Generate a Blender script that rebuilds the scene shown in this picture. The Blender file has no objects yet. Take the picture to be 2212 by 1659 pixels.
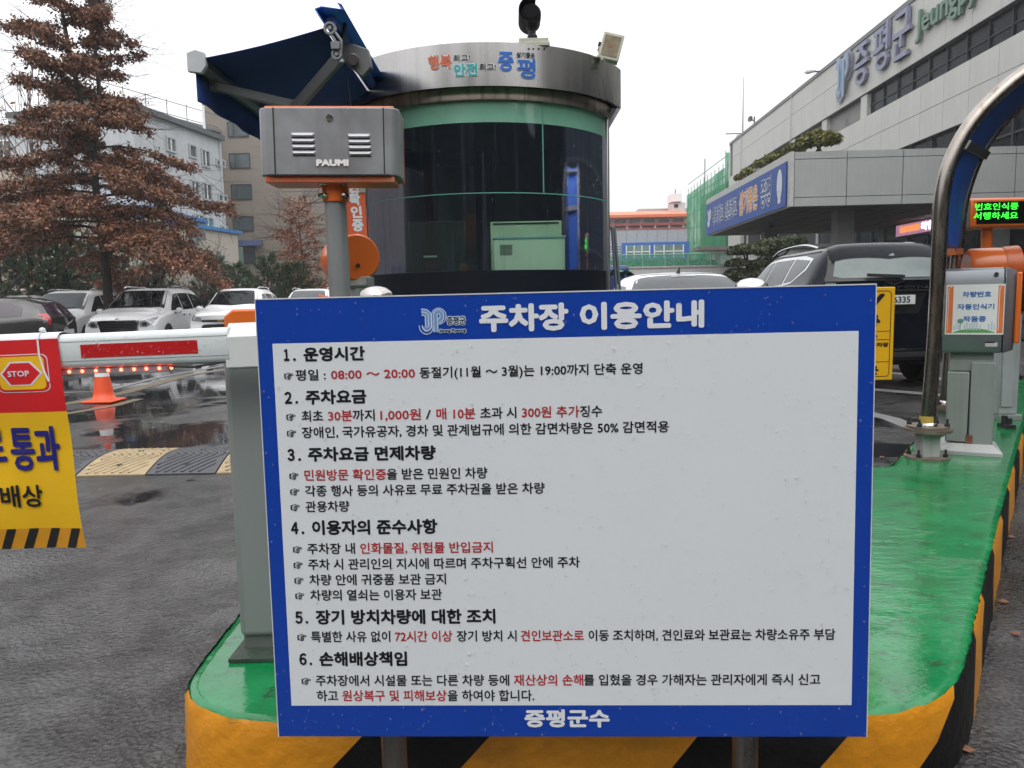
import bpy, bmesh, math, random
import numpy as np
from mathutils import Vector, Matrix, noise as mnoise
from mathutils.bvhtree import BVHTree

# ------------------------------------------------------------------ camera, world, sun, exposure
SC = bpy.context.scene
COL = SC.collection
F_, CX, CY, PITCH, ROLL, CZ = 1650., 1106., 829.5, math.radians(6.41), math.radians(1.2), 1.2
r0 = np.array([1., 0, 0]); f0 = np.array([0, math.cos(PITCH), -math.sin(PITCH)]); u0 = np.array([0, math.sin(PITCH), math.cos(PITCH)])
cr = math.cos(ROLL)*r0 - math.sin(ROLL)*u0
cu = math.sin(ROLL)*r0 + math.cos(ROLL)*u0
CAM = np.array([0, 0, CZ])
cd = bpy.data.cameras.new('camera'); cam = bpy.data.objects.new('camera', cd); COL.objects.link(cam)
cd.sensor_width = 36; cd.lens = 36*F_/2212; cd.clip_end = 1500; cd.clip_start = 0.05
cam.matrix_world = Matrix([[cr[0], cu[0], -f0[0], 0], [cr[1], cu[1], -f0[1], 0], [cr[2], cu[2], -f0[2], CZ], [0, 0, 0, 1]])
SC.camera = cam
W = bpy.data.worlds.new('World'); SC.world = W; W.use_nodes = True
nt = W.node_tree; nt.nodes.clear()
sky = nt.nodes.new('ShaderNodeTexSky'); sky.sky_type = 'NISHITA'; sky.sun_disc = False
sky.sun_elevation = math.radians(52); sky.sun_rotation = math.radians(200); sky.dust_density = 5
hs = nt.nodes.new('ShaderNodeHueSaturation'); hs.inputs['Saturation'].default_value = .2
b1 = nt.nodes.new('ShaderNodeBackground'); b1.inputs[1].default_value = .03
b2 = nt.nodes.new('ShaderNodeBackground'); b2.inputs[0].default_value = (.875, .885, .91, 1); b2.inputs[1].default_value = 1.42
# overcast: the cloud is brighter overhead than near the horizon
wtc = nt.nodes.new('ShaderNodeTexCoord'); wsx = nt.nodes.new('ShaderNodeSeparateXYZ'); nt.links.new(wtc.outputs['Generated'], wsx.inputs[0])
wmr = nt.nodes.new('ShaderNodeMapRange'); nt.links.new(wsx.outputs['Z'], wmr.inputs[0]); wmr.inputs[1].default_value = 0; wmr.inputs[2].default_value = 1; wmr.inputs[3].default_value = .69; wmr.inputs[4].default_value = 2.25; nt.links.new(wmr.outputs[0], b2.inputs[1])
ad = nt.nodes.new('ShaderNodeAddShader'); ow = nt.nodes.new('ShaderNodeOutputWorld')
L = nt.links.new
L(sky.outputs[0], hs.inputs['Color']); L(hs.outputs[0], b1.inputs[0]); L(b1.outputs[0], ad.inputs[0]); L(b2.outputs[0], ad.inputs[1]); L(ad.outputs[0], ow.inputs[0])
sd = bpy.data.lights.new('sun', 'SUN'); sd.energy = .5; sd.angle = math.radians(40); sd.color = (1, .97, .93)
so = bpy.data.objects.new('sun', sd); so.rotation_euler = (math.radians(38), 0, math.radians(20)); COL.objects.link(so)
SC.view_settings.view_transform = 'Standard'; SC.view_settings.look = 'None'; SC.view_settings.gamma = 1
SC.view_settings.exposure = 0.28; SC.view_settings.use_curve_mapping = False
SC.render.engine = 'CYCLES'
SC.cycles.max_bounces = 8; SC.cycles.transparent_max_bounces = 16; SC.cycles.use_denoising = True
SC.cycles.sample_clamp_indirect = 4

# ------------------------------------------------------------------ helpers
PI = math.pi
rng = np.random.default_rng(7); random.seed(7)
def ray(x, y): return (x-CX)/F_*cr - (y-CY)/F_*cu + f0
def PY(x, y, Y):
    d = ray(x, y); return CAM + d*Y/d[1]
def PZ(x, y, z):
    d = ray(x, y); return CAM + d*(z-CZ)/d[2]
def PN(x, y, p0, n):
    d = ray(x, y); return CAM + d*((p0-CAM) @ n)/(d @ n)
def XY(x, Y): return PY(x, 650, Y)[0]

MAT = {}
def M(name, col, rough=.5, metal=0., var=.12, scale=6., bump=0., bscale=60., coat=0., coat_rough=.03, spec=.5, emit=0., streak=0., dirt=None, rvar=0., ior=1.5, stretch=(1, 1, 1), ranges=None):
    """principled material: object-space noise modulates colour, roughness and relief"""
    if name in MAT: return MAT[name]
    m = bpy.data.materials.new(name); m.use_nodes = True; t = m.node_tree; N = t.nodes; b = N['Principled BSDF']; k = t.links.new
    tc = N.new('ShaderNodeTexCoord'); mp = N.new('ShaderNodeMapping'); k(tc.outputs['Object'], mp.inputs[0]); mp.inputs['Scale'].default_value = stretch
    n = N.new('ShaderNodeTexNoise'); n.inputs['Scale'].default_value = scale; n.inputs['Detail'].default_value = 6; n.inputs['Roughness'].default_value = .62; k(mp.outputs[0], n.inputs[0])
    mr = N.new('ShaderNodeMapRange'); k(n.outputs[0], mr.inputs[0]); mr.inputs[1].default_value = .3; mr.inputs[2].default_value = .7
    mr.inputs[3].default_value = 1-var; mr.inputs[4].default_value = 1+var
    mx = N.new('ShaderNodeMix'); mx.data_type = 'RGBA'; mx.blend_type = 'MULTIPLY'; mx.inputs[0].default_value = 1
    mx.inputs[6].default_value = (*col, 1); k(mr.outputs[0], mx.inputs[7]); out = mx.outputs[2]
    if streak:
        m2 = N.new('ShaderNodeMapping'); m2.inputs['Scale'].default_value = (14, 14, .5); k(tc.outputs['Object'], m2.inputs[0])
        n2 = N.new('ShaderNodeTexNoise'); n2.inputs['Scale'].default_value = 1.6; n2.inputs['Detail'].default_value = 5; k(m2.outputs[0], n2.inputs[0])
        r2 = N.new('ShaderNodeMapRange'); k(n2.outputs[0], r2.inputs[0]); r2.inputs[1].default_value = .5; r2.inputs[2].default_value = .72; r2.inputs[3].default_value = 0; r2.inputs[4].default_value = streak
        x2 = N.new('ShaderNodeMix'); x2.data_type = 'RGBA'; k(r2.outputs[0], x2.inputs[0]); k(out, x2.inputs[6]); x2.inputs[7].default_value = (*(dirt or (.06, .05, .04)), 1); out = x2.outputs[2]
    elif dirt:
        n2 = N.new('ShaderNodeTexNoise'); n2.inputs['Scale'].default_value = scale*.6; n2.inputs['Detail'].default_value = 8; n2.inputs['Roughness'].default_value = .7; k(tc.outputs['Object'], n2.inputs[0])
        r2 = N.new('ShaderNodeMapRange'); k(n2.outputs[0], r2.inputs[0]); r2.inputs[1].default_value = .56; r2.inputs[2].default_value = .7; r2.inputs[4].default_value = .6
        x2 = N.new('ShaderNodeMix'); x2.data_type = 'RGBA'; k(r2.outputs[0], x2.inputs[0]); k(out, x2.inputs[6]); x2.inputs[7].default_value = (*dirt, 1); out = x2.outputs[2]
    k(out, b.inputs['Base Color'])
    b.inputs['Roughness'].default_value = rough; b.inputs['Metallic'].default_value = metal; b.inputs['IOR'].default_value = ior
    b.inputs['Specular IOR Level'].default_value = spec
    b.inputs['Coat Weight'].default_value = coat; b.inputs['Coat Roughness'].default_value = coat_rough
    if rvar:
        r3 = N.new('ShaderNodeMapRange'); k(n.outputs[0], r3.inputs[0]); r3.inputs[1].default_value = .3; r3.inputs[2].default_value = .7; r3.inputs[3].default_value = max(.02, rough-rvar); r3.inputs[4].default_value = rough+rvar; k(r3.outputs[0], b.inputs['Roughness'])
    if bump:
        n3 = N.new('ShaderNodeTexNoise'); n3.inputs['Scale'].default_value = bscale; n3.inputs['Detail'].default_value = 4; k(mp.outputs[0], n3.inputs[0])
        bp = N.new('ShaderNodeBump'); bp.inputs['Strength'].default_value = bump; bp.inputs['Distance'].default_value = .01; k(n3.outputs[0], bp.inputs['Height']); k(bp.outputs[0], b.inputs['Normal'])
    if emit:
        b.inputs['Emission Color'].default_value = (*col, 1); b.inputs['Emission Strength'].default_value = emit
    MAT[name] = m; return m

def thin_glass(name, tint, refl=.0, rough=.0, dark=.0):
    """a pane: clear tinted sheet with a Fresnel reflection"""
    m = bpy.data.materials.new(name); m.use_nodes = True; t = m.node_tree; N = t.nodes; N.clear(); k = t.links.new
    tr = N.new('ShaderNodeBsdfTransparent'); tr.inputs[0].default_value = (*tint, 1)
    gl = N.new('ShaderNodeBsdfGlossy'); gl.inputs['Roughness'].default_value = rough
    fr = N.new('ShaderNodeFresnel'); fr.inputs[0].default_value = 1.5
    ad = N.new('ShaderNodeMath'); ad.operation = 'ADD'; k(fr.outputs[0], ad.inputs[0]); ad.inputs[1].default_value = refl
    mx = N.new('ShaderNodeMixShader'); k(ad.outputs[0], mx.inputs[0]); k(tr.outputs[0], mx.inputs[1]); k(gl.outputs[0], mx.inputs[2])
    o = N.new('ShaderNodeOutputMaterial'); k(mx.outputs[0], o.inputs[0]); MAT[name] = m; return m

def rotz(a): return np.array([[math.cos(a), -math.sin(a), 0], [math.sin(a), math.cos(a), 0], [0, 0, 1.]])
class MB:
    """collects vertices and faces; build() links them as ONE mesh object"""
    def __init__(s, fr=None): s.v = []; s.f = []; s.m = []; s.mi = 0; s.fr = fr
    def add(s, vs, fs):
        b = len(s.v); s.v += [tuple(map(float, q)) for q in vs]; s.f += [tuple(b+i for i in f) for f in fs]; s.m += [s.mi]*len(fs); return s
    def box(s, x0, x1, y0, y1, z0, z1):
        v = [(x, y, z) for z in (z0, z1) for y in (y0, y1) for x in (x0, x1)]
        return s.add(v, [(0, 2, 3, 1), (4, 5, 7, 6), (0, 1, 5, 4), (2, 6, 7, 3), (0, 4, 6, 2), (1, 3, 7, 5)])
    def obox(s, c, ax, ay, az):
        c = np.array(c, float); ax = np.array(ax, float); ay = np.array(ay, float); az = np.array(az, float)
        v = [c+i*ax+j*ay+k*az for k in (-1, 1) for j in (-1, 1) for i in (-1, 1)]
        return s.add(v, [(0, 2, 3, 1), (4, 5, 7, 6), (0, 1, 5, 4), (2, 6, 7, 3), (0, 4, 6, 2), (1, 3, 7, 5)])
    def cyl(s, a, b, r, n=20, r2=None, cap=True):
        return s.tube([a, b], [r, r if r2 is None else r2], n, cap)
    def tube(s, P, R, n=12, cap=True):
        P = [np.array(p, float) for p in P]
        if not hasattr(R, '__len__'): R = [R]*len(P)
        vs = []; prev = None
        for i, p in enumerate(P):
            t = P[min(i+1, len(P)-1)]-P[max(i-1, 0)]; t = t/(np.linalg.norm(t)+1e-12)
            if prev is None:
                a = np.array([0, 0, 1.]) if abs(t[2]) < .9 else np.array([1., 0, 0]); e = np.cross(t, a)
            else: e = prev-t*(prev @ t)
            e = e/np.linalg.norm(e); prev = e; g = np.cross(t, e)
            for j in range(n):
                q = 2*PI*j/n; vs.append(p+R[i]*(math.cos(q)*e+math.sin(q)*g))
        fs = [(i*n+j, i*n+(j+1) % n, (i+1)*n+(j+1) % n, (i+1)*n+j) for i in range(len(P)-1) for j in range(n)]
        if cap: fs += [tuple(reversed(range(n))), tuple(range((len(P)-1)*n, len(P)*n))]
        return s.add(vs, fs)
    def lathe(s, prof, c=(0, 0, 0), ax=(0, 0, 1), n=24, a0=0, a1=2*PI):
        ax = np.array(ax, float); ax /= np.linalg.norm(ax); t = np.array([1., 0, 0]) if abs(ax[0]) < .9 else np.array([0, 1., 0])
        e = np.cross(ax, t); e /= np.linalg.norm(e); g = np.cross(ax, e); c = np.array(c, float); full = abs(a1-a0-2*PI) < 1e-6; k = n if full else n+1
        vs = [c+h*ax+r*(math.cos(a0+(a1-a0)*j/n)*e+math.sin(a0+(a1-a0)*j/n)*g) for r, h in prof for j in range(k)]
        fs = [(i*k+j, i*k+(j+1) % k, (i+1)*k+(j+1) % k, (i+1)*k+j) for i in range(len(prof)-1) for j in range(k if full else n)]
        return s.add(vs, fs)
    def prism(s, poly, o, ex, ey, ez):
        """polygon poly in the (ex,ey) plane at o, extruded by the vector ez"""
        o, ex, ey, ez = (np.array(q, float) for q in (o, ex, ey, ez)); n = len(poly)
        a = [o+x*ex+y*ey for x, y in poly]; vs = a+[q+ez for q in a]
        return s.add(vs, [tuple(reversed(range(n))), tuple(range(n, 2*n))]+[(i, (i+1) % n, n+(i+1) % n, n+i) for i in range(n)])
    def grid(s, G):
        h = len(G); w = len(G[0]); vs = [q for row in G for q in row]
        return s.add(vs, [(i*w+j, i*w+j+1, (i+1)*w+j+1, (i+1)*w+j) for i in range(h-1) for j in range(w-1)])
    def build(s, name, mat, parent=None, smooth=35, bevel=0, kind=None, world=True, seg=2):
        me = bpy.data.meshes.new(name); V = np.array(s.v, float).reshape(-1, 3)
        if s.fr is not None: V = V @ s.fr[0].T + s.fr[1]
        me.from_pydata(V.tolist(), [], s.f)
        mats = mat if isinstance(mat, (list, tuple)) else [mat]
        for q in mats: me.materials.append(q)
        if len(mats) > 1: me.polygons.foreach_set('material_index', s.m)
        bm = bmesh.new(); bm.from_mesh(me); bmesh.ops.recalc_face_normals(bm, faces=bm.faces); bm.to_mesh(me); bm.free()
        if smooth:
            me.polygons.foreach_set('use_smooth', [True]*len(me.polygons)); me.set_sharp_from_angle(angle=math.radians(smooth))
        o = bpy.data.objects.new(name, me); COL.objects.link(o)
        if parent is not None:
            o.parent = parent
            if world: o.matrix_parent_inverse = inv_of(parent)
        if bevel:
            md = o.modifiers.new('bevel', 'BEVEL'); md.width = bevel; md.segments = seg; md.limit_method = 'ANGLE'; md.angle_limit = math.radians(40)
        if kind: o['kind'] = kind
        return o
def mat_of(o):
    m = Matrix.Translation(o.location) @ o.rotation_euler.to_matrix().to_4x4()
    return m if o.parent is None else mat_of(o.parent) @ o.matrix_parent_inverse @ m
def inv_of(o): return mat_of(o).inverted()
def tag(o, label, cat, group=None):
    o['label'] = label; o['category'] = cat
    if group: o['group'] = group
    return o
def thing(name, label, cat, loc=(0, 0, 0), rz=0, group=None):
    o = bpy.data.objects.new(name, None); o.empty_display_size = .1; COL.objects.link(o)
    o.location = [float(q) for q in loc]; o.rotation_euler = (0, 0, rz); return tag(o, label, cat, group)
def copy_tree(o, parent=None, loc=None, rz=None, label=None):
    c = o.copy(); COL.objects.link(c)
    if parent is not None: c.parent = parent; c.matrix_parent_inverse = o.matrix_parent_inverse.copy()
    if loc is not None: c.location = loc
    if rz is not None: c.rotation_euler = (0, 0, rz)
    if label: c['label'] = label
    for ch in list(o.children): copy_tree(ch, c)
    return c
def instance(o, parent, loc):
    """a copy of one piece, sharing mesh data, moved by loc"""
    c = o.copy(); COL.objects.link(c); c.parent = parent; c.matrix_parent_inverse = o.matrix_parent_inverse.copy(); c.location = o.location + Vector([float(q) for q in loc]); return c
def raw_mesh(name, V, Fq, mat, parent=None, smooth=False, kind=None, world=True):
    """fast numpy mesh of quads or triangles"""
    k = Fq.shape[1]; me = bpy.data.meshes.new(name); me.vertices.add(len(V)); me.vertices.foreach_set('co', V.astype(np.float32).ravel())
    me.loops.add(Fq.size); me.loops.foreach_set('vertex_index', Fq.astype(np.int32).ravel())
    me.polygons.add(len(Fq)); me.polygons.foreach_set('loop_start', np.arange(0, Fq.size, k, dtype=np.int32))
    try: me.polygons.foreach_set('loop_total', np.full(len(Fq), k, dtype=np.int32))
    except Exception: pass
    me.update(calc_edges=True)
    for q in (mat if isinstance(mat, (list, tuple)) else [mat]): me.materials.append(q)
    if smooth: me.polygons.foreach_set('use_smooth', [True]*len(Fq))
    o = bpy.data.objects.new(name, me); COL.objects.link(o)
    if parent is not None:
        o.parent = parent
        if world: o.matrix_parent_inverse = inv_of(parent)
    if kind: o['kind'] = kind
    return o

# lettering ---------------------------------------------------------
_TC = {}
def preload(strings):
    """typeset all strings at once, one per line, and split the outlines by line"""
    strings = [q for q in strings if q not in _TC]
    c = bpy.data.curves.new('lettering', 'FONT'); c.body = '\n'.join(strings); c.size = 1; c.resolution_u = 2; c.space_line = 4
    o = bpy.data.objects.new('lettering', c); COL.objects.link(o)
    dg = bpy.context.evaluated_depsgraph_get(); dg.update()
    me = bpy.data.meshes.new_from_object(o.evaluated_get(dg))
    V = np.array([v.co[:2] for v in me.vertices]); pitch = 4.0
    ln = np.clip(np.round((-V[:, 1]+.3)/pitch).astype(int), 0, len(strings)-1)
    for i, q in enumerate(strings): _TC[q] = ([], [])
    mp_ = np.zeros(len(V), int); cnt = [0]*len(strings)
    for i, l in enumerate(ln): mp_[i] = cnt[l]; cnt[l] += 1; _TC[strings[l]][0].append((V[i, 0], V[i, 1]+pitch*l))
    for p in me.polygons: _TC[strings[ln[p.vertices[0]]]][1].append(tuple(int(mp_[k]) for k in p.vertices))
    for q in strings: _TC[q] = (np.array(_TC[q][0]), _TC[q][1])
    bpy.data.objects.remove(o); bpy.data.curves.remove(c); bpy.data.meshes.remove(me)
def glyphs(s):
    if s not in _TC: preload([s])
    return _TC[s]
def lettering(s, mapf, x0, x1, yc, H, mat, parent, bold=0., name='lettering', lift=0., step=.0001, nb=8, em=True, thick=0., mb=None, shear=0., fit=None):
    """text s with its ink between x0 and x1, hangul of height H centred on yc; mapf(u,v,h) gives the point"""
    V, Fc = glyphs(s)
    if len(V) == 0: return None
    a, b = V[:, 0].min(), V[:, 0].max(); sx = (x1-x0-2*bold)/(b-a)
    if em: S = (H-2*bold)/.90; Y = yc+(V[:, 1]-.34)*S
    else:
        lo, hi = V[:, 1].min(), V[:, 1].max(); S = (H-2*bold)/(hi-lo); Y = yc+(V[:, 1]-(lo+hi)/2)*S
    X = x0+bold+(V[:, 0]-a)*sx + shear*(Y-yc)
    offs = [(0, 0)] if bold <= 0 else [(0, 0)]+[(bold*math.cos(2*PI*i/nb), bold*math.sin(2*PI*i/nb)) for i in range(nb)]
    m = mb or MB()
    for i, (dx, dy) in enumerate(offs):
        h = lift+step*i
        pts = [mapf(x+dx, y+dy, h+thick) for x, y in zip(X, Y)]
        m.add(pts, Fc)
        if thick:
            back = [mapf(x+dx, y+dy, h) for x, y in zip(X, Y)]
            cnt = {}
            for f in Fc:
                for j in range(len(f)):
                    e = (f[j], f[(j+1) % len(f)]); cnt[tuple(sorted(e))] = cnt.get(tuple(sorted(e)), 0)+1
            n = len(pts); ed = [e for e, c in cnt.items() if c == 1]
            m.add(pts+back, [(e[0], e[1], e[1]+n, e[0]+n) for e in ed])
    if mb is not None: return None
    return m.build(name, mat, parent, smooth=0)

def tube_flat(m, pts, w, mapf, h):
    """flat ribbon of width w along a 2-D polyline, put on a surface by mapf"""
    P = [np.array(p, float) for p in pts]; A = []; B = []
    for i, q in enumerate(P):
        t = P[min(i+1, len(P)-1)]-P[max(i-1, 0)]; t /= np.linalg.norm(t)+1e-9; nrm = np.array([-t[1], t[0]])
        A.append(mapf(*(q+nrm*w/2), h)); B.append(mapf(*(q-nrm*w/2), h))
    m.grid([A, B])
def arc(cx, cy, r, a0, a1, n=12, ry=None):
    ry = r if ry is None else ry
    return [(cx+r*math.cos(math.radians(a0+(a1-a0)*i/n)), cy+ry*math.sin(math.radians(a0+(a1-a0)*i/n))) for i in range(n+1)]

# ------------------------------------------------------------------ materials
WHITE = M('white_paint', (.72, .73, .73), .35, var=.03)
STEEL = M('brushed_steel', (.42, .40, .38), .28, 1, var=.15, streak=.35, dirt=(.16, .12, .09), rvar=.08, stretch=(6, 6, 1))
STEEL2 = M('polished_steel', (.5, .48, .46), .16, 1, var=.2, scale=14, dirt=(.2, .15, .11), rvar=.08)
DKSTEEL = M('dark_steel', (.05, .05, .05), .45, .6)
RUST = M('rust', (.16, .06, .025), .8, var=.4, scale=20, bump=.4)
ORANGE = M('orange_paint', (.62, .125, .014), .3, var=.06, coat=.3)
GREY = M('grey_enamel', (.27, .275, .285), .36, .45, var=.14, scale=6, streak=.35, dirt=(.15, .14, .13), rvar=.08)
GREYGREEN = M('grey_green_enamel', (.235, .26, .245), .45, 0, var=.04, scale=4, streak=.12, dirt=(.14, .13, .10))
BLACK = M('black_rubber', (.012, .012, .013), .55)
BLACKPL = M('black_plastic', (.02, .02, .022), .4)
SIGNBLUE = M('sign_blue', (.004, .045, .33), .3, var=.03, coat=.1)
SIGNWHITE = M('sign_white', (.66, .69, .705), .35, var=.015, scale=3)
INK = M('black_ink', (.008, .008, .012), .4, var=0)
REDINK = M('red_ink', (.42, .02, .025), .4, var=0)
LOGOBLUE = M('emblem_blue', (.16, .28, .50), .4, var=0)
LOGOLINE = M('emblem_outline', (.50, .60, .74), .4, var=0)
NAVYINK = M('emblem_navy', (.006, .05, .30), .4, var=0)
CLEARGLASS = thin_glass('clear_pane', (.85, .93, .88), .02)
# ------------------------------------------------------------------ ground
def asphalt_material():
    m = bpy.data.materials.new('wet_asphalt'); m.use_nodes = True; t = m.node_tree; N = t.nodes; b = N['Principled BSDF']; k = t.links.new
    tc = N.new('ShaderNodeTexCoord')
    def noise(sc, det=5, ro=.6):
        n = N.new('ShaderNodeTexNoise'); n.inputs['Scale'].default_value = sc; n.inputs['Detail'].default_value = det; n.inputs['Roughness'].default_value = ro; k(tc.outputs['Object'], n.inputs[0]); return n.outputs[0]
    def mrange(i, a, c, d, e):
        n = N.new('ShaderNodeMapRange'); k(i, n.inputs[0]); n.inputs[1].default_value = a; n.inputs[2].default_value = c; n.inputs[3].default_value = d; n.inputs[4].default_value = e; return n.outputs[0]
    def math_(op, a, c):
        n = N.new('ShaderNodeMath'); n.operation = op
        for i, q in enumerate((a, c)):
            if isinstance(q, (int, float)): n.inputs[i].default_value = q
            else: k(q, n.inputs[i])
        return n.outputs[0]
    low = noise(.55, 6, .6); total = low
    for (x, y, r, w) in ((-4.6, 11.5, 3.2, .16), (-7.2, 14.5, 3.5, .14), (-4.6, 8.3, 1.2, .14), (-3.3, 7.2, .9, .16), (-4.0, 9.6, 1.2, .10), (3.6, 7.2, 1.2, .06), (1.9, 1.6, .35, .14), (2.35, 2.1, .35, .1), (-2.3, 3.3, 1.8, -.12), (-2.2, 1.8, 1.6, -.10), (-3., 5.1, .8, -.1)):
        vd = N.new('ShaderNodeVectorMath'); vd.operation = 'DISTANCE'; k(tc.outputs['Object'], vd.inputs[0]); vd.inputs[1].default_value = (x, y, 0)
        total = math_('ADD', total, mrange(vd.outputs['Value'], r*.2, r, w, 0))
    pud = mrange(total, .545, .60, 0, 1)
    grain = noise(75, 4, .6); vor = N.new('ShaderNodeTexVoronoi'); vor.inputs['Scale'].default_value = 62; k(tc.outputs['Object'], vor.inputs[0])
    mid = noise(9, 6, .65)
    c1 = N.new('ShaderNodeMix'); c1.data_type = 'RGBA'; c1.inputs[6].default_value = (.010, .010, .011, 1); c1.inputs[7].default_value = (.082, .078, .074, 1)
    k(mrange(math_('ADD', math_('MULTIPLY', grain, .6), math_('MULTIPLY', mid, .4)), .36, .66, 0, 1), c1.inputs[0])
    c2 = N.new('ShaderNodeMix'); c2.data_type = 'RGBA'; c2.blend_type = 'MULTIPLY'; c2.inputs[0].default_value = 1; k(c1.outputs[2], c2.inputs[6])
    k(mrange(noise(1.1, 6, .65), .38, .62, .45, 1.25), c2.inputs[7])
    c3 = N.new('ShaderNodeMix'); c3.data_type = 'RGBA'; k(pud, c3.inputs[0]); k(c2.outputs[2], c3.inputs[6]); c3.inputs[7].default_value = (.018, .019, .021, 1); k(c3.outputs[2], b.inputs['Base Color'])
    k(math_('MAXIMUM', mrange(pud, 0, 1, .24, .02), math_('MULTIPLY', mrange(mid, .3, .7, .08, .28), math_('SUBTRACT', 1.0, pud))), b.inputs['Roughness'])
    b.inputs['IOR'].default_value = 1.5; k(mrange(pud, 0, 1, .42, .6), b.inputs['Specular IOR Level'])
    h = math_('ADD', math_('MULTIPLY', vor.outputs['Distance'], .55), math_('MULTIPLY', grain, .5))
    h = math_('ADD', h, math_('MULTIPLY', noise(30, 4, .6), .6))
    bp = N.new('ShaderNodeBump'); bp.inputs['Distance'].default_value = .019; k(h, bp.inputs['Height']); k(math_('MULTIPLY', mrange(pud, 0, 1, 1.0, .0), mrange(noise(1.6, 5, .65), .44, .60, .18, 1.0)), bp.inputs['Strength'])
    bp2 = N.new('ShaderNodeBump'); bp2.inputs['Distance'].default_value = .01; bp2.inputs['Strength'].default_value = .07; k(noise(6, 3), bp2.inputs['Height']); k(bp.outputs[0], bp2.inputs['Normal'])
    k(bp2.outputs[0], b.inputs['Normal']); MAT['asphalt'] = m; return m
ASPH = asphalt_material()
g = MB(); g.add([(-420, -200, 0), (420, -200, 0), (420, 700, 0), (-420, 700, 0)], [(0, 1, 2, 3)])
o = g.build('ground', ASPH, kind='structure')
o['label'] = 'wet dark grey asphalt of the car park with puddles'
def strip(name, pts, w, z, mat, label):
    m = MB(); tube_flat(m, pts, w, lambda x, y, h: np.array([x, y, z]), 0); q = m.build(name, mat, kind='structure'); q['label'] = label; return q
def worn(name, col):
    m = M(name, col, .3, 0, var=.25, scale=9, bump=.5, bscale=120, dirt=(.035, .035, .035)); return m
LINEW = worn('worn_white_marking', (.20, .20, .195)); LINEY = worn('worn_yellow_marking', (.14, .112, .07))
q = lambda x, y: tuple(PZ(x, y, 0)[:2])
strip('road_marking', [q(60, 850), q(225, 846), q(330, 818), q(560, 776)], .12, .004, LINEW, 'worn white line on the wet asphalt beside the traffic cone')
strip('road_marking', [q(60, 882), q(150, 872), q(270, 848), q(400, 812), q(560, 786)], .22, .004, LINEY, 'worn yellow line curving behind the traffic cone')
strip('road_marking', [q(80, 905), q(150, 893), q(250, 876), q(300, 862)], .14, .004, LINEY, 'thin worn yellow line in front of the traffic cone')
strip('road_marking', [q(1840, 885), q(1925, 905), q(2010, 940)], .17, .004, LINEW, 'short worn white line beside the arch posts')
strip('road_marking', [q(1800, 838), q(1890, 842), q(2060, 856)], .22, .004, LINEW, 'worn white bay line behind the dark sport utility vehicle')
strip('road_marking', [q(1800, 796), q(1990, 812), q(2100, 830)], .2, .0045, LINEW, 'worn white bay line under the rear of the dark vehicle')
# planting bed and kerb behind the row of cars on the left
m = MB(); m.box(-60, -7.5, 25.9, 70, 0, .13); o = m.build('planting_bed', M('bed_soil', (.045, .04, .028), .9, var=.4, scale=3, bump=.6), kind='structure'); o['label'] = 'dark soil bed with pines behind the parked cars'
m = MB(); m.box(-60, -7.5, 25.7, 25.9, 0, .15); o = m.build('bed_kerb', M('kerb_concrete', (.3, .3, .28), .7, bump=.3), kind='structure'); o['label'] = 'concrete kerb in front of the pine bed'

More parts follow.
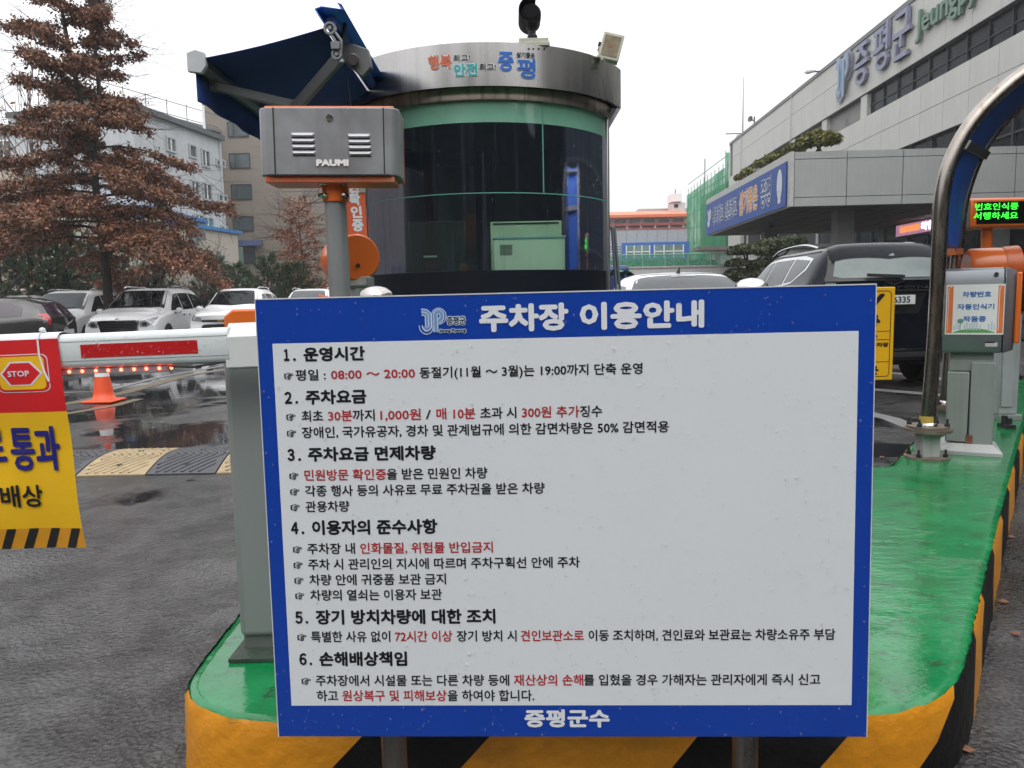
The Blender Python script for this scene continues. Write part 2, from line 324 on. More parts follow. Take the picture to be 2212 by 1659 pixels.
# ------------------------------------------------------------------ traffic island
def green_paint():
    m = bpy.data.materials.new('wet_green_paint'); m.use_nodes = True; t = m.node_tree; N = t.nodes; b = N['Principled BSDF']; k = t.links.new
    tc = N.new('ShaderNodeTexCoord')
    def noise(sc, det=5, ro=.6, st=(1, 1, 1)):
        mp = N.new('ShaderNodeMapping'); mp.inputs['Scale'].default_value = st; k(tc.outputs['Object'], mp.inputs[0])
        n = N.new('ShaderNodeTexNoise'); n.inputs['Scale'].default_value = sc; n.inputs['Detail'].default_value = det; n.inputs['Roughness'].default_value = ro; k(mp.outputs[0], n.inputs[0]); return n.outputs[0]
    def mrange(i, a, c, d, e):
        n = N.new('ShaderNodeMapRange'); k(i, n.inputs[0]); n.inputs[1].default_value = a; n.inputs[2].default_value = c; n.inputs[3].default_value = d; n.inputs[4].default_value = e; return n.outputs[0]
    cm = N.new('ShaderNodeMix'); cm.data_type = 'RGBA'; cm.inputs[6].default_value = (.002, .125, .034, 1); cm.inputs[7].default_value = (.004, .20, .058, 1); k(mrange(noise(5, 6, .7), .35, .65, 0, 1), cm.inputs[0])
    cd_ = N.new('ShaderNodeMix'); cd_.data_type = 'RGBA'; k(cm.outputs[2], cd_.inputs[6]); cd_.inputs[7].default_value = (.015, .04, .02, 1); k(mrange(noise(11, 8, .75), .55, .68, 0, .85), cd_.inputs[0]); k(cd_.outputs[2], b.inputs['Base Color'])
    film = mrange(noise(1.7, 4, .55), .44, .56, 0, 1)
    k(mrange(film, 0, 1, .16, .03), b.inputs['Roughness']); b.inputs['IOR'].default_value = 1.5
    b.inputs['Coat Weight'].default_value = .6; b.inputs['Coat IOR'].default_value = 1.45; b.inputs['Specular IOR Level'].default_value = .15; b.inputs['Coat Roughness'].default_value = .03
    h = noise(9, 6, .6, (1, 2.2, 1))
    bp = N.new('ShaderNodeBump'); bp.inputs['Distance'].default_value = .02; k(h, bp.inputs['Height']); gp = mrange(noise(3.2, 5, .7, (1, 1.8, 1)), .55, .63, 0, 1); st_ = N.new('ShaderNodeMath'); st_.operation = 'MULTIPLY_ADD'; k(gp, st_.inputs[0]); st_.inputs[1].default_value = .9; st_.inputs[2].default_value = .12; k(st_.outputs[0], bp.inputs['Strength'])
    bp2 = N.new('ShaderNodeBump'); bp2.inputs['Distance'].default_value = .004; k(noise(70, 3), bp2.inputs['Height']); k(mrange(film, 0, 1, .16, .02), bp2.inputs['Strength']); k(bp.outputs[0], bp2.inputs['Normal'])
    k(bp2.outputs[0], b.inputs['Normal']); k(bp2.outputs[0], b.inputs['Coat Normal']); MAT['green'] = m; return m
GREEN = green_paint()
KERBY = M('kerb_yellow', (.60, .235, .006), .45, var=.10, scale=5, bump=.7, bscale=22, dirt=(.34, .13, .008), coat=.25, coat_rough=.2)
KERBK = M('kerb_black', (.006, .006, .006), .5, var=.3, scale=9, bump=.7, bscale=22, spec=.3)
ISL = [(-1.45, 8.6), (-1.42, 6.4), (-1.38, 4.7), (-1.12, 3.7), (-.93, 3.0), (-.91, 2.42), (-.905, 2.1), (-.895, 1.95), (-.86, 1.86), (-.78, 1.785), (-.66, 1.735), (-.45, 1.71), (-.1, 1.69), (.3, 1.68), (.62, 1.685), (.82, 1.695), (.95, 1.725), (1.06, 1.78), (1.15, 1.87), (1.235, 1.98), (1.62, 2.53), (2.36, 3.57), (3.43, 5.06), (5.9, 8.5),
       (5.3, 8.95), (3.5, 6.24), (2.81, 5.22), (2.27, 4.46), (2.18, 4.335), (2.15, 4.31), (2.09, 4.305), (1.5, 4.30), (1.35, 4.32), (1.25, 4.6), (1.25, 8.6)]
def chaikin(P, it=2):
    for _ in range(it):
        Q = []
        for i in range(len(P)):
            a = np.array(P[i]); b_ = np.array(P[(i+1) % len(P)]); Q += [tuple(.75*a+.25*b_), tuple(.25*a+.75*b_)]
        P = Q
    return P
ip = chaikin(ISL, 2); ip = [np.array(p) for p in ip]
# resample at about 2 cm
RS = []; acc = 0
for i in range(len(ip)):
    a, b_ = ip[i], ip[(i+1) % len(ip)]; Ln = np.linalg.norm(b_-a); n = max(1, int(Ln/.02))
    for j in range(n): RS.append(a+(b_-a)*j/n)
RS = np.array(RS); nI = len(RS)
tg = np.roll(RS, -1, 0)-np.roll(RS, 1, 0); tg /= np.linalg.norm(tg, axis=1)[:, None]; nr = np.stack([tg[:, 1], -tg[:, 0]], 1)
def ring(off, z, amp=0., sc=20., zamp=0., seed=0):
    out = []
    for i in range(nI):
        q = RS[i]; w = mnoise.noise(Vector((q[0]*sc, q[1]*sc, seed)))+.5*mnoise.noise(Vector((q[0]*sc*3, q[1]*sc*3, seed+5)))
        w2 = mnoise.noise(Vector((q[0]*sc*.5, q[1]*sc*.5, seed+9)))
        p_ = q+nr[i]*(off+amp*w); out.append((p_[0], p_[1], z+zamp*w2))
    return out
island = MB(); r1 = ring(-.035, .2, .006, 18); n_ = nI
r2 = ring(-.018, .198, .006, 25, .002); r3 = ring(-.009, .191, .008, 30, .004, 3)
island.add(r1, [tuple(range(n_))]); island.add(r1+r2+r3, [(k*n_+i, (k+1)*n_+i, (k+1)*n_+(i+1) % n_, k*n_+(i+1) % n_) for k in (0, 1) for i in range(n_)])
isl = island.build('traffic_island', GREEN, kind='structure', smooth=60); isl['label'] = 'raised kerbed island with wet green painted top'
S0 = ring(-.010, .1985, .006, 30, .004, 3); S1 = ring(0, .178, .004, 22, .0, 4); S2 = ring(.004, .1, .003, 9, 0, 6); S3 = ring(.01, -.01, .004, 9, 0, 8)
cum = np.concatenate([[0], np.cumsum(np.linalg.norm(np.roll(RS, -1, 0)-RS, axis=1))]); TOT = cum[-1]
def arc_at(p): return int(np.argmin(np.linalg.norm(RS-np.array(p[:2]), axis=1)))
marks = [arc_at(PY(x, 1600, 1.70)) for x in (705, 1000, 1452, 1782)]+[arc_at((1.02, 1.75)), arc_at((1.30, 2.08)), arc_at((1.50, 2.36)), arc_at((1.80, 2.80)), arc_at((2.12, 3.23)), arc_at((2.45, 3.7)), arc_at((2.8, 4.17)), arc_at((3.15, 4.65)), arc_at((3.5, 5.15)), arc_at((3.85, 5.65)), arc_at((4.2, 6.14)), arc_at((4.6, 6.7)), arc_at((5., 7.25))]
# continue alternately over the rest
far = []; s_ = cum[marks[-1]]
while s_ < TOT-.5: s_ += .6; far.append(int(np.argmin(abs(cum[:-1]-s_))))
front = marks; back = []; s_ = cum[marks[0]]
while s_ > .6: s_ -= .6; back.append(int(np.argmin(abs(cum[:-1]-s_))))
bnd = sorted(set(back+front+far)); i0 = bnd.index(marks[0])
slant = 4  # samples of shift from top to bottom
edges = [0]+bnd+[nI]
for e in range(len(edges)-1):
    a, b_ = edges[e], edges[e+1]
    if b_-a < 2: continue
    idx = list(range(a, b_+1)); black = ((e-1-i0) % 2 == 0)
    rows = []
    for kk, (ring_, sh) in enumerate(((S0, 1.6), (S1, 1.2), (S2, 0), (S3, -1.6))):
        rows.append([ring_[int(round(i+sh*slant/1.6)) % nI] for i in idx])
    m = MB(); m.grid(rows); m.build('kerb_stripe', KERBK if black else KERBY, isl, smooth=60)

# ------------------------------------------------------------------ parking information sign
yw, tl = math.radians(-2.5), math.radians(1.0)
SN = np.array([math.sin(yw)*math.cos(tl), -math.cos(yw)*math.cos(tl), math.sin(tl)]); SP = np.array([0, 1.48, 1.0])
sp = lambda x, y: PN(x, y, SP, SN)
O_ = sp(603, 1591); TLc = sp(551, 648); BRc = sp(1871.4, 1592)
EU = (BRc-O_); SW = np.linalg.norm(EU); EU /= SW; EV = np.cross(SN, EU); EV = -EV if EV[2] < 0 else EV; SH = (TLc-O_) @ EV
def S(u, v, h=0.): return O_+EU*u+EV*v+SN*h
def suv(x, y):
    d = sp(x, y)-O_; return d @ EU, d @ EV
sign = thing('information_sign', 'large blue framed white notice board of parking rules wet with raindrops', 'sign', (O_[0]+SW/2, O_[1]+.02, .3))
m = MB(); m.obox(S(SW/2, SH/2, -.003), EU*SW/2, EV*SH/2, SN*.003); m.build('board_panel', SIGNBLUE, sign, bevel=.001)
m = MB(); m.obox(S(SW/2, SH+.0012, -.0035), EU*(SW/2+.001), EV*.0012, SN*.0045); m.obox(S(-.0008, SH/2, -.0035), EU*.0008, EV*(SH/2), SN*.0044); m.obox(S(SW+.0008, SH/2, -.0035), EU*.0008, EV*(SH/2), SN*.0044)
m.build('edge_trim', M('pale_edge', (.6, .62, .64), .35), sign)
pu = [suv(*p) for p in ((589, 741.6), (1854.8, 715.7), (1839, 1522), (629.7, 1524.6))]
u0_, u1_ = (pu[0][0]+pu[3][0])/2, (pu[1][0]+pu[2][0])/2; v0_, v1_ = (pu[2][1]+pu[3][1])/2, (pu[0][1]+pu[1][1])/2
m = MB(); m.add([S(u0_, v0_, .0006), S(u1_, v0_, .0006), S(u1_, v1_, .0006), S(u0_, v1_, .0006)], [(0, 1, 2, 3)]); m.build('notice_panel', SIGNWHITE, sign)
def c6(x, y): return (x*.4464+548.6, y*.4464+630.9)
def c5(x, y): return (x*.372+603.5, y*.372+1069.8)
def srow(conv, xa, ya, xb, yb, h, segs, bold=.00045):
    A = suv(*conv(xa, ya)); B = suv(*conv(xb, yb)); vc = (A[1]+B[1])/2
    top = suv(*conv(xa, ya-h/2))[1]; bot = suv(*conv(xa, ya+h/2))[1]; H = top-bot
    for tx, x0, x1, mt in segs:
        yy = lambda x: ya+(yb-ya)*(x-xa)/(xb-xa)
        a = suv(*conv(x0, yy(x0)))[0]; b_ = suv(*conv(x1, yy(x1)))[0]
        if tx == '☞': lettering(tx, S, a, b_, vc-.0005, H*.62, INK, sign, .0002, lift=.0012, em=False, step=.00004)
        else: lettering(tx, S, a, b_, vc, H, mt, sign, bold, lift=.0012, step=.00004)
K, R_ = INK, REDINK
preload(['１', '２', '３', '４', '５', '６', '.', '/', '08:00 ～ 20:00', '1,000원', '1. 운영시간', '2. 주차요금', '280머 8019', '3. 주차요금 면제차량', '300원 추가', '30분', '4. 이용자의 준수사항', '5. 장기 방치차량에 대한 조치', '6. 손해배상책임', '6335', '70누 0337', '72시간 이상', 'CCTV', 'Jeung Pyeong', 'Jeungpyeong', 'PAUMI', 'REXTON', 'STOP', '☞', '각종 행사 등의 사유로 무료 주차권을 받은 차량', '견인보관소로', '관용차량', '군', '까지', '동절기(11월 ～ 3월)는 19:00까지 단축 운영', '를 입혔을 경우 가해자는 관리자에게 즉시 신고', '매 10분', '민', '민원방문 확인증', '배상', '번호인식중', '범죄예방용', '살기좋은', '서행하세요', '안전', '안전하고', '원', '원상복구 및 피해보상', '을 받은 민원인 차량', '을 하여야 합니다.', '이동 조치하며, 견인료와 보관료는 차량소유주 부담', '이용안내', '인', '인화물질, 위험물 반입금지', '자동인식기', '작동중', '장기 방치 시', '장애인, 국가유공자, 경차 및 관계법규에 의한 감면차량은 50% 감면적용', '재산상의 손해', '주차 시 관리인의 지시에 따르며 주차구획선 안에 주차', '주차장', '주차장 내', '주차장에서 시설물 또는 다른 차량 등에', '증', '증평', '증평군', '증평군수', '증평군청 주차장', '징수', '차량 안에 귀중품 보관 금지', '차량번호', '차량의 열쇠는 이용자 보관', '착한고', '초과 시', '최고!', '최초', '통과', '특별한 사유 없이', '평', '평일 :', '하고', '행복', '행복하고', '확', '로'])
srow(c6, 142, 305, 538, 300, 70, [('１', 145, 172, K), ('.', 189, 203, K), ('운영시간', 240, 538, K)], .0012)
srow(c6, 147, 404, 1880, 372, 54, [('☞', 147, 192, K), ('평일 :', 202, 348, K), ('08:00 ～ 20:00', 373, 780, R_), ('동절기(11월 ～ 3월)는 19:00까지 단축 운영', 802, 1880, K)])
srow(c6, 148, 515, 545, 505, 70, [('２', 149, 185, K), ('.', 200, 214, K), ('주차요금', 250, 545, K)], .0012)
srow(c6, 157, 603, 1685, 578, 55, [('☞', 157, 202, K), ('최초', 232, 335, K), ('30분', 360, 477, R_), ('까지', 478, 585, K), ('1,000원', 612, 808, R_), ('/', 832, 857, K), ('매 10분', 883, 1072, R_), ('초과 시', 1095, 1270, K), ('300원 추가', 1297, 1575, R_), ('징수', 1578, 1685, K)])
srow(c6, 160, 680, 2008, 655, 55, [('☞', 160, 205, K), ('장애인, 국가유공자, 경차 및 관계법규에 의한 감면차량은 50% 감면적용', 233, 2008, K)])
srow(c6, 162, 790, 880, 778, 70, [('３', 163, 198, K), ('.', 214, 228, K), ('주차요금 면제차량', 262, 880, K)], .0012)
srow(c6, 172, 890, 1130, 875, 54, [('☞', 172, 217, K), ('민원방문 확인증', 245, 640, R_), ('을 받은 민원인 차량', 643, 1130, K)])
srow(c6, 176, 967, 1407, 948, 54, [('☞', 176, 221, K), ('각종 행사 등의 사유로 무료 주차권을 받은 차량', 248, 1407, K)])
srow(c5, 66, 68, 408, 66, 64, [('☞', 66, 120, K), ('관용차량', 153, 408, K)])
srow(c5, 68, 192, 918, 183, 86, [('４', 68, 112, K), ('.', 128, 145, K), ('이용자의 준수사항', 190, 918, K)], .0012)
srow(c5, 80, 315, 1240, 300, 64, [('☞', 80, 133, K), ('주차장 내', 163, 440, K), ('인화물질, 위험물 반입금지', 470, 1240, R_)])
srow(c5, 83, 405, 1745, 388, 64, [('☞', 83, 137, K), ('주차 시 관리인의 지시에 따르며 주차구획선 안에 주차', 168, 1745, K)])
srow(c5, 88, 493, 968, 488, 64, [('☞', 88, 142, K), ('차량 안에 귀중품 보관 금지', 175, 968, K)])
srow(c5, 93, 581, 945, 578, 64, [('☞', 93, 146, K), ('차량의 열쇠는 이용자 보관', 180, 945, K)])
srow(c5, 92, 712, 1255, 703, 86, [('５', 93, 137, K), ('.', 152, 168, K), ('장기 방치차량에 대한 조치', 212, 1255, K)], .0012)
srow(c5, 105, 823, 3227, 808, 64, [('☞', 105, 158, K), ('특별한 사유 없이', 185, 645, K), ('72시간 이상', 672, 1005, R_), ('장기 방치 시', 1030, 1378, K), ('견인보관소로', 1402, 1768, R_), ('이동 조치하며, 견인료와 보관료는 차량소유주 부담', 1795, 3227, K)])
srow(c5, 115, 955, 742, 948, 84, [('６', 116, 160, K), ('.', 175, 190, K), ('손해배상책임', 232, 742, K)], .0012)
srow(c5, 130, 1078, 3141, 1069, 64, [('☞', 130, 183, K), ('주차장에서 시설물 또는 다른 차량 등에', 212, 1335, K), ('재산상의 손해', 1362, 1765, R_), ('를 입혔을 경우 가해자는 관리자에게 즉시 신고', 1768, 3141, K)])
srow(c5, 218, 1166, 1480, 1162, 64, [('하고', 218, 342, K), ('원상복구 및 피해보상', 366, 972, R_), ('을 하여야 합니다.', 977, 1480, K)])
TITLEM = M('title_white', (.70, .72, .75), .35, var=0)
idn = lambda x, y: (x, y)
srow(idn, 1035, 690, 1216, 686, 60, [('주차장', 1035, 1228, TITLEM)], .0027)
srow(idn, 1254, 684, 1521, 681, 60, [('이용안내', 1252, 1521, TITLEM)], .0027)
srow(idn, 1133, 1553, 1317, 1552, 39, [('증평군수', 1133, 1317, TITLEM)], .0017)
# emblem: two hooked ribbons J and P, then the county name in two scripts
def emblem(mapf, u0, u1, v0, v1, parent, lift=.0012, s=.00006, outl=LOGOLINE, fill=LOGOBLUE, navy=NAVYINK):
    Wd, Hd = u1-u0, v1-v0
    def pt(P): return [(u0+a*Wd, v0+b*Hd) for a, b in P]
    J1 = [(.05, .93), (.14, .93)]+arc(.14, .70, .23, 85, 0, 10)+[(.37, .30)]+[(a, b) for a, b in arc(.265, .30, .105, 0, -175, 10, .12)]
    J2 = [(.06, .82), (.14, .82)]+arc(.14, .68, .13, 85, 0, 8)+[(.27, .28)]
    J3 = [(.415, .72), (.47, .72), (.47, .32)]+arc(.24, .32, .23, 0, -182, 14, .30)
    P1 = [(.62, .03), (.62, .68)]+arc(.72, .68, .10, 180, -88, 12, .13)
    P0 = [(.62, .03), (.62, .70)]+arc(.74, .70, .14, 180, -95, 12, .19)
    P2 = [(.53, .20), (.53, .70)]+arc(.745, .70, .235, 180, -105, 16, .27)
    for pts, w, col in ((J3, .10, navy), (P2, .10, navy), (J1, .13, fill), (J2, .11, fill), (P0, .14, fill)):
        a = MB(); tube_flat(a, pt(pts), (w+.055)*Wd, mapf, lift); a.build('emblem', outl, parent, smooth=0); lift += s
        a = MB(); tube_flat(a, pt(pts), w*Wd*.86, mapf, lift); a.build('emblem', col, parent, smooth=0); lift += s
a0_ = suv(909, 720); a1_ = suv(961, 667)
emblem(S, a0_[0], a1_[0], a0_[1], a1_[1], sign)
e0 = suv(964, 704); e1 = suv(1007, 681); ec = (e0[1]+e1[1])/2
lettering('증평군', S, e0[0], e1[0], ec, e1[1]-e0[1], LOGOLINE, sign, .0022, lift=.0010, step=.00003, em=False)
lettering('증평군', S, e0[0]+.0016, e1[0]-.0016, ec, e1[1]-e0[1]-.003, INK, sign, .0003, lift=.0014, step=.00003, em=False)
e0 = suv(948, 721); e1 = suv(1008, 708); ec = (e0[1]+e1[1])/2
lettering('Jeung Pyeong', S, e0[0], e1[0], ec, e1[1]-e0[1], LOGOLINE, sign, .0018, lift=.0010, step=.00003, em=False)
lettering('Jeung Pyeong', S, e0[0]+.0014, e1[0]-.0014, ec, e1[1]-e0[1]-.002, INK, sign, .0003, lift=.0014, step=.00003, em=False)
# raindrops: low domes of water on the board
DROP = bpy.data.materials.new('rain_water'); DROP.use_nodes = True
_n = DROP.node_tree.nodes; _n.clear(); _t = _n.new('ShaderNodeBsdfTransparent'); _t.inputs[0].default_value = (1, 1, 1, 1); _g = _n.new('ShaderNodeBsdfGlossy'); _g.inputs[1].default_value = .05; _g.inputs[0].default_value = (1, 1, 1, 1)
_f = _n.new('ShaderNodeFresnel'); _f.inputs[0].default_value = 1.22; _x = _n.new('ShaderNodeMixShader'); _o = _n.new('ShaderNodeOutputMaterial'); _k = DROP.node_tree.links.new
_k(_f.outputs[0], _x.inputs[0]); _k(_t.outputs[0], _x.inputs[1]); _k(_g.outputs[0], _x.inputs[2]); _d = _n.new('ShaderNodeBsdfDiffuse'); _d.inputs[0].default_value = (.95, .96, .98, 1); _y = _n.new('ShaderNodeMixShader'); _y.inputs[0].default_value = .06; _k(_x.outputs[0], _y.inputs[1]); _k(_d.outputs[0], _y.inputs[2]); _k(_y.outputs[0], _o.inputs[0])
def drops(mapf, W_, H_, n, parent, rmin=.0006, rmax=.0024, mask=None, name='raindrops', elong=1.5):
    Vs = []; Fs = []; c = 0; seg = 7
    ring_ = [(math.cos(2*PI*i/seg), math.sin(2*PI*i/seg)) for i in range(seg)]
    for i in range(n):
        u = rng.random()*W_; v = rng.random()*H_
        if mask and not mask(u, v): continue
        r = rmin+(rmax-rmin)*rng.random()**3.2; el = 1+rng.random()*elong*.6
        for rr, hh in ((1, 0), (.85, .6), (.5, .95)):
            for a, b_ in ring_: Vs.append(mapf(u+a*r*rr, v+b_*r*rr*el, .0017+hh*r))
        Vs.append(mapf(u, v-r*.1, .0017+1.05*r))
        for k in (0, 1):
            for j in range(seg):
                Fs.append((c+k*seg+j, c+k*seg+(j+1) % seg, c+(k+1)*seg+(j+1) % seg)); Fs.append((c+k*seg+j, c+(k+1)*seg+(j+1) % seg, c+(k+1)*seg+j))
        for j in range(seg): Fs.append((c+2*seg+j, c+2*seg+(j+1) % seg, c+3*seg))
        c += 3*seg+1
    o = raw_mesh(name, np.array(Vs), np.array(Fs), DROP, parent, smooth=True, kind='stuff'); return o
def dmask(u, v): return mnoise.noise(Vector((u*7, v*7, 3)))+.15*mnoise.noise(Vector((u*30, v*30, 1))) > rng.random()*.9-.62
drops(S, SW, SH, 3600, sign, mask=dmask)
# the two domed steel posts that carry it
for (xa, ya, lab) in ((852, 1620, 'steel post with domed cap holding the left half of the blue board'), (1609, 1620, 'steel post with domed cap holding the right half of the blue board')):
    b0 = PY(xa, ya, 1.55); X, Y = b0[0], 1.55
    po = thing('steel_post', lab, 'post', (X, Y, 0), group='steel posts holding the information sign')
    m = MB(); m.cyl((X, Y, 0), (X, Y, 1.205), .0275, 32); m.build('tube', M('post_steel', (.27, .25, .23), .34, 1, var=.25, scale=10, rvar=.1, stretch=(5, 5, .6)), po)
    m = MB(); m.lathe([(.028, 1.2), (.034, 1.203), (.0345, 1.209), (.031, 1.219), (.022, 1.226), (.010, 1.2295), (0.0005, 1.2305)], (X, Y, 0)); m.build('cap', STEEL2, po, smooth=50)
    m = MB(); m.lathe([(.05, .0), (.05, .01), (.029, .014)], (X, Y, 0)); m.build('flange', STEEL2, po)
    for z in (.5, 1.05):
        m = MB(); m.box(X-.045, X+.045, 1.503, 1.522, z-.015, z+.015); m.build('clamp', STEEL2, sign, bevel=.003)
# ------------------------------------------------------------------ toll booth
BX, BY, BR = -.17, 5.995, 1.065        # centre and radius of the round booth
BC = np.array([BX, BY, 0.])
GL = .955; GS = .885                               # radius of the glass
A0, A1 = math.radians(180+23), math.radians(360-23)   # the curved front runs from the left corner to the right one
def bcyl(a, r, z): return np.array([BX+r*math.cos(a), BY+r*math.sin(a), z])
def bring(m, prof, a0=A0, a1=A1, n=56):
    m.grid([[bcyl(a0+(a1-a0)*j/n, r, z) for j in range(n+1)] for r, z in prof])
booth = thing('toll_booth', 'round toll booth with steel fascia and dark curved glass', 'booth', (BX, BY, .2))
BSTEEL = M('booth_steel', (.44, .43, .415), .26, 1, var=.24, scale=2.2, streak=.18, dirt=(.24, .19, .15), rvar=.08, stretch=(1.6, 1.6, .06))
m = MB(); bring(m, [(GL, 2.56), (BR, 2.517), (BR, 2.777), (BR-.02, 2.787), (BR-.3, 2.79)]); m.build('fascia', BSTEEL, booth, smooth=50)
m = MB(); bring(m, [(GL-.01, 2.45), (GL+.035, 2.455), (GL+.04, 2.52), (GL+.01, 2.555)]); m.build('cornice', M('stained_steel', (.34, .28, .24), .4, .9, var=.3, streak=.7, dirt=(.08, .05, .035)), booth, smooth=50)
m = MB(); m.add([tuple(bcyl(A0+(A1-A0)*j/48, BR-.02, 2.785)) for j in range(49)]+[(BX+.96, BY+1.48, 2.784), (BX-.96, BY+1.48, 2.784)], [tuple(range(51))]); m.build('roof', M('roof_sheet', (.3, .3, .3), .6), booth, smooth=0)
cr_ = bcyl(A1, BR, 0); cl_ = bcyl(A0, BR, 0)
m = MB()
for cx_, sg in ((cr_, 1), (cl_, -1)):
    m.box(min(cx_[0]-.03*sg, cx_[0]), max(cx_[0]-.03*sg, cx_[0]), cx_[1], BY+1.5, 2.517, 2.777)
m.box(cl_[0], cr_[0], BY+1.47, BY+1.5, 2.517, 2.777); m.build('side_fascia', BSTEEL, booth)
m = MB(); m.box(BX-.97, BX+.97, BY-.4, BY+1.45, 2.522, 2.53); m.build('soffit', DKSTEEL, booth)
# glass panes: upper frosted green band, upper pane pair, lower pane
GREENBAND = M('frosted_green_film', (.18, .40, .29), .2, var=.12, scale=2.5, streak=.45, dirt=(.20, .40, .31), coat=.8)
m = MB(); bring(m, [(GL-.002, 2.322), (GL+.001, 2.322), (GL+.001, 2.46)]); m.build('frosted_band', GREENBAND, booth, smooth=50)
PANE = bpy.data.materials.new('tinted_wet_pane'); PANE.use_nodes = True
def pane_material():
    t = PANE.node_tree; N = t.nodes; N.clear(); k = t.links.new
    tc = N.new('ShaderNodeTexCoord'); mp = N.new('ShaderNodeMapping'); mp.inputs['Scale'].default_value = (9, 9, .45); k(tc.outputs['Object'], mp.inputs[0])
    n = N.new('ShaderNodeTexNoise'); n.inputs['Scale'].default_value = 2.2; n.inputs['Detail'].default_value = 7; n.inputs['Roughness'].default_value = .65; k(mp.outputs[0], n.inputs[0])
    r = N.new('ShaderNodeMapRange'); k(n.outputs[0], r.inputs[0]); r.inputs[1].default_value = .54; r.inputs[2].default_value = .74; r.inputs[3].default_value = .10; r.inputs[4].default_value = .40
    bp = N.new('ShaderNodeBump'); bp.inputs['Strength'].default_value = .12; bp.inputs['Distance'].default_value = .004; k(n.outputs[0], bp.inputs['Height'])
    tr = N.new('ShaderNodeBsdfTransparent'); tr.inputs[0].default_value = (.62, .78, .68, 1)
    gl = N.new('ShaderNodeBsdfGlossy'); gl.inputs['Roughness'].default_value = .015; gl.inputs[0].default_value = (.75, .82, 1, 1); k(bp.outputs[0], gl.inputs['Normal'])
    fr = N.new('ShaderNodeFresnel'); fr.inputs[0].default_value = 1.5
    mx = N.new('ShaderNodeMixShader'); k(fr.outputs[0], mx.inputs[0]); k(tr.outputs[0], mx.inputs[1]); k(gl.outputs[0], mx.inputs[2])
    df = N.new('ShaderNodeBsdfDiffuse'); df.inputs[0].default_value = (.075, .09, .125, 1)
    m2 = N.new('ShaderNodeMixShader'); k(r.outputs[0], m2.inputs[0]); k(mx.outputs[0], m2.inputs[1]); k(df.outputs[0], m2.inputs[2])
    o = N.new('ShaderNodeOutputMaterial'); k(m2.outputs[0], o.inputs[0])
pane_material()
def ang_at(px, r, z=1.6):
    best = min(((abs(_proj_x(bcyl(A0+(A1-A0)*j/900, r, z))-px), A0+(A1-A0)*j/900) for j in range(900) if bcyl(A0+(A1-A0)*j/900, r, z)[1] < BY-.02)); return best[1]
def _proj_x(q):
    v = q-CAM; return CX+F_*(v @ cr)/(v @ f0)
def _proj_y(q):
    v = q-CAM; return CY-F_*(v @ cu)/(v @ f0)
aj = ang_at(1174, GL, 1.9)
g0, g1 = A0+.02, A1-.02
for a, b_, z0, z1 in ((g0, aj-.002, 1.882, 2.322), (aj+.002, g1, 1.882, 2.322), (g0, g1, 1.383, 1.876)):
    m = MB(); bring(m, [(GL, z0), (GL, z1)], a, b_, 40); m.build('pane', PANE, booth, smooth=60)
SEAM = M('glass_edge', (.10, .30, .24), .25, var=.05)
m = MB(); bring(m, [(GL-.004, 1.8757), (GL+.003, 1.8757), (GL+.003, 1.8823), (GL-.004, 1.8823)], g0, g1)
m.obox(bcyl(aj, GL, 2.17), bcyl(aj, .004, 0)-BC+np.array([0, 0, 0]), [.0035*-math.sin(aj), .0035*math.cos(aj), 0], [0, 0, .288]); m.build('glass_joint', SEAM, booth)
for a in (A0+.012, A1-.012):
    m = MB(); m.obox(bcyl(a, GL, 1.33)+np.array([0, 0, 0]), [.022*math.cos(a), .022*math.sin(a), 0], [-.02*math.sin(a), .02*math.cos(a), 0], [0, 0, 1.13])
    m.build('mullion', BSTEEL, booth, bevel=.004)
m = MB(); bring(m, [(GL+.002, .22), (GL+.002, 1.383), (GL-.01, 1.385)], g0, g1); m.build('lower_panel', M('black_panel', (.006, .008, .014), .4, var=.1, spec=.2), booth, smooth=50)
m = MB(); m.box(BX-GS+.01, BX-GS+.04, BY-.33, BY+1.45, .22, 1.3); m.box(BX+GS-.04, BX+GS-.01, BY-.33, BY+1.45, .22, 1.3); m.box(BX-GS+.01, BX+GS-.01, BY+1.42, BY+1.45, .22, 2.52); m.build('wall', M('booth_wall', (.10, .10, .11), .5), booth)
for x in (BX-GS+.03, BX+GS-.03):
    for y in (BY+.3, BY+.85, BY+1.43): m = MB(); m.box(x-.025, x+.025, y-.025, y+.025, 1.3, 2.52); m.build('corner_post', BSTEEL, booth)
for x in (BX-GS+.03, BX+GS-.03):
    m = MB(); m.add([(x, BY-.33, 1.32), (x, BY+1.42, 1.32), (x, BY+1.42, 2.52), (x, BY-.33, 2.52)], [(0, 1, 2, 3)]); m.build('side_pane', PANE, booth, smooth=0)
m = MB(); bring(m, [(GL-.02, .205), (GL+.06, .205), (GL+.06, .26), (GL-.02, .27)], g0, g1); m.build('plinth', M('plinth_concrete', (.3, .3, .3), .8, bump=.3), booth, smooth=50)
m = MB(); m.box(BX-.8, BX+.8, BY-.4, BY+1.3, 1.22, 1.26); m.build('desk', M('desk_top', (.05, .045, .04), .4), booth)
m = MB(); m.add([tuple(bcyl(A0+(A1-A0)*j/40, GL-.03, .24)) for j in range(41)]+[(BX+.84, BY+1.4, .24), (BX-.84, BY+1.4, .24)], [tuple(range(43))]); m.build('floor', BLACKPL, booth, smooth=0)
m = MB(); m.add([tuple(bcyl(A0+(A1-A0)*j/40, GL-.03, 2.45)) for j in range(41)]+[(BX+.84, BY+1.4, 2.45), (BX-.84, BY+1.4, 2.45)], [tuple(range(43))]); m.build('ceiling', M('booth_ceiling', (.04, .045, .05), .6), booth, smooth=0)
m = MB()
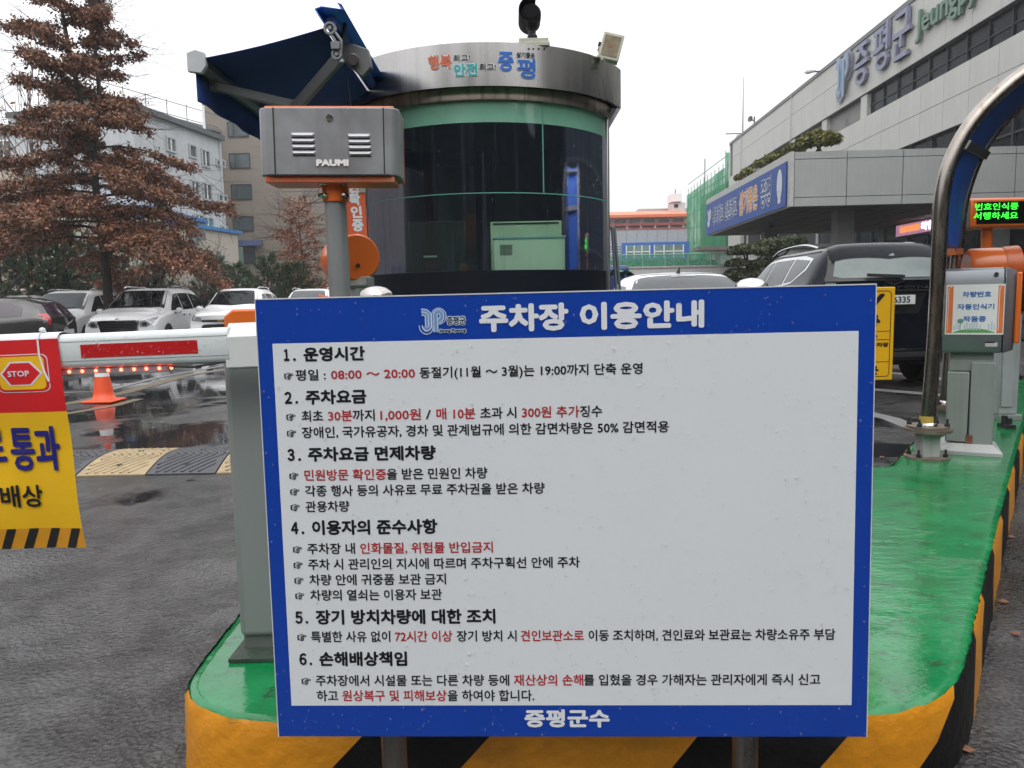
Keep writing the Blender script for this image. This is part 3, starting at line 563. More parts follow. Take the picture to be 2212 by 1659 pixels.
for x0, x1 in ((-.7, -.42), (-.1, .06), (.42, .8)): m.box(BX+x0, BX+x1, BY+.5, BY+.53, 1.3, 2.42)
m.build('inner_blind', M('dark_blind', (.018, .018, .024), .7), booth)
# slogan on the fascia (wrapped round it)
RM = M('slogan_orange', (.55, .13, .06), .4); TL_ = M('slogan_teal', (.02, .32, .34), .4); BLm = M('slogan_blue', (.02, .12, .48), .4); WHm = M('slogan_white', (.72, .73, .74), .4)
def cf(x, y):  # photo crop to (arc length, height) on the fascia
    px, py = x*.2728+822.9, y*.2728; a = ang_at(px, BR, 2.66); p_ = bcyl(a, BR, 0)
    d = ray(px, py); t = p_[1]/d[1]; z = CZ+d[2]*t; return a*BR, z
FAS = lambda u, v, h: bcyl(u/BR, BR+.002+h*8, v)
for tx, x0, x1, y0, y1, mt, bo in (('행복', 378, 562, 435, 550, RM, .0045), ('최고!', 576, 708, 432, 486, INK, .0012), ('안전', 574, 765, 502, 605, TL_, .0045), ('최고!', 778, 908, 503, 558, INK, .0018), ('증', 925, 1052, 410, 566, BLm, .006), ('살기좋은', 1070, 1219, 415, 460, INK, .0016), ('평', 1075, 1223, 465, 626, BLm, .006)):
    a = cf(x0, (y0+y1)/2); b_ = cf(x1, (y0+y1)/2); vt = cf((x0+x1)/2, y0)[1]; vb = cf((x0+x1)/2, y1)[1]
    ou = .0035
    lettering(tx, FAS, a[0]-ou, b_[0]+ou, (vt+vb)/2, vt-vb+2*ou, WHm, booth, bo+ou, em=False, step=.00002)
    lettering(tx, FAS, a[0], b_[0], (vt+vb)/2, vt-vb, mt, booth, bo*.72, em=False, lift=.0005, step=.00002)
for x in (1172, 1210, 1252, 1296):
    m = MB(); a, z = cf(x, 388); m.cyl(FAS(a, z, 0), FAS(a, z, .0003), .006, 10); m.build('rivet', BLACK, booth)
drops(lambda u, v, h: bcyl(g0+u/GL, GL+.001+h*.8, 1.40+v), (g1-g0)*GL, .9, 240, booth, .001, .0045, elong=3)
# things inside, against the glass
def inside(name, label, cat): return thing(name, label, cat, (BX, BY-.6, 1.26))
SCR = M('cream_casing', (.80, .84, .76), .45, var=.03)
mon = thing('printer', 'cream casing of a machine seen from behind through the booth glass', 'machine', (*PY(1142, 580, BY-.72)[:2], 1.26))
gy = BY-.74
x0, x1 = XY(1068, gy), XY(1222, gy); zt = PY(1142, 512, gy)[2]; zb = 1.26
m = MB(); m.box(x0, x1, gy, gy+.06, zb, zt); m.build('casing', SCR, mon, bevel=.012)
m = MB(); m.box(x0-.005, x1+.005, gy-.006, gy+.05, zt-.012, zt+.006); m.build('top_strip', M('pale_blue_strip', (.35, .5, .58), .3), mon, bevel=.004)
m = MB()
for i in range(9): z = zt-.05-i*.008; m.box(x0+.045, x0+.13, gy-.003, gy, z-.0025, z)
for i in range(4): z = zb+.07-i*.009; m.box(x1-.16, x1-.06, gy-.003, gy, z-.003, z)
m.build('vent', BLACKPL, mon)
m = MB(); m.box(x0+.10, x0+.24, gy-.003, gy, zb+.035, zb+.06); m.build('label_plate', M('dull_label', (.25, .3, .3), .5), mon)
pr = thing('storage_box', 'tall cream panel standing behind the machine inside the booth', 'box', (*PY(1140, 500, gy+.1)[:2], 1.26))
m = MB(); m.box(XY(1063, gy+.1), XY(1215, gy+.1), gy+.09, gy+.2, 1.262, PY(1140, 478, gy+.1)[2]); m.build('body', M('cream_panel', (.62, .68, .56), .5), pr, bevel=.006)
m = MB(); m.box(XY(1063, gy+.1)+.02, XY(1215, gy+.1)-.02, gy+.085, gy+.09, PY(1140, 478, gy+.1)[2]-.02, PY(1140, 478, gy+.1)[2]-.01); m.build('slot', BLACKPL, pr)
pc = thing('computer_screen', 'dark flat computer screen inside the booth left of the cream machine', 'screen', (XY(950, gy+.2), gy+.2, 1.26))
m = MB(); m.box(XY(888, gy+.2), XY(1010, gy+.2), gy+.18, gy+.2, 1.30, PY(950, 478, gy+.2)[2]); m.build('back_shell', M('charcoal_shell', (.03, .032, .035), .35), pc, bevel=.006)
m = MB(); m.box(XY(930, gy+.2), XY(960, gy+.2), gy+.19, gy+.23, 1.262, 1.36); m.build('stand', BLACKPL, pc)
m = MB(); m.box(XY(918, gy+.15), XY(947, gy+.15), gy+.15, gy+.152, PY(930, 556, gy+.15)[2], PY(930, 552, gy+.15)[2]); m.build('sticker', M('sticker', (.4, .5, .48), .5), pc)
bt = thing('cup', 'small dark cup on the booth desk beside the screen', 'cup', (XY(968, gy), gy, 1.26))
m = MB(); m.lathe([(.0, 0), (.028, 0), (.033, .11), (.030, .11), (.026, .01)], (XY(973, gy), gy+.05, 1.262), n=20); m.build('body', M('cup_glass', (.05, .07, .07), .2), bt)
m = MB(); m.lathe([(.036, .11), (.036, .12), (.0, .122)], (XY(973, gy), gy+.05, 1.262), n=20); m.build('lid', M('cup_lid', (.2, .3, .28), .3), bt)

# leaning tubes and frame at the booth's right rear corner
lt = thing('folded_frame', 'grey metal tubes leaning against the right side of the booth', 'frame', (XY(1330, 6.5), 6.5, .2))
for a, b_ in ((1322, 1334), (1327, 1342)):
    m = MB(); m.cyl(PY(a, 492, 6.4), PY(b_, 660, 6.3), .012, 10); m.build('tube', M('tube_grey', (.14, .15, .17), .4, .5), lt)

# security camera on the roof edge
cc = thing('security_camera', 'black bullet security camera with sunshield on the booth roof', 'camera', tuple(PY(1148, 80, 5.06)))
yc = 5.06
HB = PY(1147, 34, yc); px = yc/F_*1.17
m = MB(); m.lathe([(.0, -.05), (15*px, -.05), (17.5*px, -.03), (18*px, .0), (17*px, .10), (0, .11)], HB, (0, 1, -.16), n=28); m.build('housing', M('camera_black', (.008, .008, .009), .6, spec=.12), cc, bevel=.003)
m = MB(); m.lathe([(21.5*px, -.08), (22.2*px, -.08), (22.2*px, .09), (21.5*px, .09)], HB, (0, 1, -.16), n=24, a0=math.radians(-22), a1=math.radians(202)); m.build('sunshield', M('camera_black', (.008, .008, .009), .6), cc)
m = MB(); m.lathe([(.0, -.054), (12*px, -.054), (13*px, -.051)], HB, (0, 1, -.16), n=24); m.build('lens', M('lens_glass', (.006, .006, .008), .5, spec=.05), cc)
m = MB(); m.cyl(PY(1149, 45, yc), PY(1149, 82, yc), 7*px, 16); m.cyl(PY(1148, 48, yc), PY(1149, 66, yc), 14*px, 16, 8*px); m.lathe([(9*px, 0), (9*px, 3*px), (6*px, 7*px)], PY(1150, 82, yc), n=20); m.build('bracket', BLACK, cc)
BZ = PY(1150, 90, yc)
m = MB(); m.box(BZ[0]-31*px, BZ[0]+30*px, yc-.06, yc+.14, 2.772, 2.797); m.box(BZ[0]-24*px, BZ[0]+28*px, yc-.045, yc+.12, 2.797, 2.825); m.build('mount_plate', M('cream_mount', (.42, .42, .35), .5, dirt=(.12, .12, .08)), cc, bevel=.004)

# floodlight at the right edge
yf = 5.25; px = yf/F_
fl = thing('floodlight', 'square cream floodlight tilted on the booth roof edge', 'floodlight', tuple(PY(1300, 110, yf)))
c_ = PY(1320, 101, yf); ex = np.array([.93, -.1, -.26]); ex /= np.linalg.norm(ex); ny = np.array([.35, -.92, -.1]); ny -= ex*(ny @ ex); ny /= np.linalg.norm(ny); ez = np.cross(ex, ny); ez *= np.sign(ez[2])
FLM = M('flood_cream', (.50, .49, .40), .4, dirt=(.2, .2, .15))
m = MB(); m.obox(c_-ny*.03, ex*20*px, ny*.02, ez*25*px); m.obox(c_-ny*-.0, ex*22*px, ny*.012, ez*27*px); m.build('housing', FLM, fl, bevel=.006)
m = MB(); m.obox(c_+ny*.013, ex*17*px, ny*.002, ez*21*px); m.build('glass', M('flood_reflector', (.17, .13, .07), .35, .2, var=.45, scale=18, coat=.4), fl)
m = MB(); m.obox(c_+ny*.0155, ex*4*px, ny*.001, ez*3*px); m.build('lamp', M('flood_lamp', (.25, .10, .04), .4), fl)
m = MB(); m.tube([c_-ex*23*px, c_-ex*25*px-ez*12*px-ny*.02, PY(1295, 118, yf), PY(1290, 122, yf)], .007, 8); m.tube([c_-ex*23*px, PY(1300, 128, yf), PY(1332, 138, yf+.05)], .01, 8); m.build('bracket', FLM, fl)
m = MB(); m.cyl(c_-ex*27*px, c_-ex*22*px, .016, 12); m.build('knob', BLACK, fl)

# retractable awning left of the booth
aw = thing('awning', 'dark blue retractable awning reaching out left of the toll booth', 'awning', (-.95, 4.9, 2.5))
NAVY = M('awning_fabric', (.010, .038, .20), .75, var=.08, scale=4, bump=.15, bscale=300)
BLUEA = M('awning_hood', (.015, .12, .52), .35, var=.06)
AGREY = M('arm_grey', (.17, .18, .19), .4, .4, var=.08)
yn, yfar = 4.05, 6.1
Rn = PY(700, 60, yn); Fn = PY(424, 128, yn)
Rf = Rn+np.array([0, yfar-yn, 0]); Ff = Fn+np.array([0, yfar-yn, 0])
rows = []
for j in range(9):
    t = j/8; sag = -.035*math.sin(PI*t)
    rows.append([Rn*(1-t)+Fn*t+np.array([0, 0, sag*.3]), (Rn+Rf)/2*(1-t)+(Fn+Ff)/2*t+np.array([0, 0, sag]), Rf*(1-t)+Ff*t+np.array([0, 0, sag*.3])])
m = MB(); m.grid(rows); m.build('canopy_fabric', NAVY, aw, smooth=60).modifiers.new('thickness', 'SOLIDIFY').thickness = .003
# front rail and its end cap
E = np.array([0, 1, 0.])
m = MB(); m.prism([(-.035, -.055), (.02, -.06), (.04, -.03), (.035, .02), (.0, .035), (-.035, .02)], Fn+np.array([0, .01, 0]), (1, 0, 0), (0, 0, 1), E*(yfar-yn-.02)); m.build('front_rail', AGREY, aw, bevel=.003)
m = MB(); m.prism([(-.045, -.062), (.025, -.072), (.052, -.035), (.045, .03), (.0, .045), (-.045, .03)], Fn+np.array([0, -.012, 0]), (1, 0, 0), (0, 0, 1), E*.03); m.build('end_cap', M('pale_cap', (.42, .44, .46), .35), aw, bevel=.004)
vv = []
for j in range(25):
    y = yn+.01+(yfar-yn-.02)*j/24; dx = .01*math.sin(j*1.3)
    vv.append([(Fn[0]-.012+dx*s_, y, Fn[2]-.05-.155*s_) for s_ in (0, .35, .7, .92, 1)])
m = MB(); m.grid(vv); m.build('valance', NAVY, aw, smooth=60).modifiers.new('thickness', 'SOLIDIFY').thickness = .003
# roller hood: a folded channel running back along the booth
def hood(pts, name, mat, th=.006, y0=4.0, y1=6.0):
    P = [PY(x, y, y0) for x, y in pts]; m = MB(); m.grid([[q for q in P], [q+E*(y1-y0) for q in P]]); o = m.build(name, mat, aw, smooth=30); s_ = o.modifiers.new('thickness', 'SOLIDIFY'); s_.thickness = th
hood([(681, 18), (694, 13), (742, 20), (727, 4), (738, 9)], 'roller_hood', BLUEA)
hood([(681, 18), (690, 33), (704, 52)], 'hood_lip', BLUEA)
m = MB(); m.cyl(PY(716, 46, 4.06), PY(716, 46, 4.06)+E*1.9, .028, 16); m.build('roller', M('roller_cloth', (.01, .05, .24), .6), aw)
m = MB(); m.cyl(PY(747, 40, 4.2), PY(737, 115, 4.2), .011, 8); m.tube([PY(742, 112, 4.25), PY(748, 160, 4.3), PY(756, 215, 4.3), PY(758, 236, 4.3)], .004, 6); m.build('cable', BLACK, aw)
# near end bracket: rings and curved link
m = MB()
for (x, y, r) in ((713, 62, 13), (728, 118, 11)):
    c0 = PY(x, y, 4.0); m.lathe([(r*4/F_, -.012), (r*4/F_, .012), (r*.62*4/F_, .012), (r*.62*4/F_, -.012), (r*4/F_, -.012)], c0, (0, 1, 0), n=20); m.cyl(c0+E*-.014, c0+E*.014, .011, 12)
m.tube([PY(714, 72, 4.0), PY(724, 88, 4.0), PY(722, 112, 4.0)], .008, 8); m.tube([PY(722, 68, 4.0), PY(737, 88, 4.0), PY(737, 118, 4.0)], .008, 8)
c0 = PY(725, 99, 3.99); m.obox(c0, [.022, 0, 0], [0, .012, 0], [0, 0, .018]); m.build('bracket', AGREY, aw, bevel=.002)
m = MB(); m.prism([(-.08, .05), (.03, .06), (.11, .03), (.12, -.06), (.07, -.11), (-.02, -.03), (-.08, -.0)], PY(752, 120, 4.25), (1, 0, 0), (0, 0, 1), E*.05); m.cyl(PY(762, 128, 4.2), PY(762, 128, 4.3), .03, 16); m.build('wall_bracket', M('bracket_grey', (.13, .13, .13), .4, .5), aw, bevel=.004)
# folding arm: elbow out to the left, forearm back to the front rail
def arm(a, b_, w, name):
    a = np.array(a); b_ = np.array(b_); d = b_-a; Ln = np.linalg.norm(d); d /= Ln; s_ = np.cross(d, [0, 1, 0]); s_ /= np.linalg.norm(s_); q = np.cross(d, s_)
    m = MB(); m.obox((a+b_)/2, d*Ln/2, s_*w/2, q*.02); m.build(name, AGREY, aw, bevel=.006)
arm(PY(734, 124, 4.08), PY(636, 236, 4.35), .058, 'upper_arm')
arm(PY(462, 186, 4.25), PY(640, 228, 4.35), .05, 'forearm')
m = MB(); m.cyl(PY(636, 232, 4.33), PY(636, 232, 4.4), .035, 16); m.build('elbow', AGREY, aw)
m = MB(); m.obox(PY(457, 182, 4.24), [.03, 0, .0], [0, .02, 0], [0, 0, .04]); m.cyl(PY(456, 191, 4.2), PY(456, 191, 4.26), .008, 10); m.build('rail_joint', AGREY, aw, bevel=.003)

# ------------------------------------------------------------------ grey display box on a pole (rear side)
db = thing('display_board', 'grey louvred back of a traffic display board on a pole', 'display board', (*PY(728, 600, 3.05)[:2], .2))
yb = 3.0
BXP = np.array([0, yb, 0]); BN = np.array([.02, -1, 0.]); BN /= np.linalg.norm(BN)
bp_ = lambda x, y, h=0.: PN(x, y, BXP, BN)+BN*h
def c2(x, y): return (x*.248+384, y*.248)
TLb, TRb, BRb, BLb = [bp_(*c2(*p_)) for p_ in ((672, 900), (1908, 938), (1938, 1535), (718, 1535))]
# true rectangle
bw = (np.linalg.norm(TRb-TLb)+np.linalg.norm(BRb-BLb))/2; bu = (BRb-BLb); bu /= np.linalg.norm(bu); bv = np.cross(BN, bu); bv *= np.sign(bv[2]); bh = (np.linalg.norm(TLb-BLb)+np.linalg.norm(TRb-BRb))/2
bc = (TLb+TRb+BRb+BLb)/4
def B(u, v, h=0.): return bc+bu*u+bv*v+BN*h
def buv(x, y):
    d = bp_(*c2(x, y))-bc; return d @ bu, d @ bv
hw, hh = bw/2, bh/2
prof = [(-hw, -.17), (-hw, -.035), (-hw+.012, -.012), (-hw+.035, 0), (hw-.035, 0), (hw-.012, -.012), (hw, -.035), (hw, -.17)]
def slab(prof, v0, v1, name, mat, bevel=.004):
    m = MB(); n = len(prof); vs = [B(u, v0, h) for u, h in prof]+[B(u, v1, h) for u, h in prof]
    m.add(vs, [tuple(range(n)), tuple(reversed(range(n, 2*n)))]+[(i, (i+1) % n, n+(i+1) % n, n+i) for i in range(n)]); return m.build(name, mat, db, bevel=bevel, smooth=40)
slab(prof, -hh+.004, hh-.006, 'back_cover', GREY)
o_ = [(-hw+.03, -.20), (-hw+.03, -.02), (hw-.03, -.02), (hw-.03, -.20)]
slab([(-hw+.02, -.17), (-hw+.02, -.03), (hw-.02, -.03), (hw-.02, -.17)], hh-.006, hh+.006, 'top_edge', ORANGE)
slab([(-hw+.02, -.17), (-hw+.02, -.012), (hw-.02, -.012), (hw-.02, -.17)], -hh-.022, -hh+.004, 'bottom_edge', M('faded_orange', (.55, .12, .05), .4, var=.2, streak=.6, dirt=(.30, .22, .17)))
slab([(-hw+.003, -.215), (-hw+.003, -.17), (hw-.003, -.17), (hw-.003, -.215)], -hh, hh, 'front_bezel', ORANGE)
s0, s1 = buv(838, 1200)[0], buv(1795, 1200)[0]
m = MB()
for s_ in (s0, s1): m.obox(B(s_, 0, .0008), bu*.0022, bv*(hh-.008), BN*.001)
m.obox(B(0, -hh+.005, .0009), bu*(hw-.035), bv*.002, BN*.001)
m.build('door_seam', BLACK, db)
lm = M('louvre_grey', (.48, .49, .51), .35, .2, var=.04)
for cx0, cx1, ys in ((985, 1193, (1174, 1225, 1278, 1331)), (1478, 1680, (1184, 1234, 1285, 1337))):
    for i, y in enumerate(ys):
        a = buv(cx0+i*4, y); b_ = buv(cx1+i*4, y); m = MB(); cu_ = (a[0]+b_[0])/2; cv_ = (a[1]+b_[1])/2; w_ = (b_[0]-a[0])/2
        m.grid([[B(cu_+w_*t*(1-.04*k), cv_+.008-.016*k/3+.0, (0, .008, .010, .0)[k]*(1 if abs(t) < .95 else .1)) for t in (-1, -.93, -.5, 0, .5, .93, 1)] for k in range(4)]); m.build('louvre', lm, db, smooth=70)
        m = MB(); m.obox(B(cu_, cv_-.0105, .0008), bu*w_*.96, bv*.0022, BN*.0008); m.build('louvre_slot', BLACK, db)
a = buv(1322, 1025); m = MB(); m.lathe([(.0135, 0), (.0135, .004), (.012, .006), (.010, .006), (.010, .004), (.0, .004)], B(a[0], a[1]), BN, n=24); m.obox(B(a[0], a[1], .0045), bu*.0012, bv*.005, BN*.001); m.build('lock', STEEL2, db)
a = buv(1208, 1418); b_ = buv(1490, 1420); lettering('PAUMI', B, a[0], b_[0], (a[1]+b_[1])/2, .0262, M('badge_white', (.82, .80, .78), .3, var=0), db, .0026, lift=.002, em=False, thick=.003, nb=6)
m = MB(); m.cyl(B(-hw-.002, -.01, -.07)+bu*.0, B(-hw+.003, -.01, -.07), .018, 16); m.build('side_plug', BLACK, db)
PX, PYY = PY(727, 500, yb+.09)[0], yb+.09
m = MB(); m.cyl((PX+.002, PYY, bc[2]-hh-.02), (PX+.002, PYY, PZ(728, 437, 1)[2] if 0 else PY(728, 437, PYY)[2]), .051, 32); m.build('collar', ORANGE, db)
for (x, y) in ((702, 396), (741, 396), (703, 423), (742, 423)):
    m = MB(); c0 = PY(x, y, PYY-.045); m.cyl(c0, c0+np.array([(-.02 if x < 720 else .02), -.022, 0]), .009, 6); m.cyl(c0, c0+np.array([(-.008 if x < 720 else .008), -.009, 0]), .013, 12); m.build('bolt', STEEL2, db)
m = MB(); m.cyl((PX+.01, PYY, .2), (PX, PYY, PY(728, 436, PYY)[2]), .0425, 32); m.build('pole', M('pole_grey', (.27, .28, .285), .35, .4, var=.12, scale=5, streak=.3, dirt=(.15, .14, .13)), db)
m = MB(); m.box(PX-.1, PX+.1, PYY-.1, PYY+.1, .201, .215); m.build('base_plate', DKSTEEL, db)

# ------------------------------------------------------------------ orange drum-shaped warning light on its own post
wl = thing('warning_light', 'orange drum shaped warning light on grey post in front of the booth', 'warning light', (*PY(772, 620, 3.45)[:2], .2))
yw_ = 3.45; px = yw_/F_; c0 = PY(772, 556, yw_); axd = np.array([-.62, .55, -.05]); axd /= np.linalg.norm(axd)
fr_ = np.array([.0, -1, 0.])
# capsule drum: back disc faces the camera, hood runs back to the left
e1 = np.array([0, 0, 1.]); e2 = np.cross(axd, e1); e2 /= np.linalg.norm(e2)
Rd = 50*px
dax = np.array([-.42, .9, 0]); dax /= np.linalg.norm(dax)
m = MB(); m.lathe([(0, -.004), (Rd*.93, -.002), (Rd, .008), (Rd, .10), (Rd*1.01, .102), (Rd*1.01, .30), (Rd*.92, .35), (Rd*.6, .38), (0, .39)], c0, dax, n=40); m.build('drum', ORANGE, wl, smooth=40)
m = MB(); m.lathe([(.010, -.012), (.010, -.002), (.007, -.013), (0, -.013)], PY(772, 574, yw_-.01), dax, n=20); m.build('lock', STEEL2, wl)
m = MB(); m.box(c0[0]-.06, c0[0]+.055, yw_+.0, yw_+.10, PY(772, 622, yw_)[2], c0[2]-Rd*.80); m.build('neck', M('neck_grey', (.16, .17, .16), .5), wl, bevel=.008)
m = MB(); m.cyl((c0[0]-.0, yw_+.05, .2), (c0[0], yw_+.05, PY(772, 615, yw_)[2]), .045, 24); m.build('post', GREYGREEN, wl)
m = MB(); m.box(c0[0]-.045, c0[0]+.035, yw_-.003, yw_, PY(772, 616, yw_)[2], PY(772, 601, yw_)[2]); m.build('type_label', M('type_label', (.34, .34, .31), .5, var=.2, scale=60), wl)
m = MB(); m.cyl(PY(722, 650, yw_), PY(688, 640, yw_)-0, .012, 10); m.build('conduit', ORANGE, wl)

# vertical orange banner by the booth's left side
vb = thing('vertical_banner', 'narrow orange vertical banner with white lettering left of the booth', 'banner', (*PY(782, 600, 4.75)[:2], .3))
yv = 4.75
def VB(u, v, h=0.): return np.array([XY(775, yv)+u+.012*math.sin(v*5), yv-.002-h, v])
z0v, z1v = .7, PY(770, 300, yv)[2]; wv = 25/F_*yv
m = MB(); m.grid([[VB(-wv+2*wv*i/4, z0v+(z1v-z0v)*j/20) for i in range(5)] for j in range(21)]); m.build('cloth', M('banner_orange', (.62, .10, .03), .6, var=.06), vb).modifiers.new('thickness', 'SOLIDIFY').thickness = .002
for ch, y in (('민', 335), ('원', 403), ('확', 430+0), ('인', 457), ('증', 487)):
    y = {'민': 375, '원': 403, '확': 430, '인': 458, '증': 487}[ch]; z = PY(775, y, yv)[2]; off = (y-440)*.0012/1
    lettering(ch, VB, off*.08-.035, off*.08+.035, z, 26/F_*yv, TITLEM, vb, .004, lift=.004, em=False, step=.0001)
m = MB(); m.cyl((XY(801, yv), yv, .2), (XY(801, yv), yv, z1v+.1), .008, 10); m.build('pole', STEEL2, vb)
m = MB(); m.box(XY(787, yv), XY(800, yv), yv-.012, yv-.004, PY(790, 416, yv)[2], PY(790, 392, yv)[2]); m.build('holder', M('pale_holder', (.3, .34, .3), .5), vb)

# ------------------------------------------------------------------ barrier gate: cabinet, arm, banner
gt = thing('barrier_gate', 'parking barrier gate with grey cabinet and white striped boom arm', 'barrier gate', (-.55, 2.3, .2))
cx0 = PZ(530, 1405, .2)[0]; cy0 = 2.10
BOXH = 1.13
m = MB(); m.box(cx0-.008, cx0+.33, cy0, cy0+.34, .245, BOXH); m.build('cabinet', GREYGREEN, gt, bevel=.02, seg=4)
m = MB(); m.box(cx0, cx0+.32, cy0+.012, cy0+.33, .198, .25); m.build('plinth', M('plinth_green', (.13, .15, .13), .5), gt, bevel=.004)
m = MB(); m.box(cx0-.02, cx0+.34, cy0-.06, cy0+.33, .205-.003, .212); m.build('foot_seal', M('foot_seal', (.04, .06, .045), .6, var=.3, bump=.5), gt)
# orange top housing, a chamfered block
xo0, xo1 = PY(483, 700, 2.12)[0], cx0+.34
zt_, zb_ = PY(520, 668, 2.12)[2], 1.045
m = MB(); m.prism([(xo0, zb_), (xo0, zt_-.018), (xo0+.025, zt_), (xo1, zt_), (xo1, zb_)], (0, 2.12, 0), (1, 0, 0), (0, 0, 1), (0, .30, 0)); m.build('motor_housing', ORANGE, gt, bevel=.006)
m = MB(); m.cyl((xo0+.092, 2.17, .985), (xo0+.092, 2.34, .985), .082, 32); m.build('pivot_drum', ORANGE, gt)
m = MB(); m.cyl((xo0+.094, 2.155, .985), (xo0+.094, 2.17, .985), .086, 32); m.build('pivot_seal', BLACK, gt)
# clamp holding the arm
y_a = 1.98
ca = PY(494, 745, y_a)
zc = ca[2]
clp = [(-.052, -.058), (-.040, -.064), (.0, -.066), (.035, -.06)]
m = MB(); P_ = [(0, .055), (.018, .055), (.058, .022), (.054, -.058), (.03, -.064), (0, -.064)]
m.prism(P_, (ca[0]-.002, y_a+.03, zc), (0, -1, 0), (0, 0, 1), (.30, 0, .006)); m.build('arm_clamp', M('clamp_white', (.66, .68, .65), .35, var=.03, coat=.3), gt, bevel=.002, smooth=15)
m = MB(); m.cyl((ca[0]+.085, y_a-.01, zc-.075), (ca[0]+.085, y_a-.01, zc-.06), .006, 10); m.cyl((ca[0]+.085, y_a-.01, zc-.085), (ca[0]+.085, y_a-.01, zc-.075), .003, 8); m.build('screw', STEEL2, gt)
# the boom
dl = (PY(60, 763, 2.02)-PY(494, 745, y_a)); dl /= np.linalg.norm(dl)   # along the arm to the left
aL = 3.2; upv = np.array([0, 0, 1.]); upv = upv-dl*(upv @ dl); upv /= np.linalg.norm(upv); ov = np.cross(dl, upv); ov = ov if ov[1] < 0 else -ov
AO = ca+np.array([.01, .0, .0])
def A_(s, v, h=0.): return AO+dl*s+upv*v+ov*h     # along, up, towards the viewer
ph = [(.0, .046), (.014, .046), (.024, .040), (.028, .028), (.0275, -.03), (.024, -.041), (.012, -.046), (-.012, -.046), (-.024, -.041), (-.0275, -.03), (-.0275, .03), (-.02, .043)]
m = MB(); n = len(ph); m.add([A_(0, v, h) for h, v in ph]+[A_(aL, v, h) for h, v in ph], [tuple(range(n)), tuple(range(n, 2*n))]+[(i, (i+1) % n, n+(i+1) % n, n+i) for i in range(n)])
m.build('boom', M('boom_white', (.60, .64, .63), .3, var=.03, scale=10, coat=.4), gt, smooth=50)
m = MB()
for v in (.026, -.024): m.obox(A_(aL/2, v, .0282), dl*aL/2, upv*.0006, ov*.0004)
m.build('groove', M('groove_grey', (.30, .31, .31), .5), gt)
def auv(x, y):
    q_ = PN(x, y, A_(0, 0, .028), ov)-AO; return q_ @ dl, q_ @ upv
s0 = auv(174, 754)[0]; s1 = auv(427, 750)[0]
for k in range(4):
    a, b_ = s1+k*(s0-s1)*2.0, s0+k*(s0-s1)*2.0
    m = MB(); m.obox(A_((a+b_)/2, .0005, .0284), dl*(b_-a)/2, upv*.0172, ov*.0005); m.build('red_stripe', M('reflective_red', (.46, .012, .014), .3, var=.04), gt)
m = MB(); m.obox(A_(.155+aL/2, -.052, .008), dl*(aL/2-.02), upv*.007, ov*.010); m.build('light_strip', M('clear_strip', (.30, .25, .25), .15, coat=1), gt)
LED = M('red_led', (1., .06, .03), .3, var=0, emit=14)
for i, x in enumerate((1165, 1080, 990, 905, 815, 725, 640, 545, 455, 360, 265, 170, 80, -10, -100)):
    s_, _ = auv(x*.3142, 790); m = MB(); m.lathe([(0, -.004), (.0035, -.002), (.0045, 0), (.0035, .002), (0, .004)], A_(s_, -.052, .0185), ov, n=10); m.build('lamp', LED, gt)
m = MB(); m.tube([A_(.16, -.048, .02), A_(.10, -.052, .02), A_(.03, -.044, .02), A_(0, -.04, .01)], .003, 8); m.build('cable', BLACK, gt)
def adr(u, v, h): return A_(u, v, h+.0268)
dd = drops(lambda u, v, h: A_(u, v-.045, .027+h), .95, .088, 480, gt, .0008, .0026)
# cable ties and the hanging cloth
hb = thing('hanging_banner', 'red and yellow warning banner with stop emblem tied to boom arm', 'banner', tuple(A_(1.1, -.4, .03)))
# banner coordinates: s along the arm from its right edge, t down
TRn = PN(123, 731, A_(0, 0, .033), ov); BRn0 = PN(188, 1183, A_(0, 0, .045), ov)
sa = (TRn-AO) @ dl; va = (TRn-AO) @ upv; sb = (BRn0-AO) @ dl; vb_ = (BRn0-AO) @ upv
BH = va-vb_; shr = (sb-sa)/BH
BW = 1.55
def HBn(s, t, h=0.):     # s from the right edge leftwards, t downwards
    w = .012*math.sin(s*9+1)*min(1, t*3)+.010*math.sin(s*21+t*5)*min(1, t*2)+.006*math.sin(t*17+s*4)*min(1, t*4)
    return A_(sa+s+shr*t, va-t, .031+h+.012*t+w*.7)
def hxy(x, y):
    q_ = PN(x, y, A_(0, 0, .034), ov)-AO; t = va-(q_ @ upv); return (q_ @ dl)-sa-shr*t, t
t1 = hxy(140, 888)[1]; t2 = hxy(185, 1137)[1]; t3 = BH
BRED = M('cloth_red', (.56, .010, .013), .4, var=.04, coat=.25, coat_rough=.15); BYEL = M('cloth_yellow', (.72, .42, .006), .4, var=.06, coat=.25, coat_rough=.15); BOR = M('cloth_amber', (.58, .26, .012), .4, coat=.25, coat_rough=.15)
NAVI = M('navy_print', (.012, .012, .16), .4, var=0)
m = MB()
zs = sorted(set([0]+[t1*i/12 for i in range(13)]+[t1+(t2-t1)*i/14 for i in range(15)]+[t2+(t3-t2)*i/4 for i in range(5)]))
cols = [BW*i/50 for i in range(51)]
G_ = [[HBn(s, t) for s in cols] for t in zs]
for i in range(len(zs)-1):
    m.mi = 0 if zs[i+1] <= t1+1e-6 else (1 if zs[i+1] <= t2+1e-6 else 2); m.grid([G_[i], G_[i+1]])
o = m.build('cloth', [BRED, BYEL, BOR], hb, smooth=80)
m = MB()  # cloth folded over the top of the boom
m.grid([[A_(sa+s+.0, va+dv, hh_) for s in cols] for dv, hh_ in ((0, .0312), (.006, .029), (.014, .02), (.016, 0), (.01, -.03), (-.06, -.031))]); m.build('fold_over', M('cloth_white', (.66, .64, .66), .5), hb, smooth=80)
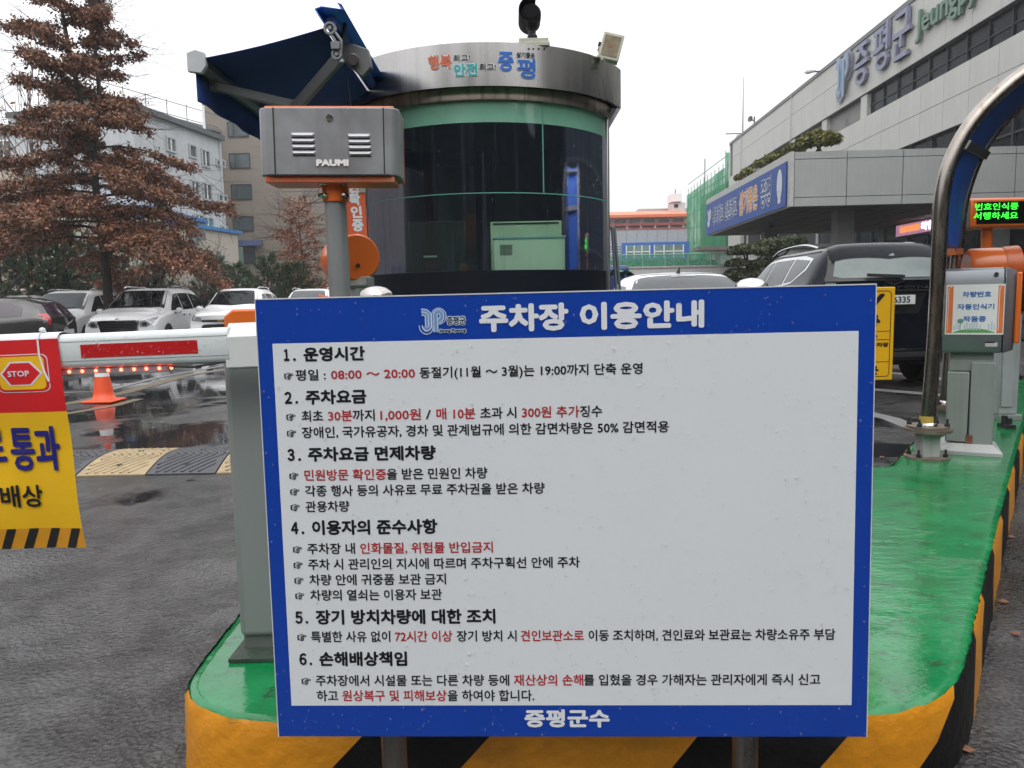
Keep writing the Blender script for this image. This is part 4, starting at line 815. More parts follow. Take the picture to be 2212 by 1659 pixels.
def sheet(name, poly, mat, h, res=None):
    """flat print following the cloth: polygon given in (s,t)"""
    m = MB(); poly = [np.array(p_) for p_ in poly]; c_ = sum(poly)/len(poly); k = 5
    for i in range(len(poly)):
        a, b_ = poly[i], poly[(i+1) % len(poly)]
        rows = [[HBn(*(c_+(a+(b_-a)*j/6-c_)*q_/k), h) for j in range(7)] for q_ in range(k+1)]; m.grid(rows)
    return m.build(name, mat, hb, smooth=0)
# stripes of the lower edge
sl = (hxy(150, 1165)[0]-hxy(170, 1165)[0])
xs0 = [(583, 500, 1430)]
for k in range(12):
    # measured: black bars at crop1 x (575..515 top), period 150
    xt = 578-150*k; a = hxy(xt*.3142, 686+1433*.3142)[0]; b_ = hxy((xt-62)*.3142, 686+1433*.3142)[0]; c_ = hxy((xt-100)*.3142, 686+1588*.3142)[0]; d_ = hxy((xt-38)*.3142, 686+1588*.3142)[0]
    if k == 0: a = max(a, 0.0)
    if c_ > BW: break
    sheet('black_bar', [(a, t2), (b_, t2), (c_, t3), (d_, t3)], M('cloth_black', (.012, .012, .012), .4, coat=.2), .0012)
def Hc(x, y): return hxy(x*.3142, 686+y*.3142)
YW = M('emblem_line', (.62, .58, .66), .4)
def rrect(x0, y0, x1, y1, r):
    P = []
    for cx_, cy_, a in ((x1-r, y0+r, -90), (x1-r, y1-r, 0), (x0+r, y1-r, 90), (x0+r, y0+r, 180)): P += [(cx_+r*math.cos(math.radians(a+22.5*i)), cy_+r*math.sin(math.radians(a+22.5*i))) for i in range(5)]
    return P
# emblem drawn in the banner's own units from two measured corners
ea = Hc(300, 262); eb = Hc(12, 500)
ew = abs(eb[0]-ea[0]); e_s, e_t = min(ea[0], eb[0]), ea[1]; eh = eb[1]-ea[1]
eR = lambda x, y: (e_s+x*ew, e_t+y*eh)
sheet('emblem', [eR(*q_) for q_ in rrect(-.075, -.07, 1.075, 1.09, .17)], YW, .0010)
sheet('emblem', [eR(*q_) for q_ in rrect(-.055, -.045, 1.055, 1.065, .16)], BRED, .0016)
sheet('emblem', [eR(*q_) for q_ in rrect(0, 0, 1, 1, .12)], BYEL, .0022)
hexa = lambda k: [eR(.52+k*a, .53+k*b_) for a, b_ in ((-.25, -.40), (.22, -.40), (.47, -.02), (.28, .37), (-.22, .37), (-.50, -.02))]
sheet('emblem', hexa(.95), YW, .0028); sheet('emblem', hexa(.84), BRED, .0034)
HF = lambda u, v, h: HBn(-u, -v, h)
def btext(tx, xa, ya, xb, yb, mat, bold, name='lettering', lift=.004):
    a = Hc(xa, (ya+yb)/2); b_ = Hc(xb, (ya+yb)/2); tt = Hc((xa+xb)/2, ya)[1]; tb = Hc((xa+xb)/2, yb)[1]
    # text runs left to right, s runs right to left: use -s
    lettering(tx, HF, -a[0], -b_[0], -(tt+tb)/2, tb-tt, mat, hb, bold, em=False, lift=lift, step=.00006)
btext('STOP', 62, 365, 215, 405, YW, .0006, lift=.005)
btext('통과', 75, 745, 432, 1048, NAVI, .0028)
btext('로', -190, 760, 42, 990, NAVI, .0028)
btext('배상', 28, 1145, 318, 1297, INK, .0014)
for x in (272,):
    s_ = hxy(x*.3142+0, 760)[0]; m = MB(); m.tube([HBn(s_, .0, .003), HBn(s_+.0, .04, .004), HBn(s_-.01, .085, .005), HBn(s_-.018, .11, .004)], .0024, 8); m.tube([A_(sa+s_, va+.018, .0), A_(sa+s_, va+.012, .028), HBn(s_, .0, .004)], .0024, 8); m.lathe([(0, -.006), (.006, -.004), (.008, 0), (.006, .006), (0, .008)], A_(sa+s_, va+.022, .012), n=12); m.build('cable_tie', TITLEM, hb)

# yellow notice plate behind the right edge of the blue sign
yp = 3.15
ys = thing('yellow_notice', 'yellow notice plate with black lettering behind the blue board', 'sign', (PY(1880, 700, yp)[0], yp, .2))
YEL = M('notice_yellow', (.68, .36, .006), .4, var=.05, coat=.2)
xr = PY(1931, 720, yp)[0]; zt2, zb2 = PY(1910, 620, yp)[2], PY(1910, 821, yp)[2]; wy = .46
YP = lambda u, v, h=0.: np.array([xr-wy+u, yp-h, zb2+v])
hy = zt2-zb2
m = MB(); m.obox(YP(wy/2, hy/2, -.004), (wy/2, 0, 0), (0, .004, 0), (0, 0, hy/2)); m.build('plate', YEL, ys, bevel=.003)
fr2 = [(.012, .012), (wy-.012, .012), (wy-.012, hy-.012), (.012, hy-.012), (.012, .012)]
m = MB(); tube_flat(m, [(.03, .016), (wy-.03, .016)]+arc(wy-.03, .03, .014, -90, 0, 4)+[(wy-.016, hy-.03)]+arc(wy-.03, hy-.03, .014, 0, 90, 4)+[(.03, hy-.016)]+arc(.03, hy-.03, .014, 90, 180, 4)+[(.016, .03)]+arc(.03, .03, .014, 180, 270, 4), .0028, YP, .001); tube_flat(m, [(.016, hy*.44), (wy-.016, hy*.44)], .002, YP, .0015)
tube_flat(m, [(.016, hy*.20), (wy-.016, hy*.20)], .002, YP, .0015); tube_flat(m, [(.016, hy*.53), (wy-.016, hy*.53)], .002, YP, .0015); m.build('border_line', INK, ys, smooth=0)
lettering('CCTV', YP, .05, wy-.042, hy*.86, hy*.145, INK, ys, .004, lift=.001, em=False)
lettering('작동중', YP, .06, wy-.058, hy*.636, hy*.15, INK, ys, .004, lift=.001, em=False)
lettering('범죄예방용', YP, .26, wy-.067, hy*.475, hy*.04, INK, ys, .0008, lift=.001, em=False)
lettering('증평군청 주차장', YP, .26, wy-.021, hy*.385, hy*.047, INK, ys, .001, lift=.001, em=False)
lettering('증평군', YP, .2, wy-.058, hy*.108, hy*.10, INK, ys, .0025, lift=.001, em=False)
m = MB(); m.cyl((xr-wy*.55, yp+.03, .2), (xr-wy*.55, yp+.03, zt2+.02), .02, 16); m.build('post', GREYGREEN, ys)
# ------------------------------------------------------------------ arch posts on the right arm of the island
ar = thing('arch_canopy', 'curved arch of steel tubes with blue panel rising from the island', 'arch', (2.7, 4.9, .2))
def cc8(pts, d): return [PY(x*.2977+1810.4, y*.2977, d) for x, y in pts]
D1, D2 = 4.50, 5.30
T1 = [PY(2004, 930, D1), PY(2011, 830, D1), PY(2019, 730, D1), PY(2026, 600, D1)]+cc8([(740, 1659), (748, 1500), (762, 1380), (790, 1240), (830, 1130), (895, 1000), (985, 866), (1100, 740), (1230, 620), (1349, 530), (1500, 440), (1700, 350), (2000, 270), (2400, 230)], D1)
T2 = [PY(2043, 872, D2), PY(2047, 800, D2), PY(2054, 700, D2), PY(2062, 600, D2)]+cc8([(880, 1659), (897, 1500), (930, 1370), (975, 1235), (1040, 1090), (1130, 955), (1250, 820), (1349, 735), (1500, 640), (1700, 550), (2000, 460), (2400, 410)], D2)
TUBES = M('arch_steel', (.30, .27, .24), .26, 1, var=.2, scale=5, streak=.7, dirt=(.17, .09, .045), rvar=.08, stretch=(3, 3, .6))
def smoothpath(P, it=2):
    P = [np.array(p_) for p_ in P]
    for _ in range(it):
        Q = [P[0]]
        for a, b_ in zip(P[:-1], P[1:]): Q += [.75*a+.25*b_, .25*a+.75*b_]
        P = Q+[P[-1]]
    return P
T1s, T2s = smoothpath(T1), smoothpath(T2)
m = MB(); m.tube(T1s, .041, 20); m.build('tube', TUBES, ar, smooth=60)
m = MB(); m.tube(T2s, .037, 20); m.build('tube', TUBES, ar, smooth=60)
# second, slimmer rail of the front arch
inner = [p_+np.array([.055, .16, -.03]) for p_ in T1s if p_[2] > 1.55]
m = MB(); m.tube(inner, .02, 12); m.build('inner_rail', TUBES, ar, smooth=60)
zcut = PY(2040, 548, D1)[2]
a1 = [p_ for p_ in T1s if p_[2] > zcut]; a2 = [p_ for p_ in T2s if p_[2] > zcut]
def resample(P, n):
    d = np.concatenate([[0], np.cumsum([np.linalg.norm(b_-a) for a, b_ in zip(P[:-1], P[1:])])]); t = np.linspace(0, d[-1], n)
    return [np.array([np.interp(q_, d, [p_[k] for p_ in P]) for k in range(3)]) for q_ in t]
n = 40; A1 = resample(a1, n); A2 = resample(a2, n)
m = MB(); m.grid([[a*(1-t)+b_*t+np.array([.03*math.sin(PI*t), 0, -.03*math.sin(PI*t)]) for t in (.02, .15, .3, .5, .7, .85, .97)] for a, b_ in zip(A1, A2)])
o = m.build('blue_panel', M('arch_blue', (.008, .065, .29), .5, var=.18, scale=3, spec=.25, streak=.2, dirt=(.02, .05, .12)), ar, smooth=70); o.modifiers.new('thickness', 'SOLIDIFY').thickness = .012
m = MB(); a, b_ = A1[0], A2[0]; d = (b_-a); m.obox((a+b_)/2-np.array([0, 0, .03]), d*.5, np.array([.03, -.02, 0]), [0, 0, .02]); m.build('end_plate', M('orange_end', (.45, .13, .04), .5, dirt=(.2, .08, .04)), ar)
for t in (.32, .62):
    i = int(n*t); a, b_ = A1[i], A2[i]; tv = A1[i+1]-A1[i]; tv /= np.linalg.norm(tv); s_ = np.cross(b_-a, tv); s_ /= np.linalg.norm(s_)
    m = MB(); m.obox((a+b_)/2+s_*.02, (b_-a)*.5, tv*.03, s_*.035); m.build('cross_beam', M('beam_steel', (.10, .10, .10), .35, .7), ar, bevel=.004)
FLG = M('rusty_flange', (.17, .14, .11), .6, .4, var=.3, scale=25, dirt=(.16, .06, .02), bump=.4)
PED = M('pedestal_grey', (.36, .38, .37), .5, var=.1, scale=10, streak=.5, dirt=(.22, .12, .06))
for (x, y, d, r) in ((2002, 986, D1, .041), (2040, 933, D2, .037)):
    b0 = PY(x, y, d); Xb = b0[0]+.0; top = .36 if d == D1 else .37
    Xt = (T1 if d == D1 else T2)[0][0]
    m = MB(); m.box(Xb-.052, Xb+.052, d-.05, d+.05, .208, top); m.build('pedestal', PED, ar, bevel=.004)
    m = MB(); m.lathe([(.0, 0), (.125, 0), (.125, .012), (0, .012)], (Xb, d, .199), n=28); m.build('base_flange', FLG, ar)
    m = MB(); m.lathe([(.0, 0), (.13, 0), (.13, .02), (0, .02)], (Xt, d, top), n=28); m.lathe([(.0, .022), (.115, .022), (.115, .034), (0, .034)], (Xt, d, top), n=28); m.build('top_flange', FLG, ar)
    m = MB(); m.lathe([(r+.012, .034), (r+.010, .045), (r, .055)], (Xt, d, top), n=24); m.build('weld_ring', STEEL2, ar)
    for a in (35, 145, 215, 325):
        for z0, cxx, rr in ((.211, Xb, .098), (top+.034, Xt, .10)):
            px_, py_ = cxx+rr*math.cos(math.radians(a)), d+rr*math.sin(math.radians(a))
            m = MB(); m.cyl((px_, py_, z0), (px_, py_, z0+.018), .014, 6); m.cyl((px_, py_, z0+.018), (px_, py_, z0+.045), .007, 8); m.build('bolt', DKSTEEL, ar)
m = MB(); m.lathe([(.043, -.02), (.0435, 0), (.043, .02)], PY(2003, 905, D1-.0), n=24); m.build('tape', M('yellow_tape', (.42, .30, .06), .5, var=.2), ar)

# ------------------------------------------------------------------ recognition machine
ym = 4.62
rm = thing('plate_reader', 'grey number plate reader on square column with white poster', 'ticket machine', (*PY(2105, 960, ym)[:2], .2), rz=0)
def mx_(x, y=0, Y=None): return PY(x, y or 750, Y or ym)
yf_ = 4.52
fx0, fx1 = PY(2060, 760, yf_)[0], PY(2184, 700, yf_)[0]; ft, fb = PY(2120, 578, yf_)[2], PY(2120, 764, yf_)[2]
fw = fx1-fx0
def RP(u, v, h=0.): return np.array([fx0+u, yf_-h, fb+v])
RH = ft-fb
MGREY = M('reader_grey', (.21, .225, .245), .3, .55, var=.05, scale=3, streak=.15, dirt=(.2, .22, .2))
# front shell: side profile (depth, height) swept over the width
P_ = [(0, .035), (.018, .005), (.05, 0), (.16, 0), (.16, RH), (.05, RH), (.022, RH-.012), (.0, RH-.075)]
m = MB(); m.prism(P_, (fx0, yf_, fb), (0, 1, 0), (0, 0, 1), (fw-.012, 0, 0)); m.build('front_shell', MGREY, rm, bevel=.004)
m = MB(); m.prism([(.008, .03), (.024, .007), (.15, .007), (.15, RH-.006), (.03, RH-.008), (.008, RH-.075)], (fx0-.012, yf_, fb), (0, 1, 0), (0, 0, 1), (fw+.008, 0, 0)); m.build('seam_gasket', BLACK, rm)
for sx, w_, nm in ((fx0-.012, -.052, 'side_cheek'), (fx1-.004, .062, 'side_cheek')):
    P2 = [(.0, .05), (.03, .0), (.22, 0), (.22, RH), (.04, RH), (.0, RH-.07)]
    m = MB(); n = len(P2)
    a = [np.array([sx, yf_+d, fb+z]) for d, z in P2]; b_ = [np.array([sx+w_, yf_+d*.8+.055, fb+(z-RH/2)*.93+RH/2]) for d, z in P2]
    m.add(a+b_, [tuple(range(n)), tuple(range(n, 2*n))]+[(i, (i+1) % n, n+(i+1) % n, n+i) for i in range(n)]); m.build(nm, MGREY, rm, bevel=.003)
m = MB(); m.box(fx1+.055, fx1+.085, yf_+.03, yf_+.22, fb+.06, ft-.03); m.build('orange_side', ORANGE, rm, bevel=.008)
# poster
pcn = [(-.0, 0)]
p0, p1 = PY(2066, 720, yf_)[0]-fx0, PY(2181, 720, yf_)[0]-fx0; q0, q1 = PY(2120, 723, yf_)[2]-fb, PY(2120, 614, yf_)[2]-fb
POST = M('poster_white', (.66, .67, .66), .3, coat=.6, var=.04)
m = MB(); m.obox(RP((p0+p1)/2, (q0+q1)/2, .001), ((p1-p0)/2, 0, 0), (0, .0012, 0), (0, 0, (q1-q0)/2)); m.build('poster', POST, rm)
PWd, PHt = p1-p0, q1-q0
PP = lambda u, v, h: RP(p0+u*PWd, q0+v*PHt, .0024+h)
def pq(m, pts): m.add([PP(u, v, 0) for u, v in pts], [tuple(range(len(pts)))])
for a, b_ in ((.02, .125), (.885, .985)): m = MB(); pq(m, [(a, .03), (b_, .03), (b_, .97), (a, .97)]); m.build('orange_border', M('poster_orange', (.60, .16, .04), .4), rm)
for a in (.045, .91): m = MB(); tube_flat(m, [(a, .08), (a, .93), (a+.05, .96)], .008, lambda u, v, h: PP(u, v, .0004), 0); m.build('border_line', WHITE, rm)
hill = [(.15, .035)]+[(.15+.7*i/14, .05+.075*math.sin(PI*i/14)) for i in range(15)]+[(.85, .035)]
m = MB(); pq(m, hill); m.build('printed_hill', M('print_green', (.10, .30, .08), .4, var=.2, scale=60), rm)
for i, (u, h_) in enumerate(((.16, .09), (.20, .14), (.24, .10), (.34, .11), (.38, .16), (.43, .13), (.47, .2), (.51, .15), (.55, .19), (.60, .10), (.75, .12), (.80, .17), (.845, .12))): m = MB(); m.add([PP(u-.013, .09, .0002+.00002*i), PP(u+.013, .09, .0002+.00002*i), PP(u+.013, .09+h_, .0002+.00002*i), PP(u-.013, .09+h_, .0002+.00002*i)], [(0, 1, 2, 3)]); m.build('printed_skyline', M('print_blue', (.42, .50, .56), .4), rm)
m = MB(); tube_flat(m, [(.265, .09), (.265, .24)], .012, lambda u, v, h: PP(u, v, .0006), 0); m.add([PP(.265+.055*math.cos(a), .27+.05*math.sin(a), .0007) for a in np.linspace(0, 2*PI, 12, endpoint=False)], [tuple(range(12))]); m.build('printed_tree', M('print_teal', (.12, .24, .22), .4), rm)
PB = M('poster_blue_ink', (.02, .12, .38), .4, var=0)
for tx, u0, u1, vc in (('차량번호', .28, .77, .80), ('자동인식기', .20, .83, .555), ('작동중', .31, .70, .31)):
    lettering(tx, lambda u, v, h: RP(u, v, .0034+h), p0+u0*PWd, p0+u1*PWd, q0+vc*PHt, PHt*.115, PB, rm, .0012, step=.00004)
c0 = PY(2169, 592, yf_); m = MB(); m.lathe([(.0125, -.004), (.0125, .002), (.010, .004), (.0, .003)], (c0[0], yf_-.002, c0[2]), (0, -1, 0), n=20); m.build('lock', DKSTEEL, rm)
a = PY(2157, 745, yf_); m = MB(); m.box(a[0]-.03, a[0]+.035, yf_-.002, yf_, a[2]-.008, a[2]+.016); m.build('type_label', M('silver_label', (.42, .43, .42), .3), rm)
a = PY(2157, 741, yf_); m = MB(); m.box(a[0]-.03, a[0]+.02, yf_-.003, yf_-.002, a[2]+.002, a[2]+.009); m.build('label_print', INK, rm)
# column
yc_ = 4.58
kx = lambda x, y: PY(x, y, yc_)[0]
CG = M('column_grey', (.215, .24, .225), .42, var=.05, streak=.2, dirt=(.14, .13, .1))
zA, zB = PY(2100, 768, yc_)[2], PY(2100, 802, yc_)[2]
m = MB(); m.box(kx(2065, 790), kx(2150, 790), yc_+.0, yc_+.2, .24, zA+.02); m.build('column', CG, rm, bevel=.006)
m = MB(); m.box(kx(2058, 850), kx(2101, 850), yc_-.035, yc_-.002, .27, zB-.005); m.build('door', CG, rm, bevel=.006)
m = MB(); m.box(kx(2104, 850), kx(2152, 850), yc_-.03, yc_-.001, .25, zA-.04); m.build('front_cover', CG, rm, bevel=.006)
m = MB(); m.box(kx(2101, 850), kx(2104.5, 850), yc_-.018, yc_-.0, .25, zB); m.build('gap', BLACK, rm)
m = MB(); m.box(kx(2064, 780), kx(2150, 780), yc_-.012, yc_, zB+.0, zA-.03); m.build('neck_band', CG, rm, bevel=.003)
bx0, bx1 = kx(2042, 960), kx(2164, 960)
m = MB(); y0, y1, yi0, yi1 = yc_-.10, yc_+.28, yc_-.045, yc_+.22
m.add([(bx0, y0, .198), (bx1, y0, .198), (bx1, y1, .198), (bx0, y1, .198), (bx0, y0, .225), (bx1, y0, .225), (bx1, y1, .225), (bx0, y1, .225), (bx0+.05, yi0, .262), (bx1-.05, yi0, .262), (bx1-.05, yi1, .262), (bx0+.05, yi1, .262)], [(0, 1, 2, 3), (0, 1, 5, 4), (1, 2, 6, 5), (2, 3, 7, 6), (3, 0, 4, 7), (4, 5, 9, 8), (5, 6, 10, 9), (6, 7, 11, 10), (7, 4, 8, 11), (8, 9, 10, 11)]); m.build('foot', M('foot_grey', (.34, .35, .34), .5, var=.1, dirt=(.16, .15, .12)), rm, bevel=.004)
m = MB(); m.obox((kx(2101, 940), yc_-.037, .285), (.02, 0, 0), (0, .001, 0), (0, 0, .03)); m.build('rust_stain', RUST, rm)
rm.scale = (.95, 1, 1); rm.rotation_euler = (0, 0, math.radians(-27))
# camera housing with visor, behind the reader
yh = 5.05; px = yh/F_
ch = thing('warning_light', 'orange hooded warning light behind the grey plate reader', 'warning light', (*PY(2140, 700, yh)[:2], .2))
c0 = PY(2138, 578, yh)
m = MB(); m.lathe([(0, -.14), (36*px, -.14), (41*px, -.12), (42*px, .02), (41*px, .12), (0, .13)], c0, (1, -.25, 0), n=36); m.build('drum', ORANGE, ch, smooth=45)
m = MB(); m.lathe([(43*px, .06), (45*px, .15), (43.5*px, .15), (42*px, .06)], c0, (1, -.25, 0), n=36); m.build('visor', M('visor_orange', (.50, .10, .02), .35), ch, smooth=45)
m = MB(); m.lathe([(0, .135), (34*px, .135), (34*px, .14), (0, .15)], c0, (1, -.25, 0), n=30); m.build('lens', M('lens_dark', (.03, .02, .02), .2), ch, smooth=45)
m = MB(); m.cyl((c0[0], yh+.0, .2), (c0[0], yh, c0[2]-.08), .045, 20); m.build('post', GREYGREEN, ch)
# LED text display
yl = 5.9; px = yl/F_
ld = thing('led_display', 'orange framed display with green lit words on a post', 'display board', (*PY(2148, 560, yl)[:2], .2))
def LP(x, y, h=0.): return PY(x, y, yl)+np.array([0, -h, 0])
X0, X1 = LP(2097, 460)[0], LP(2262, 460)[0]; Z0, Z1 = LP(2150, 492)[2], LP(2150, 427)[2]
m = MB(); m.prism([(X0, Z0), (X1, Z0), (X1, Z1), (X0, Z1)], (0, yl, 0), (1, 0, 0), (0, 0, 1), (0, .22, 0)); m.build('case', ORANGE, ld, bevel=.02)
m = MB(); m.box(X0-.03, X0-.001, yl+.01, yl+.2, Z0+.01, Z1-.008); m.lathe([(.028, 0), (.028, .006), (.022, .008), (.02, .003), (0, .003)], (X0-.03, yl+.08, (Z0+Z1)/2), (-1, 0, 0), n=20); m.build('end_cap', MGREY, ld, bevel=.004)
m = MB(); m.obox(((X0+X1)/2+.01, yl-.0015, (Z0+Z1)/2), ((X1-X0)/2-.035, 0, 0), (0, .001, 0), (0, 0, (Z1-Z0)/2-.03)); m.build('screen', M('screen_black', (.004, .006, .005), .12, coat=.5), ld)
LGREEN = M('led_green', (.04, 1, .05), .4, var=0, emit=1.6)
LM_ = lambda u, v, h: np.array([u, yl-.004-h, v])
for tx, x0, x1, y, hh_ in (('번호인식중', 2106, 2199, 447, 14.5), ('서행하세요', 2103, 2198, 467, 15)):
    a, b_ = LP(x0, y), LP(x1, y); lettering(tx, LM_, a[0], b_[0], a[2], hh_*px, LGREEN, ld, .0004, em=False)
m = MB(); m.cyl(LP(2149, 545)+np.array([0, .1, 0]), LP(2149, 490)+np.array([0, .1, 0]), 11*px, 20); m.build('sleeve', ORANGE, ld)
m = MB(); b0 = LP(2151, 560); m.cyl((b0[0], yl+.1, .2), (b0[0], yl+.1, LP(2149, 520)[2]), 8.5*px, 20); m.build('post', M('pole_grey2', (.33, .34, .34), .4, .3), ld)
# grey cabinet behind the reader
yg = 5.75
gc = thing('control_cabinet', 'slim pale grey cabinet standing behind the plate reader', 'cabinet', (PY(2175, 855, yg)[0], yg, .2))
m = MB(); m.box(PY(2160, 800, yg)[0], PY(2203, 800, yg)[0], yg, yg+.3, .24, 1.0); m.build('body', M('cabinet_grey', (.30, .33, .33), .45, streak=.2, dirt=(.15, .16, .15)), gc, bevel=.01)
m = MB(); m.box(PY(2164, 800, yg)[0], PY(2190, 800, yg)[0], yg-.01, yg-.001, .30, .96); m.build('door', M('cabinet_grey2', (.32, .35, .35), .4), gc, bevel=.004)
m = MB(); m.box(PY(2158, 850, yg)[0], PY(2206, 850, yg)[0], yg-.03, yg+.32, .198, .24); m.build('plinth', M('cabinet_plinth', (.2, .22, .21), .5), gc, bevel=.004)
m = MB(); m.box(PY(2161, 850, yg-.3)[0], PY(2179, 850, yg-.3)[0], yg-.4, yg-.28, .198, .23); m.cyl((PY(2165, 845, yg-.3)[0], yg-.34, .23), (PY(2165, 845, yg-.3)[0], yg-.34, .29), .02, 8); m.cyl((PY(2175, 845, yg-.3)[0], yg-.34, .23), (PY(2175, 845, yg-.3)[0], yg-.34, .27), .02, 8); m.build('anchor', DKSTEEL, gc)

# ------------------------------------------------------------------ traffic cone
cn = thing('traffic_cone', 'orange traffic cone with white band on the wet lot behind the boom', 'traffic cone', tuple(PZ(225, 869, 0)))
cp = PZ(225, 868, 0)
CONEM = M('cone_orange', (.75, .085, .02), .4, var=.08)
m = MB(); m.lathe([(.15, .03), (.142, .05), (.125, .065), (.115, .13), (.079, .36), (.077, .37), (.055, .47), (.03, .66), (.027, .70), (.02, .70), (.02, .6)], cp, n=28); m.build('cone', CONEM, cn, smooth=50)
m = MB(); m.box(cp[0]-.19, cp[0]+.19, cp[1]-.19, cp[1]+.19, .004, .032); m.build('base', CONEM, cn, bevel=.01)
for z0, z1 in ((.325, .45),):
    rr = lambda z: np.interp(z, [.13, .36, .47, .66], [.115, .079, .062, .032])+.003
    m = MB(); m.lathe([(rr(z0), z0), (rr(z1), z1)], cp, n=28); m.build('white_band', WHITE, cn, smooth=60)

# ------------------------------------------------------------------ speed hump: two rows of ribbed rubber blocks
HY, HK = M('hump_yellow', (.33, .245, .13), .5, var=.2, scale=12, bump=.3, bscale=80, dirt=(.05, .045, .04)), M('hump_black', (.042, .044, .050), .45, var=.2, scale=12, bump=.3, bscale=80)
yh0 = 5.33; ya_, yb_ = yh0, yh0+1.0; xh = PZ(301, 1034, 0)[0]
hump = thing('speed_hump', 'rubber speed hump of alternating yellow and black ribbed blocks', 'speed bump', (xh, (ya_+yb_)/2, .003))
def hump_block(x0, y0, y1, row, mat):
    m = MB(); nx, ny = 2, 16; hz = lambda y: .006+.040*math.sin(PI*min(1, max(0, (y-ya_)/(yb_-ya_))))
    g_ = .006; x1 = x0+.5
    rows = [[(x0+g_, y, 0) for y in np.linspace(y0, y1, ny)]]
    skew = lambda y: -.17*(y-ya_)
    G2 = []
    for i in range(3):
        x = x0+g_+(x1-x0-2*g_)*i/2
        G2.append([(x+skew(y), y, .003+hz(y)) for y in np.linspace(y0+g_, y1-g_, ny)])
    m.grid(G2)
    e0 = [(p_[0], p_[1], .0) for p_ in G2[0]]; e1 = [(p_[0], p_[1], 0) for p_ in G2[2]]; m.grid([e0, G2[0]]); m.grid([G2[2], e1])
    for k in (0, -1): m.grid([[(r_[k][0], r_[k][1], 0) for r_ in G2], [r_[k] for r_ in G2]])
    m.build('block', mat, hump, smooth=40)
    # diagonal ribs
    r_ = MB()
    for k in range(13):
        u = -.25+.06*k
        pts = []
        for t in np.linspace(.04, .46, 6):
            y = y0+t; x = x0+u+(.5*t if row == 0 else .25-.5*t)
            if x0+.03 < x < x1-.03: pts.append(np.array([x+skew(y), y, .003+hz(y)]))
        if len(pts) > 1:
            w = np.array([.010, 0, 0]); r_.grid([[p_-w for p_ in pts], [p_+np.array([-.004, 0, .007]) for p_ in pts], [p_+np.array([.004, 0, .007]) for p_ in pts], [p_+w for p_ in pts]])
    if r_.v: r_.build('ribs', mat, hump, kind='stuff', smooth=30)
    b_ = MB(); b_.cyl((x0+.25+skew(y0+.22), y0+.22, hz(y0+.22)-.0), (x0+.25+skew(y0+.22), y0+.22, hz(y0+.22)+.009), .022, 12); b_.build('bolt', BLACK, hump)
for i in range(-3, 3):
    x0 = xh+.5*i
    for row, (y0, y1) in enumerate(((ya_, ya_+.5), (ya_+.5, yb_))): hump_block(x0, y0, y1, row, HK if (i+0) % 2 == 0 else HY)

